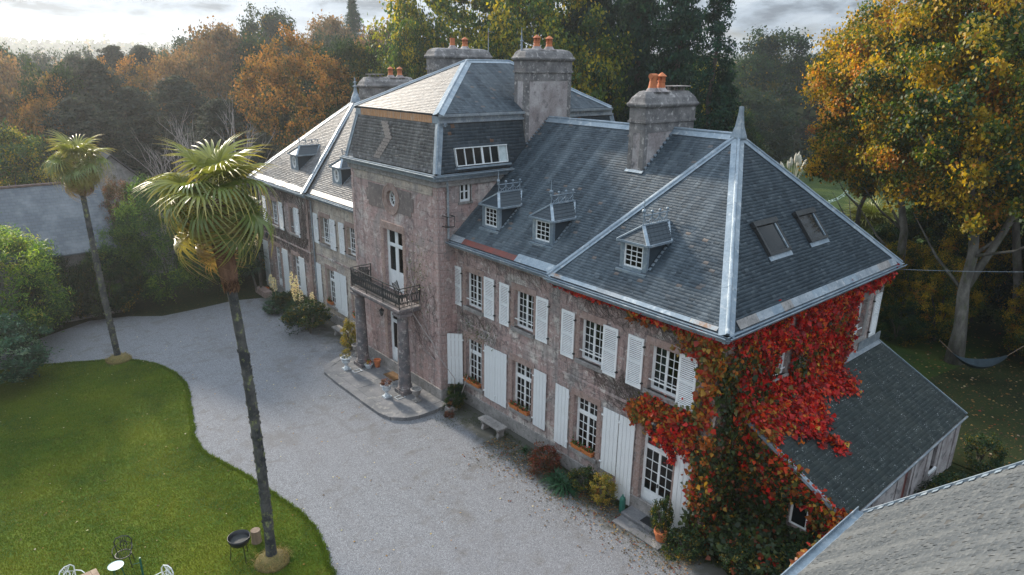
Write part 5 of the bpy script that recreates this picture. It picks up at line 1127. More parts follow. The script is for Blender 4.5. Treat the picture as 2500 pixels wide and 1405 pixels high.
# ================================================================== vegetation
def pal(*cw):
    c = np.array([x[0] for x in cw], float); w = np.array([x[1] for x in cw], float); return c, w/w.sum()
P_GOLD = pal(((.50, .31, .02), 2.6), ((.34, .24, .02), 2.6), ((.50, .22, .025), 1.3), ((.12, .15, .02), 2.6), ((.035, .075, .02), 2.6), ((.36, .13, .04), .6))
P_GOLD2 = pal(((.46, .31, .02), 1.7), ((.28, .22, .02), 2.2), ((.08, .12, .02), 3), ((.03, .065, .02), 3), ((.42, .18, .03), .6))
P_YG = pal(((.44, .34, .02), 1.4), ((.24, .24, .02), 2.2), ((.07, .13, .02), 3.4), ((.03, .07, .02), 3))
P_BEECH = pal(((.38, .19, .045), 3), ((.28, .15, .04), 3), ((.16, .11, .035), 2), ((.10, .09, .03), 1.2), ((.40, .19, .05), 1.5))
P_BROWN = pal(((.25, .15, .075), 3), ((.18, .12, .065), 3), ((.12, .10, .06), 2), ((.34, .20, .08), 1))
P_DARK = pal(((.025, .05, .032), 3), ((.038, .06, .032), 2), ((.07, .08, .035), .8), ((.02, .04, .032), 2))
P_DKG = pal(((.02, .05, .02), 3), ((.032, .065, .02), 2), ((.12, .11, .02), .6), ((.012, .032, .02), 2.4), ((.25, .17, .02), .25))
P_FIR = pal(((.014, .05, .036), 3), ((.02, .065, .04), 3), ((.04, .085, .04), 1))
P_CYP = pal(((.035, .05, .042), 3), ((.05, .062, .05), 2), ((.075, .08, .06), 1))
P_BAMB = pal(((.15, .27, .03), 2.4), ((.26, .36, .05), 2.4), ((.06, .14, .03), 3), ((.40, .38, .09), 1), ((.03, .08, .025), 1.6))
P_LAUR = pal(((.03, .085, .05), 3), ((.06, .14, .09), 2), ((.20, .30, .22), 1.3), ((.03, .055, .035), 2))
P_RED = pal(((.58, .018, .014), 4), ((.34, .010, .014), 3.2), ((.66, .07, .015), 1.8), ((.66, .18, .02), .5), ((.16, .012, .012), 2.2), ((.60, .38, .05), .3), ((.05, .05, .02), .5))
P_ORG = pal(((.44, .13, .02), 3), ((.42, .24, .03), 2), ((.40, .03, .015), 2), ((.22, .14, .025), 2), ((.09, .10, .02), 2), ((.25, .07, .02), 1.5))
P_GRN = pal(((.035, .06, .02), 4), ((.055, .085, .02), 2), ((.025, .045, .02), 3), ((.20, .05, .02), .7), ((.13, .11, .02), .8))
P_REDD = pal(((.11, .06, .045), 3), ((.06, .06, .035), 3), ((.30, .20, .18), .5), ((.16, .07, .05), 1.5))
def leafgeo(C, size, aspect, outdir=None, droop=0.0, rs=NR, bias=.6, col=None, jit=.22):
    """folded rhombic leaves at C; outdir biases the leaf plane"""
    N = len(C); n = rs.normal(size=(N, 3)); n /= np.linalg.norm(n, axis=1)[:, None]
    if outdir is not None: n = n*(1-bias)+outdir*bias; n /= np.linalg.norm(n, axis=1)[:, None]+1e-9
    t = rs.normal(size=(N, 3)); t[:, 2] -= droop; t -= n*(t*n).sum(1)[:, None]; t /= np.linalg.norm(t, axis=1)[:, None]+1e-9
    s = np.cross(n, t); L = (size*rs.uniform(.6, 1.3, N))[:, None]; w = L*aspect
    V = np.stack([C-t*L*.5, C+s*w*.5+n*w*.18, C+t*L*.5, C-s*w*.5+n*w*.18], 1).reshape(-1, 3)
    Fq = np.arange(4*N).reshape(N, 4)
    if col is None: return V, Fq
    c = col*(1+rs.uniform(-jit, jit, (N, 1)))*(1+rs.uniform(-.08, .08, (N, 3))); return V, Fq, np.repeat(np.clip(c, 0, 1), 4, 0)
def crown_mesh(name, palette, n=14000, leaf=.055, lobes=26, sub=9, sig=.075, aspect=.7, shell=.62, flat=1.0, seed=0, top_light=0, lr=(.26, .42), mat='leaf', lowcut=-.75, grad=None):
    rs = np.random.RandomState(100+seed); d = rs.normal(size=(lobes, 3)); d /= np.linalg.norm(d, axis=1)[:, None]; d[:, 2] = np.where(d[:, 2] < lowcut, -d[:, 2], d[:, 2])
    lc = d*shell*rs.uniform(.7, 1.12, (lobes, 1)); lr_ = rs.uniform(*lr, lobes)
    # sub clumps on the lobe shells
    S, SC, SO = [], [], []
    for i in range(lobes):
        q = rs.normal(size=(sub*3, 3)); q /= np.linalg.norm(q, axis=1)[:, None]; q = q[(q @ d[i]) > -.35][:sub]; p = lc[i]+q*lr_[i]*rs.uniform(.75, 1.15, (len(q), 1))
        keep = np.ones(len(p), bool)
        for j in range(lobes):
            if j != i: keep &= np.linalg.norm(p-lc[j], axis=1) > lr_[j]*.62
        S.append(p[keep]); SO.append(q[keep])
    S = np.concatenate(S); SO = np.concatenate(SO); M_ = len(S); pc, pw = palette
    lob = rs.choice(len(pc), M_, p=pw); k = rs.randint(0, M_, n); sg = sig*rs.uniform(.6, 1.4, M_)[k][:, None]
    C = S[k]+rs.normal(size=(n, 3))*sg*np.array([1, 1, .75]); own = rs.rand(n) < .35; ci = np.where(own, rs.choice(len(pc), n, p=pw), lob[k]); col = pc[ci].copy()
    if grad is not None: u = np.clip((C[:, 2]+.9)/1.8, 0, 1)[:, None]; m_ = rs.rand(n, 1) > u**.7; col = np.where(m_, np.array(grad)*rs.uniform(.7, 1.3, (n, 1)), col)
    V, Fq, cc = leafgeo(C, np.full(n, leaf), aspect, SO[k], .4, rs, .45, col); V[:, 2] *= flat
    return np_mesh(name, V, Fq, M[mat], {'col': cc})
def conifer_mesh(name, palette, n=12000, whorls=26, br=8, leaf=.05, seed=0, droop=.35, slim=1.0, ragged=.25, power=.85, mat='leaf_matte', body=0.0):
    rs = np.random.RandomState(300+seed); C = []; per = n//(whorls*br)
    for i in range(whorls):
        z = 1-(i+.3)/whorls; Lb = (1-z)**power*slim
        if body: Lb = slim*min(1, ((1-z)*3.2)**.6)*(1 if z > .1 else .9)
        for b in range(br):
            a = rs.rand()*6.283; L = Lb*rs.uniform(1-ragged, 1+ragged*.6)+.02; u = rs.rand(per)**.7; zz = z+rs.uniform(-.02, .02)-droop*L*.35*u**1.5+.04*L
            w = .05*slim+.10*L*u; C.append(np.stack([L*u*np.cos(a)+rs.normal(size=per)*w*.6, L*u*np.sin(a)+rs.normal(size=per)*w*.6, zz+rs.normal(size=per)*.006-np.abs(rs.normal(size=per))*.012], 1))
    C = np.concatenate(C); pc, pw = palette; col = pc[rs.choice(len(pc), len(C), p=pw)]; o = C*np.array([1, 1, 0]); o /= np.linalg.norm(o, axis=1)[:, None]+1e-6
    V, Fq, cc = leafgeo(C, np.full(len(C), leaf), .45, o+np.array([0, 0, .6]), .8, rs, .5, col)
    return np_mesh(name, V, Fq, M[mat], {'col': cc})
CM = {}
CM['gold'] = crown_mesh('crown', P_GOLD, 72000, .030, 38, 13, .055, .75, seed=1)
CM['gold2'] = crown_mesh('crown', P_GOLD2, 72000, .030, 38, 13, .055, .75, seed=2)
CM['yg'] = crown_mesh('crown', P_YG, 44000, .038, 34, 12, .06, .75, seed=3)
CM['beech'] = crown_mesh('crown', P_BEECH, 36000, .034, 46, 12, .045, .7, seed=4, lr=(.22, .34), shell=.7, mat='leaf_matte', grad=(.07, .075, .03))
CM['brown'] = crown_mesh('crown', P_BROWN, 20000, .05, 26, 9, .07, .7, seed=5, mat='leaf_matte')
CM['dkg'] = crown_mesh('crown', P_DKG, 30000, .045, 30, 9, .07, .7, seed=6, mat='leaf_matte')
CM['dark'] = crown_mesh('crown', P_DARK, 22000, .052, 26, 9, .07, .7, seed=7, mat='leaf_matte')
CM['fir'] = conifer_mesh('crown', P_FIR, 34000, 34, 10, .017, 8, slim=.26, ragged=.35)
CM['fir2'] = conifer_mesh('crown', P_FIR, 30000, 28, 9, .018, 9, slim=.30, ragged=.45, droop=.6)
CM['cyp'] = conifer_mesh('crown', P_CYP, 26000, 40, 10, .020, 10, slim=.17, ragged=.2, body=1)
CM['spire'] = conifer_mesh('crown', P_FIR, 12000, 20, 6, .014, 11, slim=.16, ragged=.4, droop=1.1)
BARK = {}
def trunk(parent, x, y, h, r, z0=GZ, lean=(0, 0), fork=0, mat='bark', limbs=7, R_=4, zc=None, seed=0):
    rs = random.Random(seed*7+3); m = MB(); n = 7; pts = [Vector((x+lean[0]*(i/n)**1.3+rs.uniform(-.06, .06)*i, y+lean[1]*(i/n)**1.3+rs.uniform(-.06, .06)*i, z0+h*i/n)) for i in range(n+1)]
    m.tube(pts, [r*(1.35 if i == 0 else 1-.11*i) for i in range(n+1)], 9); o = m.build('trunk', M[mat], parent, smooth=True)
    for k in range(limbs):
        i = rs.randint(max(2, n-5), n-1); a = rs.uniform(0, 6.28); L = R_*rs.uniform(.5, .85); b = pts[i]; e = b+Vector((math.cos(a)*L, math.sin(a)*L, L*rs.uniform(.5, 1.2))); mid = b.lerp(e, .5)+Vector((0, 0, -.1*L))
        q = MB(); q.tube([b, mid, e], [r*.3, r*.18, r*.04], 6); q.build('limb', M[mat], o, smooth=True)
    if fork:
        b = pts[2]; q = MB(); L = h*.75; a = fork; e = [b+Vector((math.cos(a)*L*.32*u+.12*math.sin(5*u), math.sin(a)*L*.32*u, L*u)) for u in (0, .25, .5, .75, 1)]; q.tube(e, [r*.6, r*.5, r*.42, r*.3, r*.1], 8); q.build('limb', M[mat], o, smooth=True)
    return o
def tree(name, label, x, y, top, r, kind, zb=None, tr=None, cat='tree', group=None, ratio=1.0, mat='bark', seed=0, lean=(0, 0), fork=0, limbs=6, rot=None, z0=GZ):
    t = thing(name, label, cat, (x, y, z0), group)
    con = kind in ('fir', 'fir2', 'cyp', 'spire'); rot = rot if rot is not None else R.uniform(0, 6.28)
    if con:
        zb = z0+.3 if zb is None else zb; H_ = top-zb; sl_ = {'fir': .26, 'fir2': .30, 'cyp': .17, 'spire': .16}[kind]
        T = Matrix.Translation((x, y, zb)) @ Matrix.Rotation(rot, 4, 'Z') @ Matrix.Diagonal((r/sl_, r/sl_*ratio, H_, 1)); place('crown', CM[kind], t, T)
        trunk(t, x, y, H_*.9, tr or .3, z0, limbs=0, mat='bark_dark', seed=seed)
    else:
        zb = top-2*r*1.25 if zb is None else zb; zc = (top+zb)/2; T = Matrix.Translation((x+lean[0], y+lean[1], zc)) @ Matrix.Rotation(rot, 4, 'Z') @ Matrix.Diagonal((r, r*ratio, (top-zb)/2, 1)); place('crown', CM[kind], t, T)
        trunk(t, x, y, max(.6, zc-z0), tr or .22, z0, lean=lean, limbs=limbs, R_=r, mat=mat, seed=seed, fork=fork)
    return t
UNDER = []
# --- right-hand trees
tree('maple_tree', 'tall golden tree with a pale forked trunk nearest the hammock', 23.3, 0, 20.5, 5.8, 'gold2', 6.4, .36, lean=(-.6, 1.0), fork=-1.2, seed=1, limbs=5)
tree('maple_tree', 'orange-gold tree whose crown bulges over the meadow right of the roof', 27.6, 4.6, 19.4, 5.6, 'gold', 6.0, .34, lean=(.4, 2.2), seed=2, limbs=5)
tree('maple_tree', 'golden tree at the top right corner with a leaning trunk', 28.1, -1.6, 20, 5.6, 'gold', 6.2, .3, lean=(-1.4, 2.6), seed=3, limbs=4)
tree('maple_tree', 'lower orange tree hanging over the pampas grass', 31.2, 9.2, 14.2, 4.2, 'gold', 6.2, .25, seed=4, limbs=4)
tree('maple_tree', 'yellow-green tree at the right edge behind the hammock', 32, -7, 15, 5.5, 'gold2', 3.0, .3, seed=5)
tree('holly_tree', 'dark broad tree filling the shade behind the pale trunks', 38, -2, 11, 6.5, 'dkg', .5, .3, seed=6)
tree('holly_tree', 'dark tree between the golden trees and the garden arbour', 37, 4.8, 7.5, 3.4, 'dkg', .2, .2, seed=7)
tree('holly_tree', 'dark low tree at the far right behind the trunks', 30, -12, 10, 6, 'dkg', 0, .3, seed=8)
tree('holly_tree', 'very dark tree on the meadow edge left of the pampas grass', 112, 76, 17.5, 9.5, 'dkg', -.2, .3, seed=9)
tree('oak_tree', 'tree with a golden top beside the far hill view', 98, 56, 21.5, 9.5, 'dkg', 0, .3, seed=10)
tree('holly_tree', 'dark green round tree beneath the golden-topped one', 112, 47, 18.5, 10, 'dkg', -.2, .3, seed=11)
tree('oak_tree', 'dark autumn tree between the spire fir and the meadow', 56, 36, 10.5, 4.5, 'dkg', -.2, .3, seed=12)
tree('oak_tree', 'small yellowing tree just right of the tall firs', 41, 28.6, 15.6, 3.0, 'yg', 2, .2, seed=13)
tree('oak_tree', 'dark tree behind the near chimney pots', 40, 30, 12.5, 5, 'dkg', 0, .3, seed=14)
tree('holly_tree', 'dark hedge tree at the far side of the meadow', 78, 46, 12, 7, 'dark', -.5, .3, seed=15); tree('holly_tree', 'dark hedge tree behind the golden crowns', 86, 22, 14, 8, 'dkg', -.5, .3, seed=16); tree('holly_tree', 'broad dark tree far right of the meadow', 60, 8, 13, 8, 'dkg', -.5, .3, seed=17)
for i, (x, y, tp, rx, ry, k_, lb) in enumerate([(31, 1.5, 6.5, 3.2, 2.6, 'dkg', 'dark undergrowth behind the pale forked trunk'), (30, 5.2, 4.4, 2.2, 2.0, 'gold2', 'yellow-leaved undergrowth right of the fan palm'), (34, -4.5, 8, 4, 3, 'dkg', 'dark undergrowth behind the hammock'), (26.5, 5.8, 4.6, 1.8, 1.8, 'gold2', 'leafy young maple near the roof corner'), (25.8, 1.8, 5.0, 1.9, 1.8, 'gold2', 'leafy young maple between the two nearest trunks'), (28.5, -5.5, 5.5, 2.6, 2.4, 'dkg', 'dark shrubbery right of the leaning trunk'), (24.0, 3.2, 2.2, 1.6, 1.6, 'dkg', 'low dark shrub in front of the trunks'), (26.5, -3.2, 5.6, 2.4, 2.2, 'gold2', 'young maple just behind the hammock'), (32.5, -1.5, 10.5, 4.2, 3.6, 'dkg', 'tall dark undergrowth between the pale trunks'), (29.8, 1.8, 7.6, 2.4, 2.2, 'gold2', 'leafy sapling behind the leaning trunk'), (27.5, -3.6, 8.5, 2.4, 2.4, 'gold2', 'young maple crowding the leaning trunk'), (40.5, 8.6, 4.6, 3.0, 2.6, 'dkg', 'dark shrub beside the fan palm')]):
    UNDER.append((x, y, tp, rx, ry, k_, lb))
# --- trees behind the house
tree('oak_tree', 'huge yellow-green tree behind the tower chimney', 21, 42, 25.5, 7.2, 'yg', 5, .5, seed=18); tree('oak_tree', 'tall yellow and green tree behind the tower roof ridge', 22.5, 31.5, 23, 6.4, 'yg', 5, .5, seed=19)
tree('oak_tree', 'yellow tree just left of the tower chimney', 15.8, 40.5, 18.5, 3.6, 'yg', 5, .3, seed=20); tree('yew_tree', 'dark green round tree left of the yellow one', 13.8, 45.5, 17, 3.8, 'dkg', 4, .3, seed=21)
tree('oak_tree', 'dull yellow tree squeezed between oak and firs', 27, 33, 20, 5, 'dkg', 4, .3, seed=22)
for i, (x, y, tp, r, k, lb) in enumerate([(25.8, 29.5, 25.5, 4.6, 'fir', 'tall dark fir behind the tower chimney pots, leftmost of the fir group'), (29.5, 28.3, 28, 5.2, 'fir2', 'tallest dark fir in the group behind the roof ridge'), (28.4, 23.3, 24.5, 4.6, 'fir', 'dark fir just left of the spire-topped one'), (26.2, 18.6, 20.6, 3.3, 'spire', 'thin spire-topped fir with drooping branches against the sky'), (34, 32.5, 24, 4.8, 'fir2', 'dark fir standing behind the spire-topped one'), (30, 34, 25, 5, 'fir', 'dark fir behind the big oaks'), (27.0, 18.0, 14.2, 3.6, 'fir2', 'lower dark fir right of the near chimney')]):
    tree('fir_tree', lb, x, y, tp, r, k, 1.0, .4, seed=30+i)
# --- wood on the left
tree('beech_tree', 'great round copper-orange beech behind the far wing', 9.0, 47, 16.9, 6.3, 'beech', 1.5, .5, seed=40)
L_ = [('brown_tree', 'pinkish brown tree above the copper beech', 10.8, 74, 19.4, 6.0, 'brown', 3), ('brown_tree', 'smaller brown tree left of the copper beech', 5.0, 67, 16, 4.6, 'brown', 2), ('brown_tree', 'orange-brown tree at the far left of the wood', -7, 79.5, 13, 5.2, 'brown', 2), ('brown_tree', 'second orange-brown tree near the left edge', -3.2, 84, 13.8, 5, 'brown', 2),
      ('brown_tree', 'thin orange tree between the dark cypresses', 2.5, 60, 13.2, 2.4, 'brown', 3), ('green_tree', 'yellow-green tree with orange flecks at the left edge', -12.2, 49, 10.5, 3.9, 'yg', .5), ('green_tree', 'leafy tree low at the left edge above the barn', -16, 52, 9, 4, 'yg', .5),
      ('oak_tree', 'feathery dark tree on the skyline, middle of the wood', 22, 88, 22.0, 6, 'dkg', 4), ('oak_tree', 'wide brown skyline tree left of the lone spruce', 32, 89, 22.0, 6.5, 'brown', 4), ('oak_tree', 'brown skyline tree right of the lone spruce', 34.5, 77, 20.5, 6, 'brown', 4), ('oak_tree', 'dark tree behind the copper beech', 18, 62, 16.5, 5, 'dkg', 3), ('oak_tree', 'green-brown tree between beech and oak', 20, 56, 16, 4.5, 'dkg', 3)]
for i, (nm, lb, x, y, tp, r, k, zb) in enumerate(L_): tree(nm, lb, x, y, tp, r, k, zb, .3, seed=50+i)
C_ = [(-3.4, 73, 14.8, 3.2, 'leftmost of the dark cypresses on the skyline'), (.7, 76, 15.9, 3.6, 'tallest of the dark cypresses on the skyline'), (3.6, 75.5, 15.9, 3.0, 'right-hand dark cypress on the skyline'), (-7.2, 50.5, 12.0, 3.2, 'grey-green cypress standing behind the barn roof'), (-2.9, 54.6, 12.4, 3.4, 'dark cypress behind the barn cross wing'), (1.8, 57.6, 13.2, 3.6, 'dark cypress left of the copper beech'), (2.4, 49, 11.6, 3.0, 'dark cypress behind the bare tree')]
for i, (x, y, tp, r, lb) in enumerate(C_): tree('cypress_tree', lb, x, y, tp, r, 'cyp', 0, .3, seed=70+i)
tree('spruce_tree', 'lone small spruce poking above the skyline', 40.1, 95.8, 24.6, 3.4, 'fir', 12, .3, seed=80); tree('cypress_tree', 'small yellow-green conifer behind the far wing eaves', 2.2, 39.5, 9.8, 1.4, 'cyp', 3, .15, seed=81)
# fill of the wood: alike trees share one label and group
rs = random.Random(5); n = 0
wood = []
for D, us in ((66, (-60, 760)), (84, (-120, 900)), (102, (-120, 1000)), (124, (-100, 1000))):
    u = us[0]
    while u < us[1]:
        uu = u+rs.uniform(-20, 20); az = yaw-math.atan((uu-1250)/1662/math.cos(pit)); x, y = -16.7+D*math.cos(az)+rs.uniform(-3, 3), -9.9+D*math.sin(az)+rs.uniform(-3, 3)
        if D < 80 and not (x < -5 or uu < 520): u += 4*26; continue
        top = 13.6+D*.014+max(0, (uu-250))/1000*6*(D/100)+rs.uniform(-1.6, 1.2); r = rs.uniform(3.6, 5.6)
        wood.append((x, y, top, r, rs.choice(['brown', 'cyp', 'dark', 'dkg', 'cyp', 'beech', 'dkg', 'dark'])))
        u += (r*1.75)*1662/D/1.25
for (x, y, top, r, k) in wood:
    lab, g = {'brown': ('brown autumn tree among many in the far wood', 'brown trees of the far wood'), 'beech': ('orange-brown beech among many in the far wood', 'beeches of the far wood'), 'dark': ('dark green tree among many in the far wood', 'dark trees of the far wood'), 'dkg': ('green-brown tree among many in the far wood', 'green trees of the far wood'), 'cyp': ('dark conifer among many in the far wood', 'conifers of the far wood')}[k]
    t = thing('wood_tree', lab, 'tree', (x, y, GZ), g); T = Matrix.Translation((x, y, (top+.5)/2 if k != 'cyp' else 0)) @ Matrix.Rotation(rs.uniform(0, 6.28), 4, 'Z')
    place('crown', CM[k], t, T @ (Matrix.Diagonal((r, r, (top-.5)/2*1.0, 1)) if k != 'cyp' else Matrix.Diagonal((r/.17*.75, r/.17*.75, top, 1))))
    if 'TRK' not in globals(): q = MB(); q.tube([(0, 0, 0), (.1, 0, .5), (0, .1, 1)], [.3, .25, .12], 7); TRK = q.mesh('trunk', M['bark_dark'])
    place('trunk', TRK, t, Matrix.Translation((x, y, GZ)) @ Matrix.Diagonal((1, 1, top*.6, 1)))
# mass of wood beyond
rsn = np.random.RandomState(42); N_ = 620; CC, COLS = [], []
for i in range(N_):
    if i < 430: az = yaw+rsn.uniform(-.42, .95); D = rsn.uniform(135, 330)
    else: az = yaw+rsn.uniform(-.85, -.40); D = rsn.uniform(120, 420)
    x, y = -16.7+D*math.cos(az), -9.9+D*math.sin(az); zb = GZ-9*min(1, max(0, (D-110)/160))**1.2 if D < 450 else 0; top = 15.0-max(0, (D-100))*.006+rsn.uniform(-2, .8)+(0 if i >= 430 else max(0, min(1, (.95-(az-yaw)-.35)))*2.0); 
    if i >= 430: top = min(top, 11.5)
    r = rsn.uniform(3.5, 6.5); k = 210; d = rsn.normal(size=(k, 3)); d /= np.linalg.norm(d, axis=1)[:, None]; h = (top-zb)*.5
    P3 = np.array([x, y, zb+h])+d*np.array([r, r, h])*rsn.uniform(.75, 1.08, (k, 1)); CC.append(P3)
    pc, pw = [P_BROWN, P_DARK, P_DKG, P_CYP][rsn.randint(4)]; COLS.append(pc[rsn.choice(len(pc), k, p=pw)])
CC = np.concatenate(CC); COLS = np.concatenate(COLS); V, Fq, cc = leafgeo(CC, np.full(len(CC), 1.5), .8, None, 0, rsn, 0, COLS); o = nobj('distant_wood', np_mesh('distant_wood', V, Fq, M['leaf_matte'], {'col': cc})); tag(o, 'distant mixed wood fading into haze behind the garden', 'wood', None, 'stuff')
# far wooded hillsides: rounded clumps on the rising ground
N_ = 2600; az = yaw+rsn.uniform(-.8, 1.0, N_); D = rsn.uniform(420, 1100, N_); x = -16.7+D*np.cos(az); y = -9.9+D*np.sin(az); h = np.clip((np.hypot(x-5, y-15)-330)/450, 0, 1); z = h*(26+5*np.sin(x*.008+1)+3*np.sin(y*.012+x*.006))+rsn.uniform(-6, 1.5, N_)
k = 14; C3 = np.repeat(np.stack([x, y, z], 1), k, 0)+rsn.normal(size=(N_*k, 3))*np.array([7, 7, 2.2]); pc, pw = P_DKG; V, Fq, cc = leafgeo(C3, np.full(N_*k, 5.), .8, np.array([[0, 0, 1.]]), 0, rsn, .4, pc[rsn.choice(len(pc), N_*k, p=pw)]); o = nobj('hillside_wood', np_mesh('hillside_wood', V, Fq, M['leaf_matte'], {'col': cc})); tag(o, 'woods covering the blue far hills', 'wood', None, 'stuff')
# bare tree
bt = thing('bare_tree', 'leafless pale grey tree standing in front of the dark wood', 'tree', (-3.4, 39.5, GZ)); m = MB(); rb = random.Random(9)
def grow(p, d, L, r, dep, mb):
    pts = [p]; n = 4; rr = [r]
    for i in range(n): d = (d+Vector((rb.uniform(-.18, .18), rb.uniform(-.18, .18), rb.uniform(-.02, .14)))).normalized(); p = p+d*L/n; pts.append(p); rr.append(r*(1-.14*(i+1)))
    mb.tube(pts, rr, 5 if dep < 2 else 4, False)
    if dep < 5 and r > .006:
        for k in range(3 if dep < 3 else 2):
            q = pts[rb.randint(2, n)]; a = rb.uniform(0, 6.28); s_ = rb.uniform(.35, .75); e = Vector((math.cos(a), math.sin(a), .2)); grow(q, (d+e*s_).normalized(), L*rb.uniform(.55, .8), r*.55, dep+1, mb)
grow(Vector((-3.4, 39.5, GZ)), Vector((0, 0, 1)), 5.2, .20, 0, m); tk = m
for a, l_ in ((2.6, 1.0), (4.0, .9), (.2, .85), (3.2, 1.0)): grow(Vector((-3.4, 39.5, 3.2)), Vector((math.cos(a)*.55, math.sin(a)*.55, 1)).normalized(), 3.6*l_, .11, 1, m)
m.build('branches', M['deadwood'], bt, smooth=True)
# --- shrubs
def shrub(name, label, x, y, top, rx, ry, mesh, zb=GZ-.4, cat='shrub', group=None, rot=None):
    t = thing(name, label, cat, (x, y, GZ), group); place('crown', CM[mesh], t, Matrix.Translation((x, y, (top+zb)/2)) @ Matrix.Rotation(R.uniform(0, 6) if rot is None else rot, 4, 'Z') @ Matrix.Diagonal((rx, ry, (top-zb)/2, 1)))
    m = MB()
    for k in range(4): a = k*1.6+.3; m.tube([(x, y, GZ), (x+.15*rx*math.cos(a), y+.15*ry*math.sin(a), top*.3), (x+.4*rx*math.cos(a), y+.4*ry*math.sin(a), top*.55)], [.05, .04, .015], 5)
    m.build('stem', M['bark_dark'], t); return t
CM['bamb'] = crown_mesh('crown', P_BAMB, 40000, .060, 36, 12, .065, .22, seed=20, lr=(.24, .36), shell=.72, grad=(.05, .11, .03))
CM['bamb2'] = crown_mesh('crown', pal(((.09, .17, .03), 2.4), ((.17, .25, .04), 1.2), ((.05, .11, .03), 3), ((.03, .07, .025), 2.4)), 36000, .062, 30, 12, .065, .22, seed=21, lr=(.24, .36), shell=.7)
CM['laur'] = crown_mesh('crown', P_LAUR, 16000, .075, 26, 10, .07, .35, seed=22)
CM['redd'] = crown_mesh('crown', P_REDD, 14000, .05, 30, 10, .07, .5, seed=23)
CM['smallsh'] = crown_mesh('crown', P_DKG, 5000, .10, 18, 8, .09, .5, seed=24); CM['yell'] = crown_mesh('crown', pal(((.24, .20, .04), 3), ((.12, .14, .03), 3), ((.30, .20, .04), 1)), 3500, .10, 16, 8, .1, .5, seed=25); CM['redsh'] = crown_mesh('crown', pal(((.14, .035, .025), 3), ((.08, .05, .025), 3), ((.22, .06, .03), 1)), 3500, .11, 16, 8, .1, .5, seed=26)
for (x, y, tp, rx, ry, k_, lb) in UNDER: shrub('undergrowth', lb, x, y, tp, rx, ry, k_)
shrub('bamboo_thicket', 'big rounded bamboo thicket at the left edge beside the drive', -15.6, 34.2, 6.4, 5.0, 3.4, 'bamb', cat='bamboo')
shrub('bamboo_thicket', 'lower bamboo clump leaning out over the drive at the left edge', -18.6, 33.4, 4.8, 2.8, 2.4, 'bamb', cat='bamboo'); shrub('bamboo_thicket', 'tall dark bamboo thicket behind the near palm crown', -6.0, 35.9, 7.8, 3.3, 2.6, 'bamb2', cat='bamboo'); shrub('bamboo_thicket', 'bamboo thicket between the barn and the tall one, in shade', -8.8, 36.1, 5.4, 2.3, 1.7, 'bamb2', cat='bamboo'); shrub('bamboo_thicket', 'bamboo thicket beside the far end of the house', -2.9, 36.6, 6.2, 2.9, 2.6, 'bamb2', cat='bamboo')
shrub('red_leaved_shrub', 'tall reddish green shrub in front of the barn end', -8.0, 37.4, 8.0, 1.3, 1.2, 'redd', 3.0); shrub('laurel', 'glossy blue-green rhododendron at the left edge of the lawn', -16.4, 27.6, 3.4, 2.6, 3.0, 'laur'); shrub('laurel', 'dark shrub deep in shade below the barn roof', -11.2, 36.6, 3.4, 1.9, 1.2, 'dkg'); shrub('laurel', 'dark shrub against the barn wall beside the big bamboo', -12.4, 35.2, 4.2, 2.4, 1.3, 'dkg'); shrub('laurel', 'dark leafy shrub under the barn eave behind the far palm', -9.9, 35.1, 4.2, 1.9, 1.2, 'dkg'); shrub('laurel', 'dark shrub behind the far end of the wing', .6, 38.5, 6.2, 2.2, 2.0, 'dkg'); shrub('laurel', 'low dark shrub behind the far bamboo', -1.2, 40.5, 4.2, 2.6, 2.0, 'dkg')
shrub('laurel', 'dark bush left of the bamboo at the picture edge', -19.8, 33, 4, 2.4, 2.4, 'dkg')
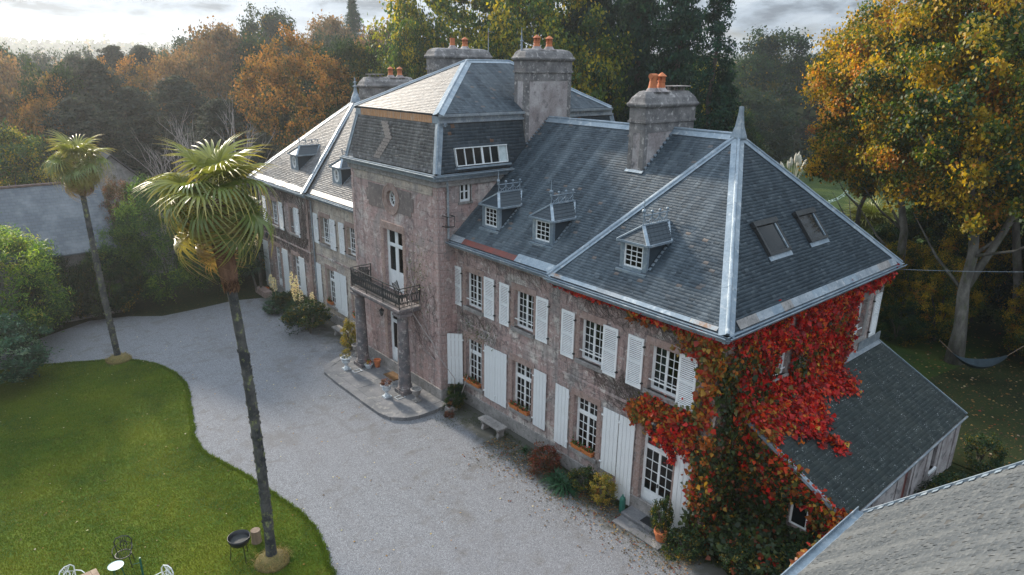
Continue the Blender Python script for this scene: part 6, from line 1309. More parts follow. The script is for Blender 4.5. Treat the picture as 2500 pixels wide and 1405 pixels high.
for i, (x, y, tp, rx, ry, k, lb) in enumerate([(-1.6, 25.3, 1.7, 1.35, 1.5, 'smallsh', 'bushy dark green plant at the near end of the yucca bed'), (-1.0, 27.4, 1.3, .8, 1.1, 'smallsh', 'dark green leaves filling the middle of the yucca bed'), (-1.1, 29.6, 1.1, .8, 1.1, 'smallsh', 'dark green leaves at the far half of the yucca bed'), (-1.0, 21.6, 1.5, .55, .6, 'yell', 'yellowing bushy plant beside the far column'), (-2.46, 19.27, .98, .28, .28, 'yell', 'round yellow-green shrub growing in the white urn'), (-2.45, 15.35, .85, .3, .3, 'redsh', 'small reddish shrub growing in the white urn'),
        (-.85, 6.5, .85, .7, .8, 'redsh', 'dark red leafy plant at the wall foot right of the bench'), (-.55, 3.7, .9, .6, .6, 'yell', 'brownish bushy plant below the planked shutters'), (-.55, 4.5, .75, .6, .65, 'smallsh', 'low green plant beside the small pot'), (-.62, 1.0, 1.45, .42, .42, 'smallsh', 'leafy shrub in the terracotta pot by the steps'), (-.7, .0, .75, .9, .7, 'smallsh', 'green bush at the corner of the house'), (-1.1, 12.3, .0, .25, .3, 'redsh', 'low plant by the stone trough'), (-.5, 12.7, 1.0, .55, .6, 'dkg', 'dark climbing shrub at the tower foot'), (-2.1, 29.7, .6, .6, .7, 'laur', 'silvery blue low shrub at the edge of the yucca bed'),
        (25.5, -6.5, 2.2, 2.5, 2.5, 'yell', 'yellow-green bush on the leafy ground near the lean-to'), (12.9, -4.2, 1.0, 1.2, .8, 'smallsh', 'dark plants along the lean-to wall'), (9.0, -4.2, .9, 1.6, .6, 'smallsh', 'dark plants between the lean-to and the outbuilding'), (5.6, -4.1, .9, 1.6, .5, 'smallsh', 'dark growth beside the near end of the lean-to'), (-.75, 12.62, .25, .25, .2, 'redsh', 'red-flowered plant filling the stone trough'), (.0, -1.5, .8, .7, .9, 'smallsh', 'dark green bush in front of the creeper corner'), (.8, -2.9, 1.1, 1.0, 1.0, 'smallsh', 'dark green bush at the foot of the lean-to')]):
    shrub('small_shrub', lb, x, y, tp, rx, ry, k, zb=(GZ-.1 if i not in (4, 5) else .5))
# --- strap-leaved plants
def straps(mb_pts, c, n, L, spread, w, droop, rs_, up=.0):
    V, Fq, C = [], [], []
    for i in range(n):
        a = rs_.uniform(0, 6.28); el = rs_.uniform(*spread); d = np.array([math.cos(a)*math.cos(el), math.sin(a)*math.cos(el), math.sin(el)]); s_ = np.array([-math.sin(a), math.cos(a), 0]); l_ = L*rs_.uniform(.7, 1.15); k = 5; b = len(V)
        for j in range(k): u = j/(k-1); p = np.array(c)+d*l_*u-np.array([0, 0, 1])*droop*l_*u**2.2; ww = w*(1-.85*u**1.6); V += [p-s_*ww/2, p+s_*ww/2]
        Fq += [(b+2*j, b+2*j+1, b+2*j+3, b+2*j+2) for j in range(k-1)]; g = rs_.uniform(.7, 1.3); C += [g]*(2*k)
    return np.array(V), np.array(Fq), np.array(C)
def plant(name, label, x, y, z, heads, col, flowers=(), group=None, cat='plant', n=120, L=1.05, w=.055, droop=.35, spread=(.1, 1.45)):
    t = thing(name, label, cat, (x, y, GZ), group); rs_ = random.Random(int(x*100+y*10)); tr = MB()
    for i, (dx, dy, dz) in enumerate(heads):
        V, Fq, g = straps(None, (x+dx, y+dy, z+dz), n, L, spread, w, droop, rs_); o = place('leaves', np_mesh('leaves', V, Fq, M['vine_leaf'], {'col': np.outer(g, col)}), t, Matrix()); o['kind'] = 'stuff'
        if dz > .3: tr.tube([(x+dx*.4, y+dy*.4, GZ), (x+dx, y+dy, z+dz)], [.08, .06], 7)
    if tr.v: tr.build('stem', M['bark_dark'], t)
    for (dx, dy, z0_, z1_) in flowers:
        q = MB(); q.tube([(x+dx, y+dy, z0_-.5), (x+dx, y+dy, z1_)], [.015, .006], 5); s_ = q.build('flower_stalk', M['petiole'], t); k = 150; u = np.random.RandomState(int(z1_*99+dx*50)).rand(k, 3); ang = u[:, 0]*6.28; zz = z0_+(z1_-z0_)*u[:, 1]; rr = (.04+.13*np.sin(np.pi*(.12+.8*u[:, 1])))*(.4+.6*u[:, 2])
        C = np.stack([x+dx+rr*np.cos(ang), y+dy+rr*np.sin(ang), zz], 1); V, Fq, cc = leafgeo(C, np.full(k, .085), .8, None, .5, NR, 0, np.tile([.80, .70, .50], (k, 1)), .1); o = place('flowers', np_mesh('flowers', V, Fq, M['vine_leaf'], {'col': cc}), s_, Matrix()); o.parent = s_; o.matrix_basis = Matrix.Translation(-wloc(s_)); o['kind'] = 'stuff'
GB = (.03, .075, .035)
plant('yucca', 'yucca with cream flower spikes, nearest of the bed', -1.15, 26.4, .1, [(0, 0, .1), (.1, .7, .2)], GB, [(.2, -.2, .9, 1.9), (.0, .9, .8, 1.8)], 'yuccas along the far wing'); plant('yucca', 'yucca with two tall dense cream spikes in the middle of the bed', -1.2, 28.1, .1, [(0, 0, .2), (.1, .5, .1)], GB, [(.0, .0, .9, 2.0), (.1, .5, 1.1, 2.6), (.25, .2, 1.3, 2.4)], 'yuccas along the far wing'); plant('yucca', 'yucca at the far end of the bed with two spikes', -1.3, 30.4, 0, [(0, 0, .1), (0, .5, .1), (.2, -.5, .2)], GB, [(0, .5, .8, 1.7), (.1, 1.3, .8, 1.7)], 'yuccas along the far wing')
plant('yucca', 'multi-headed yucca on a trunk at the far corner of the house', -1.0, 34.2, 0, [(0, 0, 1.6), (.3, .5, 2.4), (-.4, .4, 1.3)], (.03, .07, .045), [(.2, .5, 2.9, 3.9)], n=110, L=.75, w=.05, spread=(-.5, 1.5), cat='yucca')
plant('agapanthus', 'clump of glossy strap leaves at the wall foot', -1.05, 5.3, GZ, [(0, 0, .08), (.1, .3, .08), (-.05, -.3, .05)], (.03, .10, .05), n=110, L=.95, w=.042, droop=.6); plant('agapanthus', 'small strap-leaved clump by the bench end', -.5, 7.9, GZ, [(0, 0, .05)], (.03, .08, .035), n=40, L=.45, w=.03, droop=.5)
plant('pampas_grass', 'pampas grass with pale plumes at the meadow edge', 66, 32, 0, [(0, 0, .2), (.9, .2, .2)], (.06, .09, .04), [], n=200, L=3.2, w=.07, droop=.5, spread=(.5, 1.4))
pg = [o for o in bpy.data.objects if o.name.startswith('pampas_grass')][0]
for i in range(12):
    a = rs.uniform(-.75, .75); b = rs.uniform(-.3, .3); q = MB(); tip = Vector((66+a*3.2*.8, 32-a*3.2*.6+b, 4.6-abs(a)*1.6+rs.uniform(-.4, .5))); ctr = Vector((66, 32, 0)); md = ctr.lerp(tip, .72); q.tube([ctr, md], .02, 4, False); q.tube([md, md.lerp(tip, .3), md.lerp(tip, .7), tip], [.05, .2, .17, .03], 7); q.build('plume', M['pampas'] if 'pampas' in M else M.setdefault('pampas', worn('pampas_plume', (.60, .55, .45), (.70, .66, .56), 6, 1, None, .5, 30, .05)), pg)
# --- palms
def fan_mesh(name, col, tipcol, nseg=26, pet=.62, blade=.92, droop=.25, arc=4.7, seed=0, dead=False, bend=.6):
    cb_, sb_ = math.cos(bend), math.sin(bend)
    rs_ = np.random.RandomState(seed); V, Fq, C = [], [], []
    k = 6; pc = np.array(col)
    # petiole
    for j in range(5): u = j/4; p = np.array([pet*u, 0, -.06*u*u]); V += [p+np.array([0, -.014, 0]), p+np.array([0, .014, 0]), p+np.array([0, 0, -.02])]; C += [np.array([.22, .22, .07]) if not dead else np.array([.26, .20, .11])]*3
    for j in range(4): b = 3*j; Fq += [(b, b+1, b+4, b+3), (b+1, b+2, b+5, b+4), (b+2, b, b+3, b+5)]
    for i in range(nseg):
        th = (i/(nseg-1)-.5)*arc+rs_.uniform(-.03, .03); L = blade*(1-.18*abs(i/(nseg-1)-.5)*2)*rs_.uniform(.88, 1.08); d = np.array([math.cos(th), math.sin(th), .10]); s_ = np.array([-math.sin(th), math.cos(th), 0]); b = len(V); dr = droop*rs_.uniform(.6, 1.5); wmax = .070
        for j in range(k):
            u = j/(k-1); w = wmax*(.18+1.6*u if u < .45 else .9*(1-(u-.45)/.57)); w = max(w, .004); z = .18*u*(1-u)-dr*max(0, u-.35)**1.7*1.5; p = d*L*u*(1-.25*max(0, u-.4)*droop)+np.array([0, 0, z*L*1.2]); p = np.array([pet+p[0]*cb_+p[2]*sb_, p[1], -.06-p[0]*sb_+p[2]*cb_]); fold = w*.28
            V += [p-s_*w/2+np.array([0, 0, fold]), p, p+s_*w/2+np.array([0, 0, fold])]; c = pc*rs_.uniform(.8, 1.2); c = c*(1-max(0, u-.6)*2)+np.array(tipcol)*max(0, u-.6)*2; C += [np.clip(c, 0, 1)]*3
        for j in range(k-1): q = b+3*j; Fq += [(q, q+1, q+4, q+3), (q+1, q+2, q+5, q+4)]
    return np_mesh(name, np.array(V), np.array(Fq), M['palm_leaf'], {'col': np.array(C)})
FANS = [fan_mesh('leaf', (.22, .24, .05), (.46, .34, .09), seed=1, droop=.28, bend=.5), fan_mesh('leaf', (.14, .19, .045), (.44, .33, .10), seed=2, droop=.6, bend=.85), fan_mesh('leaf', (.27, .24, .06), (.50, .32, .12), seed=3, droop=1.0, bend=1.1), fan_mesh('leaf', (.30, .21, .08), (.42, .25, .11), seed=4, droop=.9, dead=True, bend=.7), fan_mesh('leaf', (.27, .16, .10), (.33, .20, .12), seed=5, droop=1.3, dead=True, blade=.62, arc=3.2, bend=.5)]
def palm(label, base, top, lean, r0, r1, fibre, fr_, nl, sc_=1.0, seed=0, hang=12, extra=()):
    t = thing('palm_tree', label, 'palm tree', base); rs_ = random.Random(seed); b, T_ = Vector(base), Vector(top); m = MB(); n = 60; pts = []; rr = []
    zf = T_.z-fibre
    for i in range(n+1):
        u = i/n; p = b.lerp(T_, u)+Vector((lean[0]*math.sin(math.pi*u), lean[1]*math.sin(math.pi*u), 0)); 
        if p.z > zf+.1: break
        pts.append(p); rr.append((r0*(1-u)+r1*u)*(1+.05*rs_.uniform(-1, 1)+.04*(i % 2))*(1.45 if i == 0 else 1.22 if i == 1 else 1.08 if i == 2 else 1))
    m.tube(pts, rr, 12); m.build('trunk', M['palmtrunk'], t)
    # old leaf-base stubs up the trunk
    q = MB()
    for i in range(170):
        u = rs_.uniform(.12, .62); p = b.lerp(T_, u)+Vector((lean[0]*math.sin(math.pi*u), lean[1]*math.sin(math.pi*u), 0)); 
        if p.z > zf: continue
        a = rs_.uniform(0, 6.28); r_ = r0*(1-u)+r1*u; d = Vector((math.cos(a), math.sin(a), 0)); q.obox(p+d*(r_+.004), d*.022+Vector((0, 0, .015)), Vector((-d.y, d.x, 0))*.035, Vector((0, 0, .018)))
    q.build('leaf_scar', M['palmtrunk'], t, kind='stuff')
    m = MB(); P = [pts[-1], pts[-1].lerp(T_, .15), pts[-1].lerp(T_, .5), pts[-1].lerp(T_, .85), T_]; m.tube(P, [r1*1.0, fr_*.95, fr_*1.05, fr_*.95, fr_*.5], 14); fib = m.build('fibre_sheath', M['fibre'], t)
    V = []; rsn_ = np.random.RandomState(seed+5); k = 2600; u = rsn_.rand(k); a = rsn_.rand(k)*6.283; base_ = np.array(pts[-1]); axis = np.array(T_)-base_; C = base_+axis*u[:, None]+np.stack([np.cos(a), np.sin(a), np.zeros(k)], 1)*(fr_*(1-.25*np.abs(u-.5)*2)*1.02)[:, None]
    pc, pw = pal(((.13, .07, .045), 3), ((.22, .125, .075), 2), ((.07, .04, .03), 2)); V, Fq, cc = leafgeo(C, np.full(k, .17), .16, np.stack([np.cos(a), np.sin(a), np.zeros(k)], 1), 2.2, rsn_, .7, pc[rsn_.choice(len(pc), k, p=pw)]); o = place('fibres', np_mesh('fibres', V, Fq, M['leaf_matte'], {'col': cc}), fib, Matrix()); o['kind'] = 'stuff'
    def lf(mesh, az, el, s_, off=0, roll=0):
        o_ = T_-Vector((0, 0, off)); M4 = Matrix.Translation(o_) @ Matrix.Rotation(az, 4, 'Z') @ Matrix.Rotation(-el, 4, 'Y') @ Matrix.Rotation(roll, 4, 'X') @ Matrix.Diagonal((s_, s_, s_, 1)); place('leaf', mesh, t, M4)
    for i in range(nl):
        u = (i+.5)/nl; az = i*2.39996+rs_.uniform(-.15, .15); el = math.radians(60-98*u+rs_.uniform(-24, 24)); mi = 0 if u < .35 else 1 if u < .7 else 2; lf(FANS[mi], az, el, sc_*rs_.uniform(.9, 1.12), .25*u, rs_.uniform(-.35, .35))
    for i in range(hang): az = i*2.39996+1+rs_.uniform(-.2, .2); lf(FANS[3 if i % 2 else 4], az, math.radians(rs_.uniform(-75, -40)), sc_*rs_.uniform(.7, .9), rs_.uniform(.3, .9), rs_.uniform(-.4, .4))
    for (mi, az, el, s_, off) in extra: lf(FANS[mi], az, math.radians(el), s_, off, .2)
    return t
# camera-left is roughly (-.76, .65)
cl = math.atan2(.65, -.76)
palm('near palm with a tall dark trunk and big yellow-green fan crown', (-10.82, 8.15, GZ), (-11.15, 8.5, 11.35), (.17, .05), .155, .12, 2.75, .25, 31, 1.27, 3, 0, [(2, cl, -14, 1.35, .9), (3, cl+.35, -42, .95, .9), (3, cl-.5, -58, .85, 1.3), (1, cl+math.pi, -2, 1.5, .4), (2, cl+math.pi+.4, -20, 1.35, .4), (1, cl+math.pi-.5, -28, 1.3, .5)])
palm('farther slender palm leaning at the lawn edge before the barn', (-10.95, 27.99, GZ), (-11.2, 28.1, 10.0), (-.05, 0), .155, .11, 1.6, .19, 30, 1.2, 8, 4)
# dwarf palm in the meadow: fans only
dp = thing('fan_palm', 'low bright fan palm beside the garden arbour', 'palm tree', (44.5, 13.6, GZ)); m = MB(); m.tube([(44.5, 13.6, GZ), (44.5, 13.6, 1.6)], .3, 8); m.build('trunk', M['fibre'], dp)
for i in range(34): place('leaf', FANS[0 if i < 20 else 1], dp, Matrix.Translation((44.5, 13.6, 1.7)) @ Matrix.Rotation(i*2.4, 4, 'Z') @ Matrix.Rotation(-math.radians(80-90*i/34), 4, 'Y') @ Matrix.Diagonal((2.1, 2.1, 2.1, 1)))
# dry grass mounds at the palm feet
for (x, y, r, lb) in ((-10.82, 8.15, .55, 'mound of dry grass round the foot of the near palm'), (-10.95, 27.95, .62, 'mound of dry grass round the foot of the far palm')):
    m = MB(); m.lathe((x, y, GZ), [(r, 0), (r*.9, .12), (r*.6, .25), (.2, .32)], 16); o = m.build('grass_mound', M['moundgrass'], None, origin=(x, y, GZ), smooth=True); tag(o, lb, 'grass mound'); V, Fq, g = straps(None, (0, 0, .12), 420, .34, (.1, 1.5), .012, .6, random.Random(4)); a = NR.uniform(0, 6.28, 420); rr = r*np.sqrt(NR.rand(420)); off = np.stack([rr*np.cos(a), rr*np.sin(a), .15*(1-rr/r)], 1); V = V+np.repeat(off, 10, 0)
    q = place('grass', np_mesh('grass', V, Fq, M['leaf_matte'], {'col': np.outer(g, (.26, .20, .08))}), o, Matrix.Translation((x, y, GZ))); q['kind'] = 'stuff'
# --- flowers in boxes
for t in [o for o in bpy.data.objects if o.name.startswith('flower_box')]:
    rs_ = np.random.RandomState(int(abs(t.location.y)*10)); k = 130; C = np.stack([rs_.uniform(-.10, .06, k), rs_.uniform(-.24, .24, k), .17+np.abs(rs_.normal(size=k))*.10], 1); col = np.where(rs_.rand(k, 1) < .16, np.array([[.60, .03, .02]]), np.array([[.05, .10, .025]])*rs_.uniform(.6, 1.5, (k, 1)))
    V, Fq, cc = leafgeo(C, np.full(k, .07), .8, None, 0, rs_, 0, col); o = place('flowers', np_mesh('flowers', V, Fq, M['vine_leaf'], {'col': cc}), t, Matrix.Translation(t.location)); o['kind'] = 'stuff'
k = 120; rs_ = np.random.RandomState(3); C = np.stack([-1.5+rs_.normal(size=k)*.09, 18.72+rs_.normal(size=k)*.09, .16+np.abs(rs_.normal(size=k))*.06], 1); col = np.array([(.6, .02, .02), (.6, .4, .03), (.05, .1, .02)])[rs_.randint(0, 3, k)]; V, Fq, cc = leafgeo(C, np.full(k, .06), .8, None, 0, rs_, 0, col); o = nobj('bowl_flowers', np_mesh('bowl_flowers', V, Fq, M['vine_leaf'], {'col': cc})); tag(o, 'red and yellow flowers in the pale bowl by the far column', 'flowers', None, 'stuff')
# --- Virginia creeper
vine = thing('creeper', 'red and orange Virginia creeper spreading over the gable, corner and lean-to', 'creeper', (1, -.3, GZ)); VP, VO, VC = [], [], []; rv = np.random.RandomState(77)
def vpatch(n, fn, palette, size_unused=None, clump=22, sg=.16, out=None):
    """fn -> (centre, outward, tangent1, tangent2) samples"""
    m_ = max(1, n//clump); pc, pw = palette
    for _ in range(m_):
        c, o, a, b = fn(); ci = rv.choice(len(pc), p=pw); k = clump; P = np.array(c)+np.outer(rv.normal(size=k)*sg, a)+np.outer(rv.normal(size=k)*sg, b)+np.outer(np.abs(rv.normal(size=k))*.10+.03, o)
        own = rv.rand(k) < .45; cc = np.where(own, rv.choice(len(pc), k, p=pw), ci); P = P-np.outer(np.full(k, rv.uniform(0, .04)), o); VP.append(P); VO.append(np.tile(o, (k, 1))); VC.append(pc[cc])
X, Y, Z = np.eye(3)
def noise2(x, z): return math.sin(x*1.7+z*.9)+math.sin(x*.7-z*2.1+1)+.6*math.sin(x*3.7+2*z)
def gab(x0, x1, z0, z1, cond=None):
    def f():
        while True:
            x, z = rv.uniform(x0, x1), rv.uniform(z0, z1)
            if 3.12 < x < 4.4 and 4.66 < z < 5.75: continue
            if x > 8.95+.22*math.sin(z*4) and z < 6.45+.2*math.sin(x*3): 
                continue
            if cond and not cond(x, z): continue
            return (x, -.05, z), -Y, X, Z
    return f
# density falls off towards the bare corner strip
vpatch(13500, gab(1.0, 8.9, 3.95, 7.15, lambda x, z: z < 7.2-.0 and (noise2(x*1.3, z*1.3) > -.75) and not (x < 1.9 and rv.rand() < .55)), P_RED)
vpatch(1500, gab(2.2, 8.8, 3.95, 6.2), P_ORG); vpatch(900, gab(2, 7, 4, 6), P_GRN)
vpatch(1500, gab(8.3, 11.7, 6.75, 7.2), P_RED, sg=.12); vpatch(1300, gab(0, 11.3, 6.9, 7.22), P_RED, sg=.12)
vpatch(1500, gab(0, 2.0, GZ, 7.0, lambda x, z: noise2(x*1.4, z) > -.3), P_ORG, sg=.2); vpatch(3000, gab(0, 2.0, GZ, 6.2), P_GRN, sg=.24)
# draped over the lean-to roof
def drape(x0, x1, ymax):
    def f():
        while True:
            x = rv.uniform(x0, x1); yy = -abs(rv.rand())*ymax*(1-.25*math.cos(x*2.1)-.35*abs((x-4.2)/4)); 
            if x > 8.0 and yy < -.25: continue
            return (x, yy, AZT+yy*sl+.05), np.array([0, -.47, .88]), X, np.array([0, .88, .47])
    return f
vpatch(5200, drape(1.9, 8.4, 1.15), P_RED, sg=.15); vpatch(500, drape(3.0, 4.3, 2.0), P_RED, sg=.12); vpatch(700, drape(1.9, 3.4, 1.2), P_ORG, sg=.15)
# trailing arm over the roof
for i in range(26): u = i/26; c = (3.6+.9*u, -1.2-1.0*u, AZT+(-1.2-1.0*u)*sl+.05); vpatch(22, lambda c=c: (c, np.array([0, -.47, .88]), X, Y), P_RED, sg=.10*(1.4-u))
# end wall of the lean-to
def endw(z0f, z1f):
    def f():
        y = -rv.uniform(0, 3.75); zt = AZT+y*sl; return (AX0-.02, y, rv.uniform(z0f, 1)*(zt-GZ)*z1f+GZ), -X, Y, Z
    return f
vpatch(2500, endw(.5, 1.0), P_ORG, sg=.17); vpatch(1300, endw(.55, 1.02), P_RED, sg=.13); vpatch(7500, endw(0, .85), P_GRN, sg=.2)
def mound():
    x, y = rv.uniform(-.1, 1.8), rv.uniform(-3.9, .1); h = .95*(1-((x-1.0)/1.6)**2)*(1-.1*abs(y)); return (x, y, GZ+max(.1, h)*rv.uniform(.3, 1)), np.array([-.5, -.2, .84]), X, Y
vpatch(5200, mound, P_GRN, sg=.25); vpatch(450, mound, P_ORG, sg=.2)
def gwall(): y = rv.uniform(-4.1, -3.5); return (rv.uniform(-.9, 2.2), y, rv.uniform(.3, 2.0)), np.array([-.3, .3, .8]), X, Z
vpatch(1500, gwall, P_ORG, sg=.15); vpatch(1200, gwall, P_GRN, sg=.18)
# front face: corner strip, eaves fringe, patch over the french door
def fr_(y0, y1, z0, z1, cond=None):
    def f():
        while True:
            y, z = rv.uniform(y0, y1), rv.uniform(z0, z1)
            if cond and not cond(y, z): continue
            return (-.03, y, z), -X, Y, Z
    return f
clear = lambda y, z: not (.55 < y < 1.27 and 4.4 < z < 6.25) and not (1.3 < y < 2.6 and (4.45 < z < 6.15 or z < 2.9)) and not (.42 < y < 1.12 and z < 2.9)
vpatch(1500, fr_(-.05, .5, 1.0, 7.1, clear), P_ORG, sg=.13); vpatch(900, fr_(-.05, .42, GZ, 3.6, clear), P_GRN, sg=.15)
vpatch(1500, fr_(.6, 3.0, 3.15, 4.35, lambda y, z: clear(y, z) and z < 4.5-.38*abs(y-1.6) and z > 3.1+.25*max(0, y-1.9)), P_ORG, sg=.14); vpatch(1100, fr_(.5, 2.3, 3.0, 4.2, clear), P_RED, sg=.15)
vpatch(1000, fr_(0, 3.4, 6.85, 7.2), P_ORG, sg=.09); vpatch(500, fr_(.0, 1.4, 6.3, 7.15, clear), P_ORG, sg=.12)
def fringe(): y = rv.uniform(0, 1)**1.4*6.9; return (-.14, y, 7.1-.05*rv.rand()+.06*math.sin(y*2)), np.array([-.8, 0, .4]), Y, Z*.5
vpatch(1700, fringe, P_RED, clump=14, sg=.085)
for i in range(16): u = i/16; c = (-.12, 1.75-.65*u, 3.6-1.2*u); vpatch(14, lambda c=c: (c, -X, Y, Z), P_RED, clump=14, sg=.07)
VP, VO, VC = np.concatenate(VP), np.concatenate(VO), np.concatenate(VC); keep = (VP[:, 2] > GZ) & ~((VP[:, 0] > 3.28) & (VP[:, 0] < 4.3) & (VP[:, 2] > 4.72) & (VP[:, 2] < 5.78) & (VP[:, 1] > -.7) & (rv.rand(len(VP)) < .93)) & ~((VP[:, 0] < AX0+.12) & (VP[:, 1] < -1.85) & (VP[:, 1] > -2.6) & (VP[:, 2] > .95) & (VP[:, 2] < 1.85)); VP, VO, VC = VP[keep], VO[keep], VC[keep]
# five-pointed leaves
def creeper_geo(C, O, col, s):
    N = len(C); n = O*.75+rv.normal(size=(N, 3))*.45; n /= np.linalg.norm(n, axis=1)[:, None]; t = np.tile([0, 0, -1.], (N, 1))+rv.normal(size=(N, 3))*.5; t -= n*(t*n).sum(1)[:, None]; t /= np.linalg.norm(t, axis=1)[:, None]; b = np.cross(n, t); L = (s*rv.uniform(.6, 1.25, N))[:, None]
    pts = [(-.35, 0, 0), (-.1, .5, .08), (.25, .28, .02), (.65, 0, .05), (.25, -.28, .02), (-.1, -.5, .08)]
    V = np.stack([C+t*L*a+b*L*bb+n*L*c for a, bb, c in pts], 1); F6 = np.array([[0, 1, 2, 3], [0, 3, 4, 5]]); c = np.clip(col*(1+rv.uniform(-.3, .25, (N, 1))), 0, 1); return V, F6, c
V, F6, cc = creeper_geo(VP, VO, VC, rv.choice([.09, .13, .17, .21], len(VP), p=[.3, .35, .22, .13])); dist = np.linalg.norm(VP-np.array([-16.7, -9.9, 14.6]), axis=1); near = np.argsort(dist+np.where(VC[:, 0] > .3, 0, 6)+(rv.rand(len(dist))*3))[:300]; msk = np.ones(len(VP), bool); msk[near] = False
for i in near: c = V[i].mean(0); place('leaf', np_mesh('leaf', V[i]-c, F6, M['vine_leaf'], {'col': np.tile(cc[i], (6, 1))}), vine, Matrix.Translation(c))
Vb = V[msk]; Nn = len(Vb); o = place('foliage', np_mesh('foliage', Vb.reshape(-1, 3), (F6[None]+6*np.arange(Nn)[:, None, None]).reshape(-1, 4), M['vine_leaf'], {'col': np.repeat(cc[msk], 6, 0)}), vine, Matrix()); o['kind'] = 'stuff'
# bare stems on the walls
def stems(parent, fr, a0, a1, b0, b1, n, start, steps=14, st=.28, r=.006, d=.012, up=.7, avoid=(), seed=1, mat='stem'):
    rs_ = random.Random(seed); m = MB()
    for i in range(n):
        a, b = start(rs_); th = rs_.uniform(.3, 2.8); pts = [fr.p(a, b, d)]; 
        for k in range(steps):
            th += rs_.uniform(-.6, .6); th += (math.pi/2-th)*.08*up; a2, b2 = a+st*math.cos(th), b+st*math.sin(th)
            if not (a0 < a2 < a1 and b0 < b2 < b1) or any(q[0] < a2 < q[1] and q[2] < b2 < q[3] for q in avoid): th += 1.5; continue
            a, b = a2, b2; pts.append(fr.p(a, b, d+rs_.uniform(0, .01)))
        if len(pts) > 2: m.tube(pts, [r*(1-.7*j/len(pts)) for j in range(len(pts))], 3, False)
    o = m.build('stems', M[mat], parent); o['kind'] = 'stuff'; return o
av = [(a-.85, b+.85, 4.4, 6.3) for a, b in N_up]+[(4.5, 5.9, .8, 3.1), (3.5, 4.4, .6, 3.2), (6, 6.7, .6, 3.2), (1.2, 3.6, GZ, 3.2), (.4, 1.2, GZ, 3.2)]
stems(vine, FN, .05, 6.65, 3.1, 7.1, 300, lambda q: (q.uniform(.1, 5.2)*q.uniform(.3, 1), q.uniform(3.2, 4.4)), avoid=av, up=.1, seed=3); stems(vine, FN, .05, 6.65, 6.1, 7.15, 150, lambda q: (q.uniform(.1, 6), q.uniform(6.3, 7.0)), st=.2, avoid=av, up=.2, seed=4)
stems(vine, FR, 6.8, 13.3, 6.2, 7.1, 60, lambda q: (q.uniform(6.9, 13), q.uniform(6.3, 7)), st=.2, r=.004, seed=8)
stems(vine, FN, 0, .5, GZ, 7.1, 60, lambda q: (q.uniform(.05, .4), q.uniform(0, 5)), st=.3, r=.01, seed=5); stems(vine, FG, .1, 2.4, GZ, 7.1, 70, lambda q: (q.uniform(.05, 2), q.uniform(0, 5)), st=.3, r=.01, seed=6)
ivy = thing('bare_creeper', 'leafless creeper stems matted over the far wing wall', 'creeper', (-.05, 31, GZ))
av2 = [(a-.3, b+.85, 4.4, 6.3) for a, b in P_up]+[(29.2, 30.8, GZ, 3.1), (31.4, 35.5, GZ, 3.2)]
stems(ivy, FN, 28.1, 35.5, 2.9, 7.1, 420, lambda q: (q.uniform(28.2, 35.4), q.uniform(3.0, 6.6)), avoid=av2, up=.1, seed=11, r=.008)
wis = thing('climbing_rose', 'bare climber with a few leaves rising from the tower corner to the balcony', 'climber', (-.6, 13.0, GZ)); m = MB()
for pts in ([(-.6, 12.6, GZ), (-.45, 12.75, 1.2), (-.75, 13.7, 2.2), (-.75, 14.4, 3.2), (-.8, 14.9, 4.3), (-.75, 15.5, 5.6), (-.72, 15.3, 6.5)], [(-.6, 12.5, GZ), (-.1, 12.2, 1.5), (.05, 12.0, 3.0), (.05, 11.4, 3.7)], [(-.75, 13.8, 1.8), (-.75, 14.8, 2.1), (-.75, 15.3, 1.7)], [(-.75, 14.0, 2.6), (-1.1, 15.0, 3.8), (-1.3, 14.9, 4.8), (-.8, 15.2, 5.3)]): m.tube(pts, [.02-.002*i for i in range(len(pts))], 5)
m.build('stem', M['deadwood'], wis); stems(wis, FT, 13.6, 16.3, 1.0, 7.0, 46, lambda q: (q.uniform(13.7, 15.6), q.uniform(1.5, 5)), st=.25, r=.006, seed=13, avoid=[(16.2, 18.3, 0, 7.3)]); stems(wis, FR, 10.5, 13.3, 3.2, 4.3, 26, lambda q: (q.uniform(11, 13.2), q.uniform(3.3, 3.8)), st=.25, r=.006, seed=14)
k = 420; rs_ = np.random.RandomState(8); C = np.concatenate([np.stack([-.72-rs_.rand(k//2)*.1, 15.0+rs_.normal(size=k//2)*.5, 5.4+rs_.normal(size=k//2)*.8], 1), np.stack([.1-rs_.rand(k//2)*.1, 11.9+rs_.normal(size=k//2)*.7, 3.6+rs_.normal(size=k//2)*.3], 1)]); V, Fq, cc = leafgeo(C, np.full(len(C), .075), .6, None, .5, rs_, 0, np.tile([.07, .10, .03], (len(C), 1))); o = place('foliage', np_mesh('foliage', V, Fq, M['vine_leaf'], {'col': cc}), wis, Matrix()); o['kind'] = 'stuff'
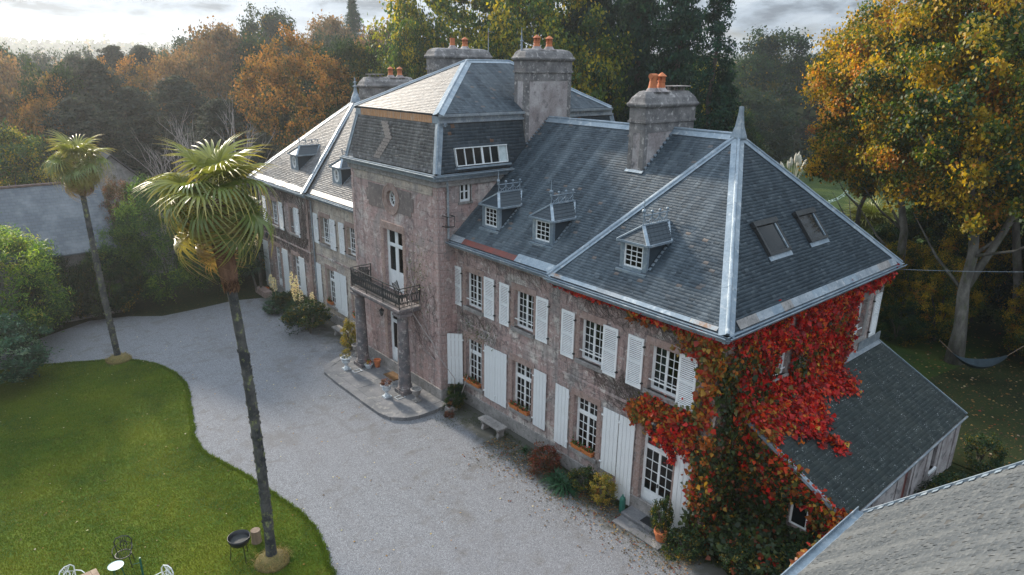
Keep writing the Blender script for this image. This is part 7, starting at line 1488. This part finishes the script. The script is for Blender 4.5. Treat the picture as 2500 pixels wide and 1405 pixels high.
# --- grass blades on the lawn, litter on the ground
def inpoly(x, y, P):
    c = np.zeros(len(x), bool); j = len(P)-1
    for i in range(len(P)):
        xi, yi = P[i]; xj, yj = P[j]; c ^= ((yi > y) != (yj > y)) & (x < (xj-xi)*(y-yi)/(yj-yi+1e-12)+xi); j = i
    return c
N_ = 330000; x = rsn.uniform(-19, -9, N_); y = rsn.uniform(5, 30.2, N_); k = inpoly(x, y, lawn_s); x, y = x[k], y[k]; N_ = len(x); h = rsn.uniform(.02, .055, N_); a = rsn.uniform(0, 6.28, N_); w = .012; b = np.stack([x, y, np.full(N_, GZ+.025)], 1); s_ = np.stack([np.cos(a), np.sin(a), np.zeros(N_)], 1)*w; tp = b+np.stack([rsn.normal(size=N_)*.02, rsn.normal(size=N_)*.02, h], 1)
V = np.stack([b-s_, b+s_, tp], 1).reshape(-1, 3); g = .5+.5*np.sin(x*1.3+np.sin(y*.9)*2)*np.cos(y*.8+x*.3); mixv = np.clip(g*.6+rsn.rand(N_)*.5, 0, 1)[:, None]; col = np.array([.05, .095, .010])*(1-mixv)+np.array([.15, .165, .018])*mixv; dry = rsn.rand(N_) < .05; col[dry] = (.22, .18, .07)
o = nobj('lawn_grass', np_mesh('lawn_grass', V, np.arange(3*N_).reshape(N_, 3), M['leaf_matte'], {'col': np.repeat(col, 3, 0)})); tag(o, 'short green grass of the lawn', 'grass', None, 'stuff')
k = 420; x = rsn.uniform(-17, -1, k); y = rsn.uniform(5, 31, k); C = np.stack([x, y, np.full(k, GZ+.06)], 1); V, Fq, cc = leafgeo(C, np.full(k, .075), .7, np.array([[0, 0, 1.]]), 0, rsn, .8, np.array([(.42, .33, .16), (.30, .17, .06), (.12, .08, .05), (.5, .45, .3)])[rsn.randint(0, 4, k)]); V[:, 2] = np.where((V[:, 0] > -9), V[:, 2]-.045, V[:, 2]); o = nobj('stray_leaves', np_mesh('stray_leaves', V, Fq, M['leaf_matte'], {'col': cc})); tag(o, 'stray dead leaves dotted over lawn and gravel', 'fallen leaves', None, 'stuff')
N_ = 4600; seg = rsn.rand(N_); x = np.where(seg < .45, -.35-np.abs(rsn.normal(size=N_))*.9, rsn.uniform(13, 34, N_)); y = np.where(seg < .45, rsn.uniform(-.5, 9.5, N_), rsn.uniform(-12, 2, N_)); C = np.stack([x, y, np.full(N_, GZ+.02)], 1); pc, pw = pal(((.22, .12, .05), 3), ((.28, .18, .08), 2), ((.22, .05, .03), .8), ((.09, .065, .045), 4), ((.4, .3, .2), .7)); V, Fq, cc = leafgeo(C, np.where(seg < .45, .07, .13), .8, np.array([[0, 0, 1.]]), 0, rsn, .75, pc[rsn.choice(len(pc), N_, p=pw)]); V[:, 2] = np.maximum(V[:, 2], GZ+.004); o = nobj('fallen_leaves', np_mesh('fallen_leaves', V, Fq, M['leaf_matte'], {'col': cc})); tag(o, 'fallen brown and red leaves scattered at the wall foot and under the trees', 'fallen leaves', None, 'stuff')
# ragged turf along the lawn edge
E0 = np.array(lawn_s); E1 = np.roll(E0, -1, 0); k = 46000; i_ = rsn.choice(len(E0), k, p=np.linalg.norm(E1-E0, axis=1)/np.linalg.norm(E1-E0, axis=1).sum()); u = rsn.rand(k, 1); p2 = E0[i_]*(1-u)+E1[i_]*u+rsn.normal(size=(k, 2))*.05; okk = (p2[:, 0] > -19) & (p2[:, 1] > 4.5); p2 = p2[okk]; k = len(p2); b = np.column_stack([p2, np.full(k, GZ+.005)]); a = rsn.uniform(0, 6.28, k); s_ = np.stack([np.cos(a), np.sin(a), np.zeros(k)], 1)*.014; tp = b+np.stack([rsn.normal(size=k)*.045, rsn.normal(size=k)*.045, rsn.uniform(.04, .11, k)], 1); V = np.stack([b-s_, b+s_, tp], 1).reshape(-1, 3); cc = np.repeat(np.array([.085, .135, .016])*rsn.uniform(.5, 1.6, (k, 1)), 3, 0)
o = nobj('edge_grass', np_mesh('edge_grass', V, np.arange(3*k).reshape(k, 3), M['leaf_matte'], {'col': cc})); tag(o, 'longer ragged grass along the lawn edge', 'grass', None, 'stuff')
# weeds creeping over the gravel along the walls
N_ = 9000; y = rsn.uniform(-1, 13, N_); x = -.1-np.abs(rsn.normal(size=N_))*.55*(1+.8*np.sin(y*1.7)); C = np.stack([x, y, GZ+.02+rsn.rand(N_)*.06], 1); V, Fq, cc = leafgeo(C, np.full(N_, .05), .4, np.array([[0, 0, 1.]]), 0, rsn, .2, np.tile([.045, .07, .02], (N_, 1))); o = nobj('weeds', np_mesh('weeds', V, Fq, M['leaf_matte'], {'col': cc})); tag(o, 'low weeds creeping from the wall foot over the gravel', 'weeds', None, 'stuff')
# ================================================================== air
hz = bpy.data.materials.new('haze_air'); hz.use_nodes = True; t = hz.node_tree; t.nodes.clear(); vo = t.nodes.new('ShaderNodeVolumePrincipled'); vo.inputs['Density'].default_value = HAZE; vo.inputs['Anisotropy'].default_value = .6; vo.inputs['Color'].default_value = (.86, .90, .95, 1); oo = t.nodes.new('ShaderNodeOutputMaterial'); t.links.new(vo.outputs[0], oo.inputs['Volume'])
if HAZE > 0:
    m = MB(); m.box(-2900, 3400, -1400, 3900, -12.5, 38); m.f = [tuple(reversed(q)) for q in m.f]; o = m.build('haze', hz); o['kind'] = 'stuff'; o['label'] = 'thin autumn haze over the whole place'; o['category'] = 'haze'
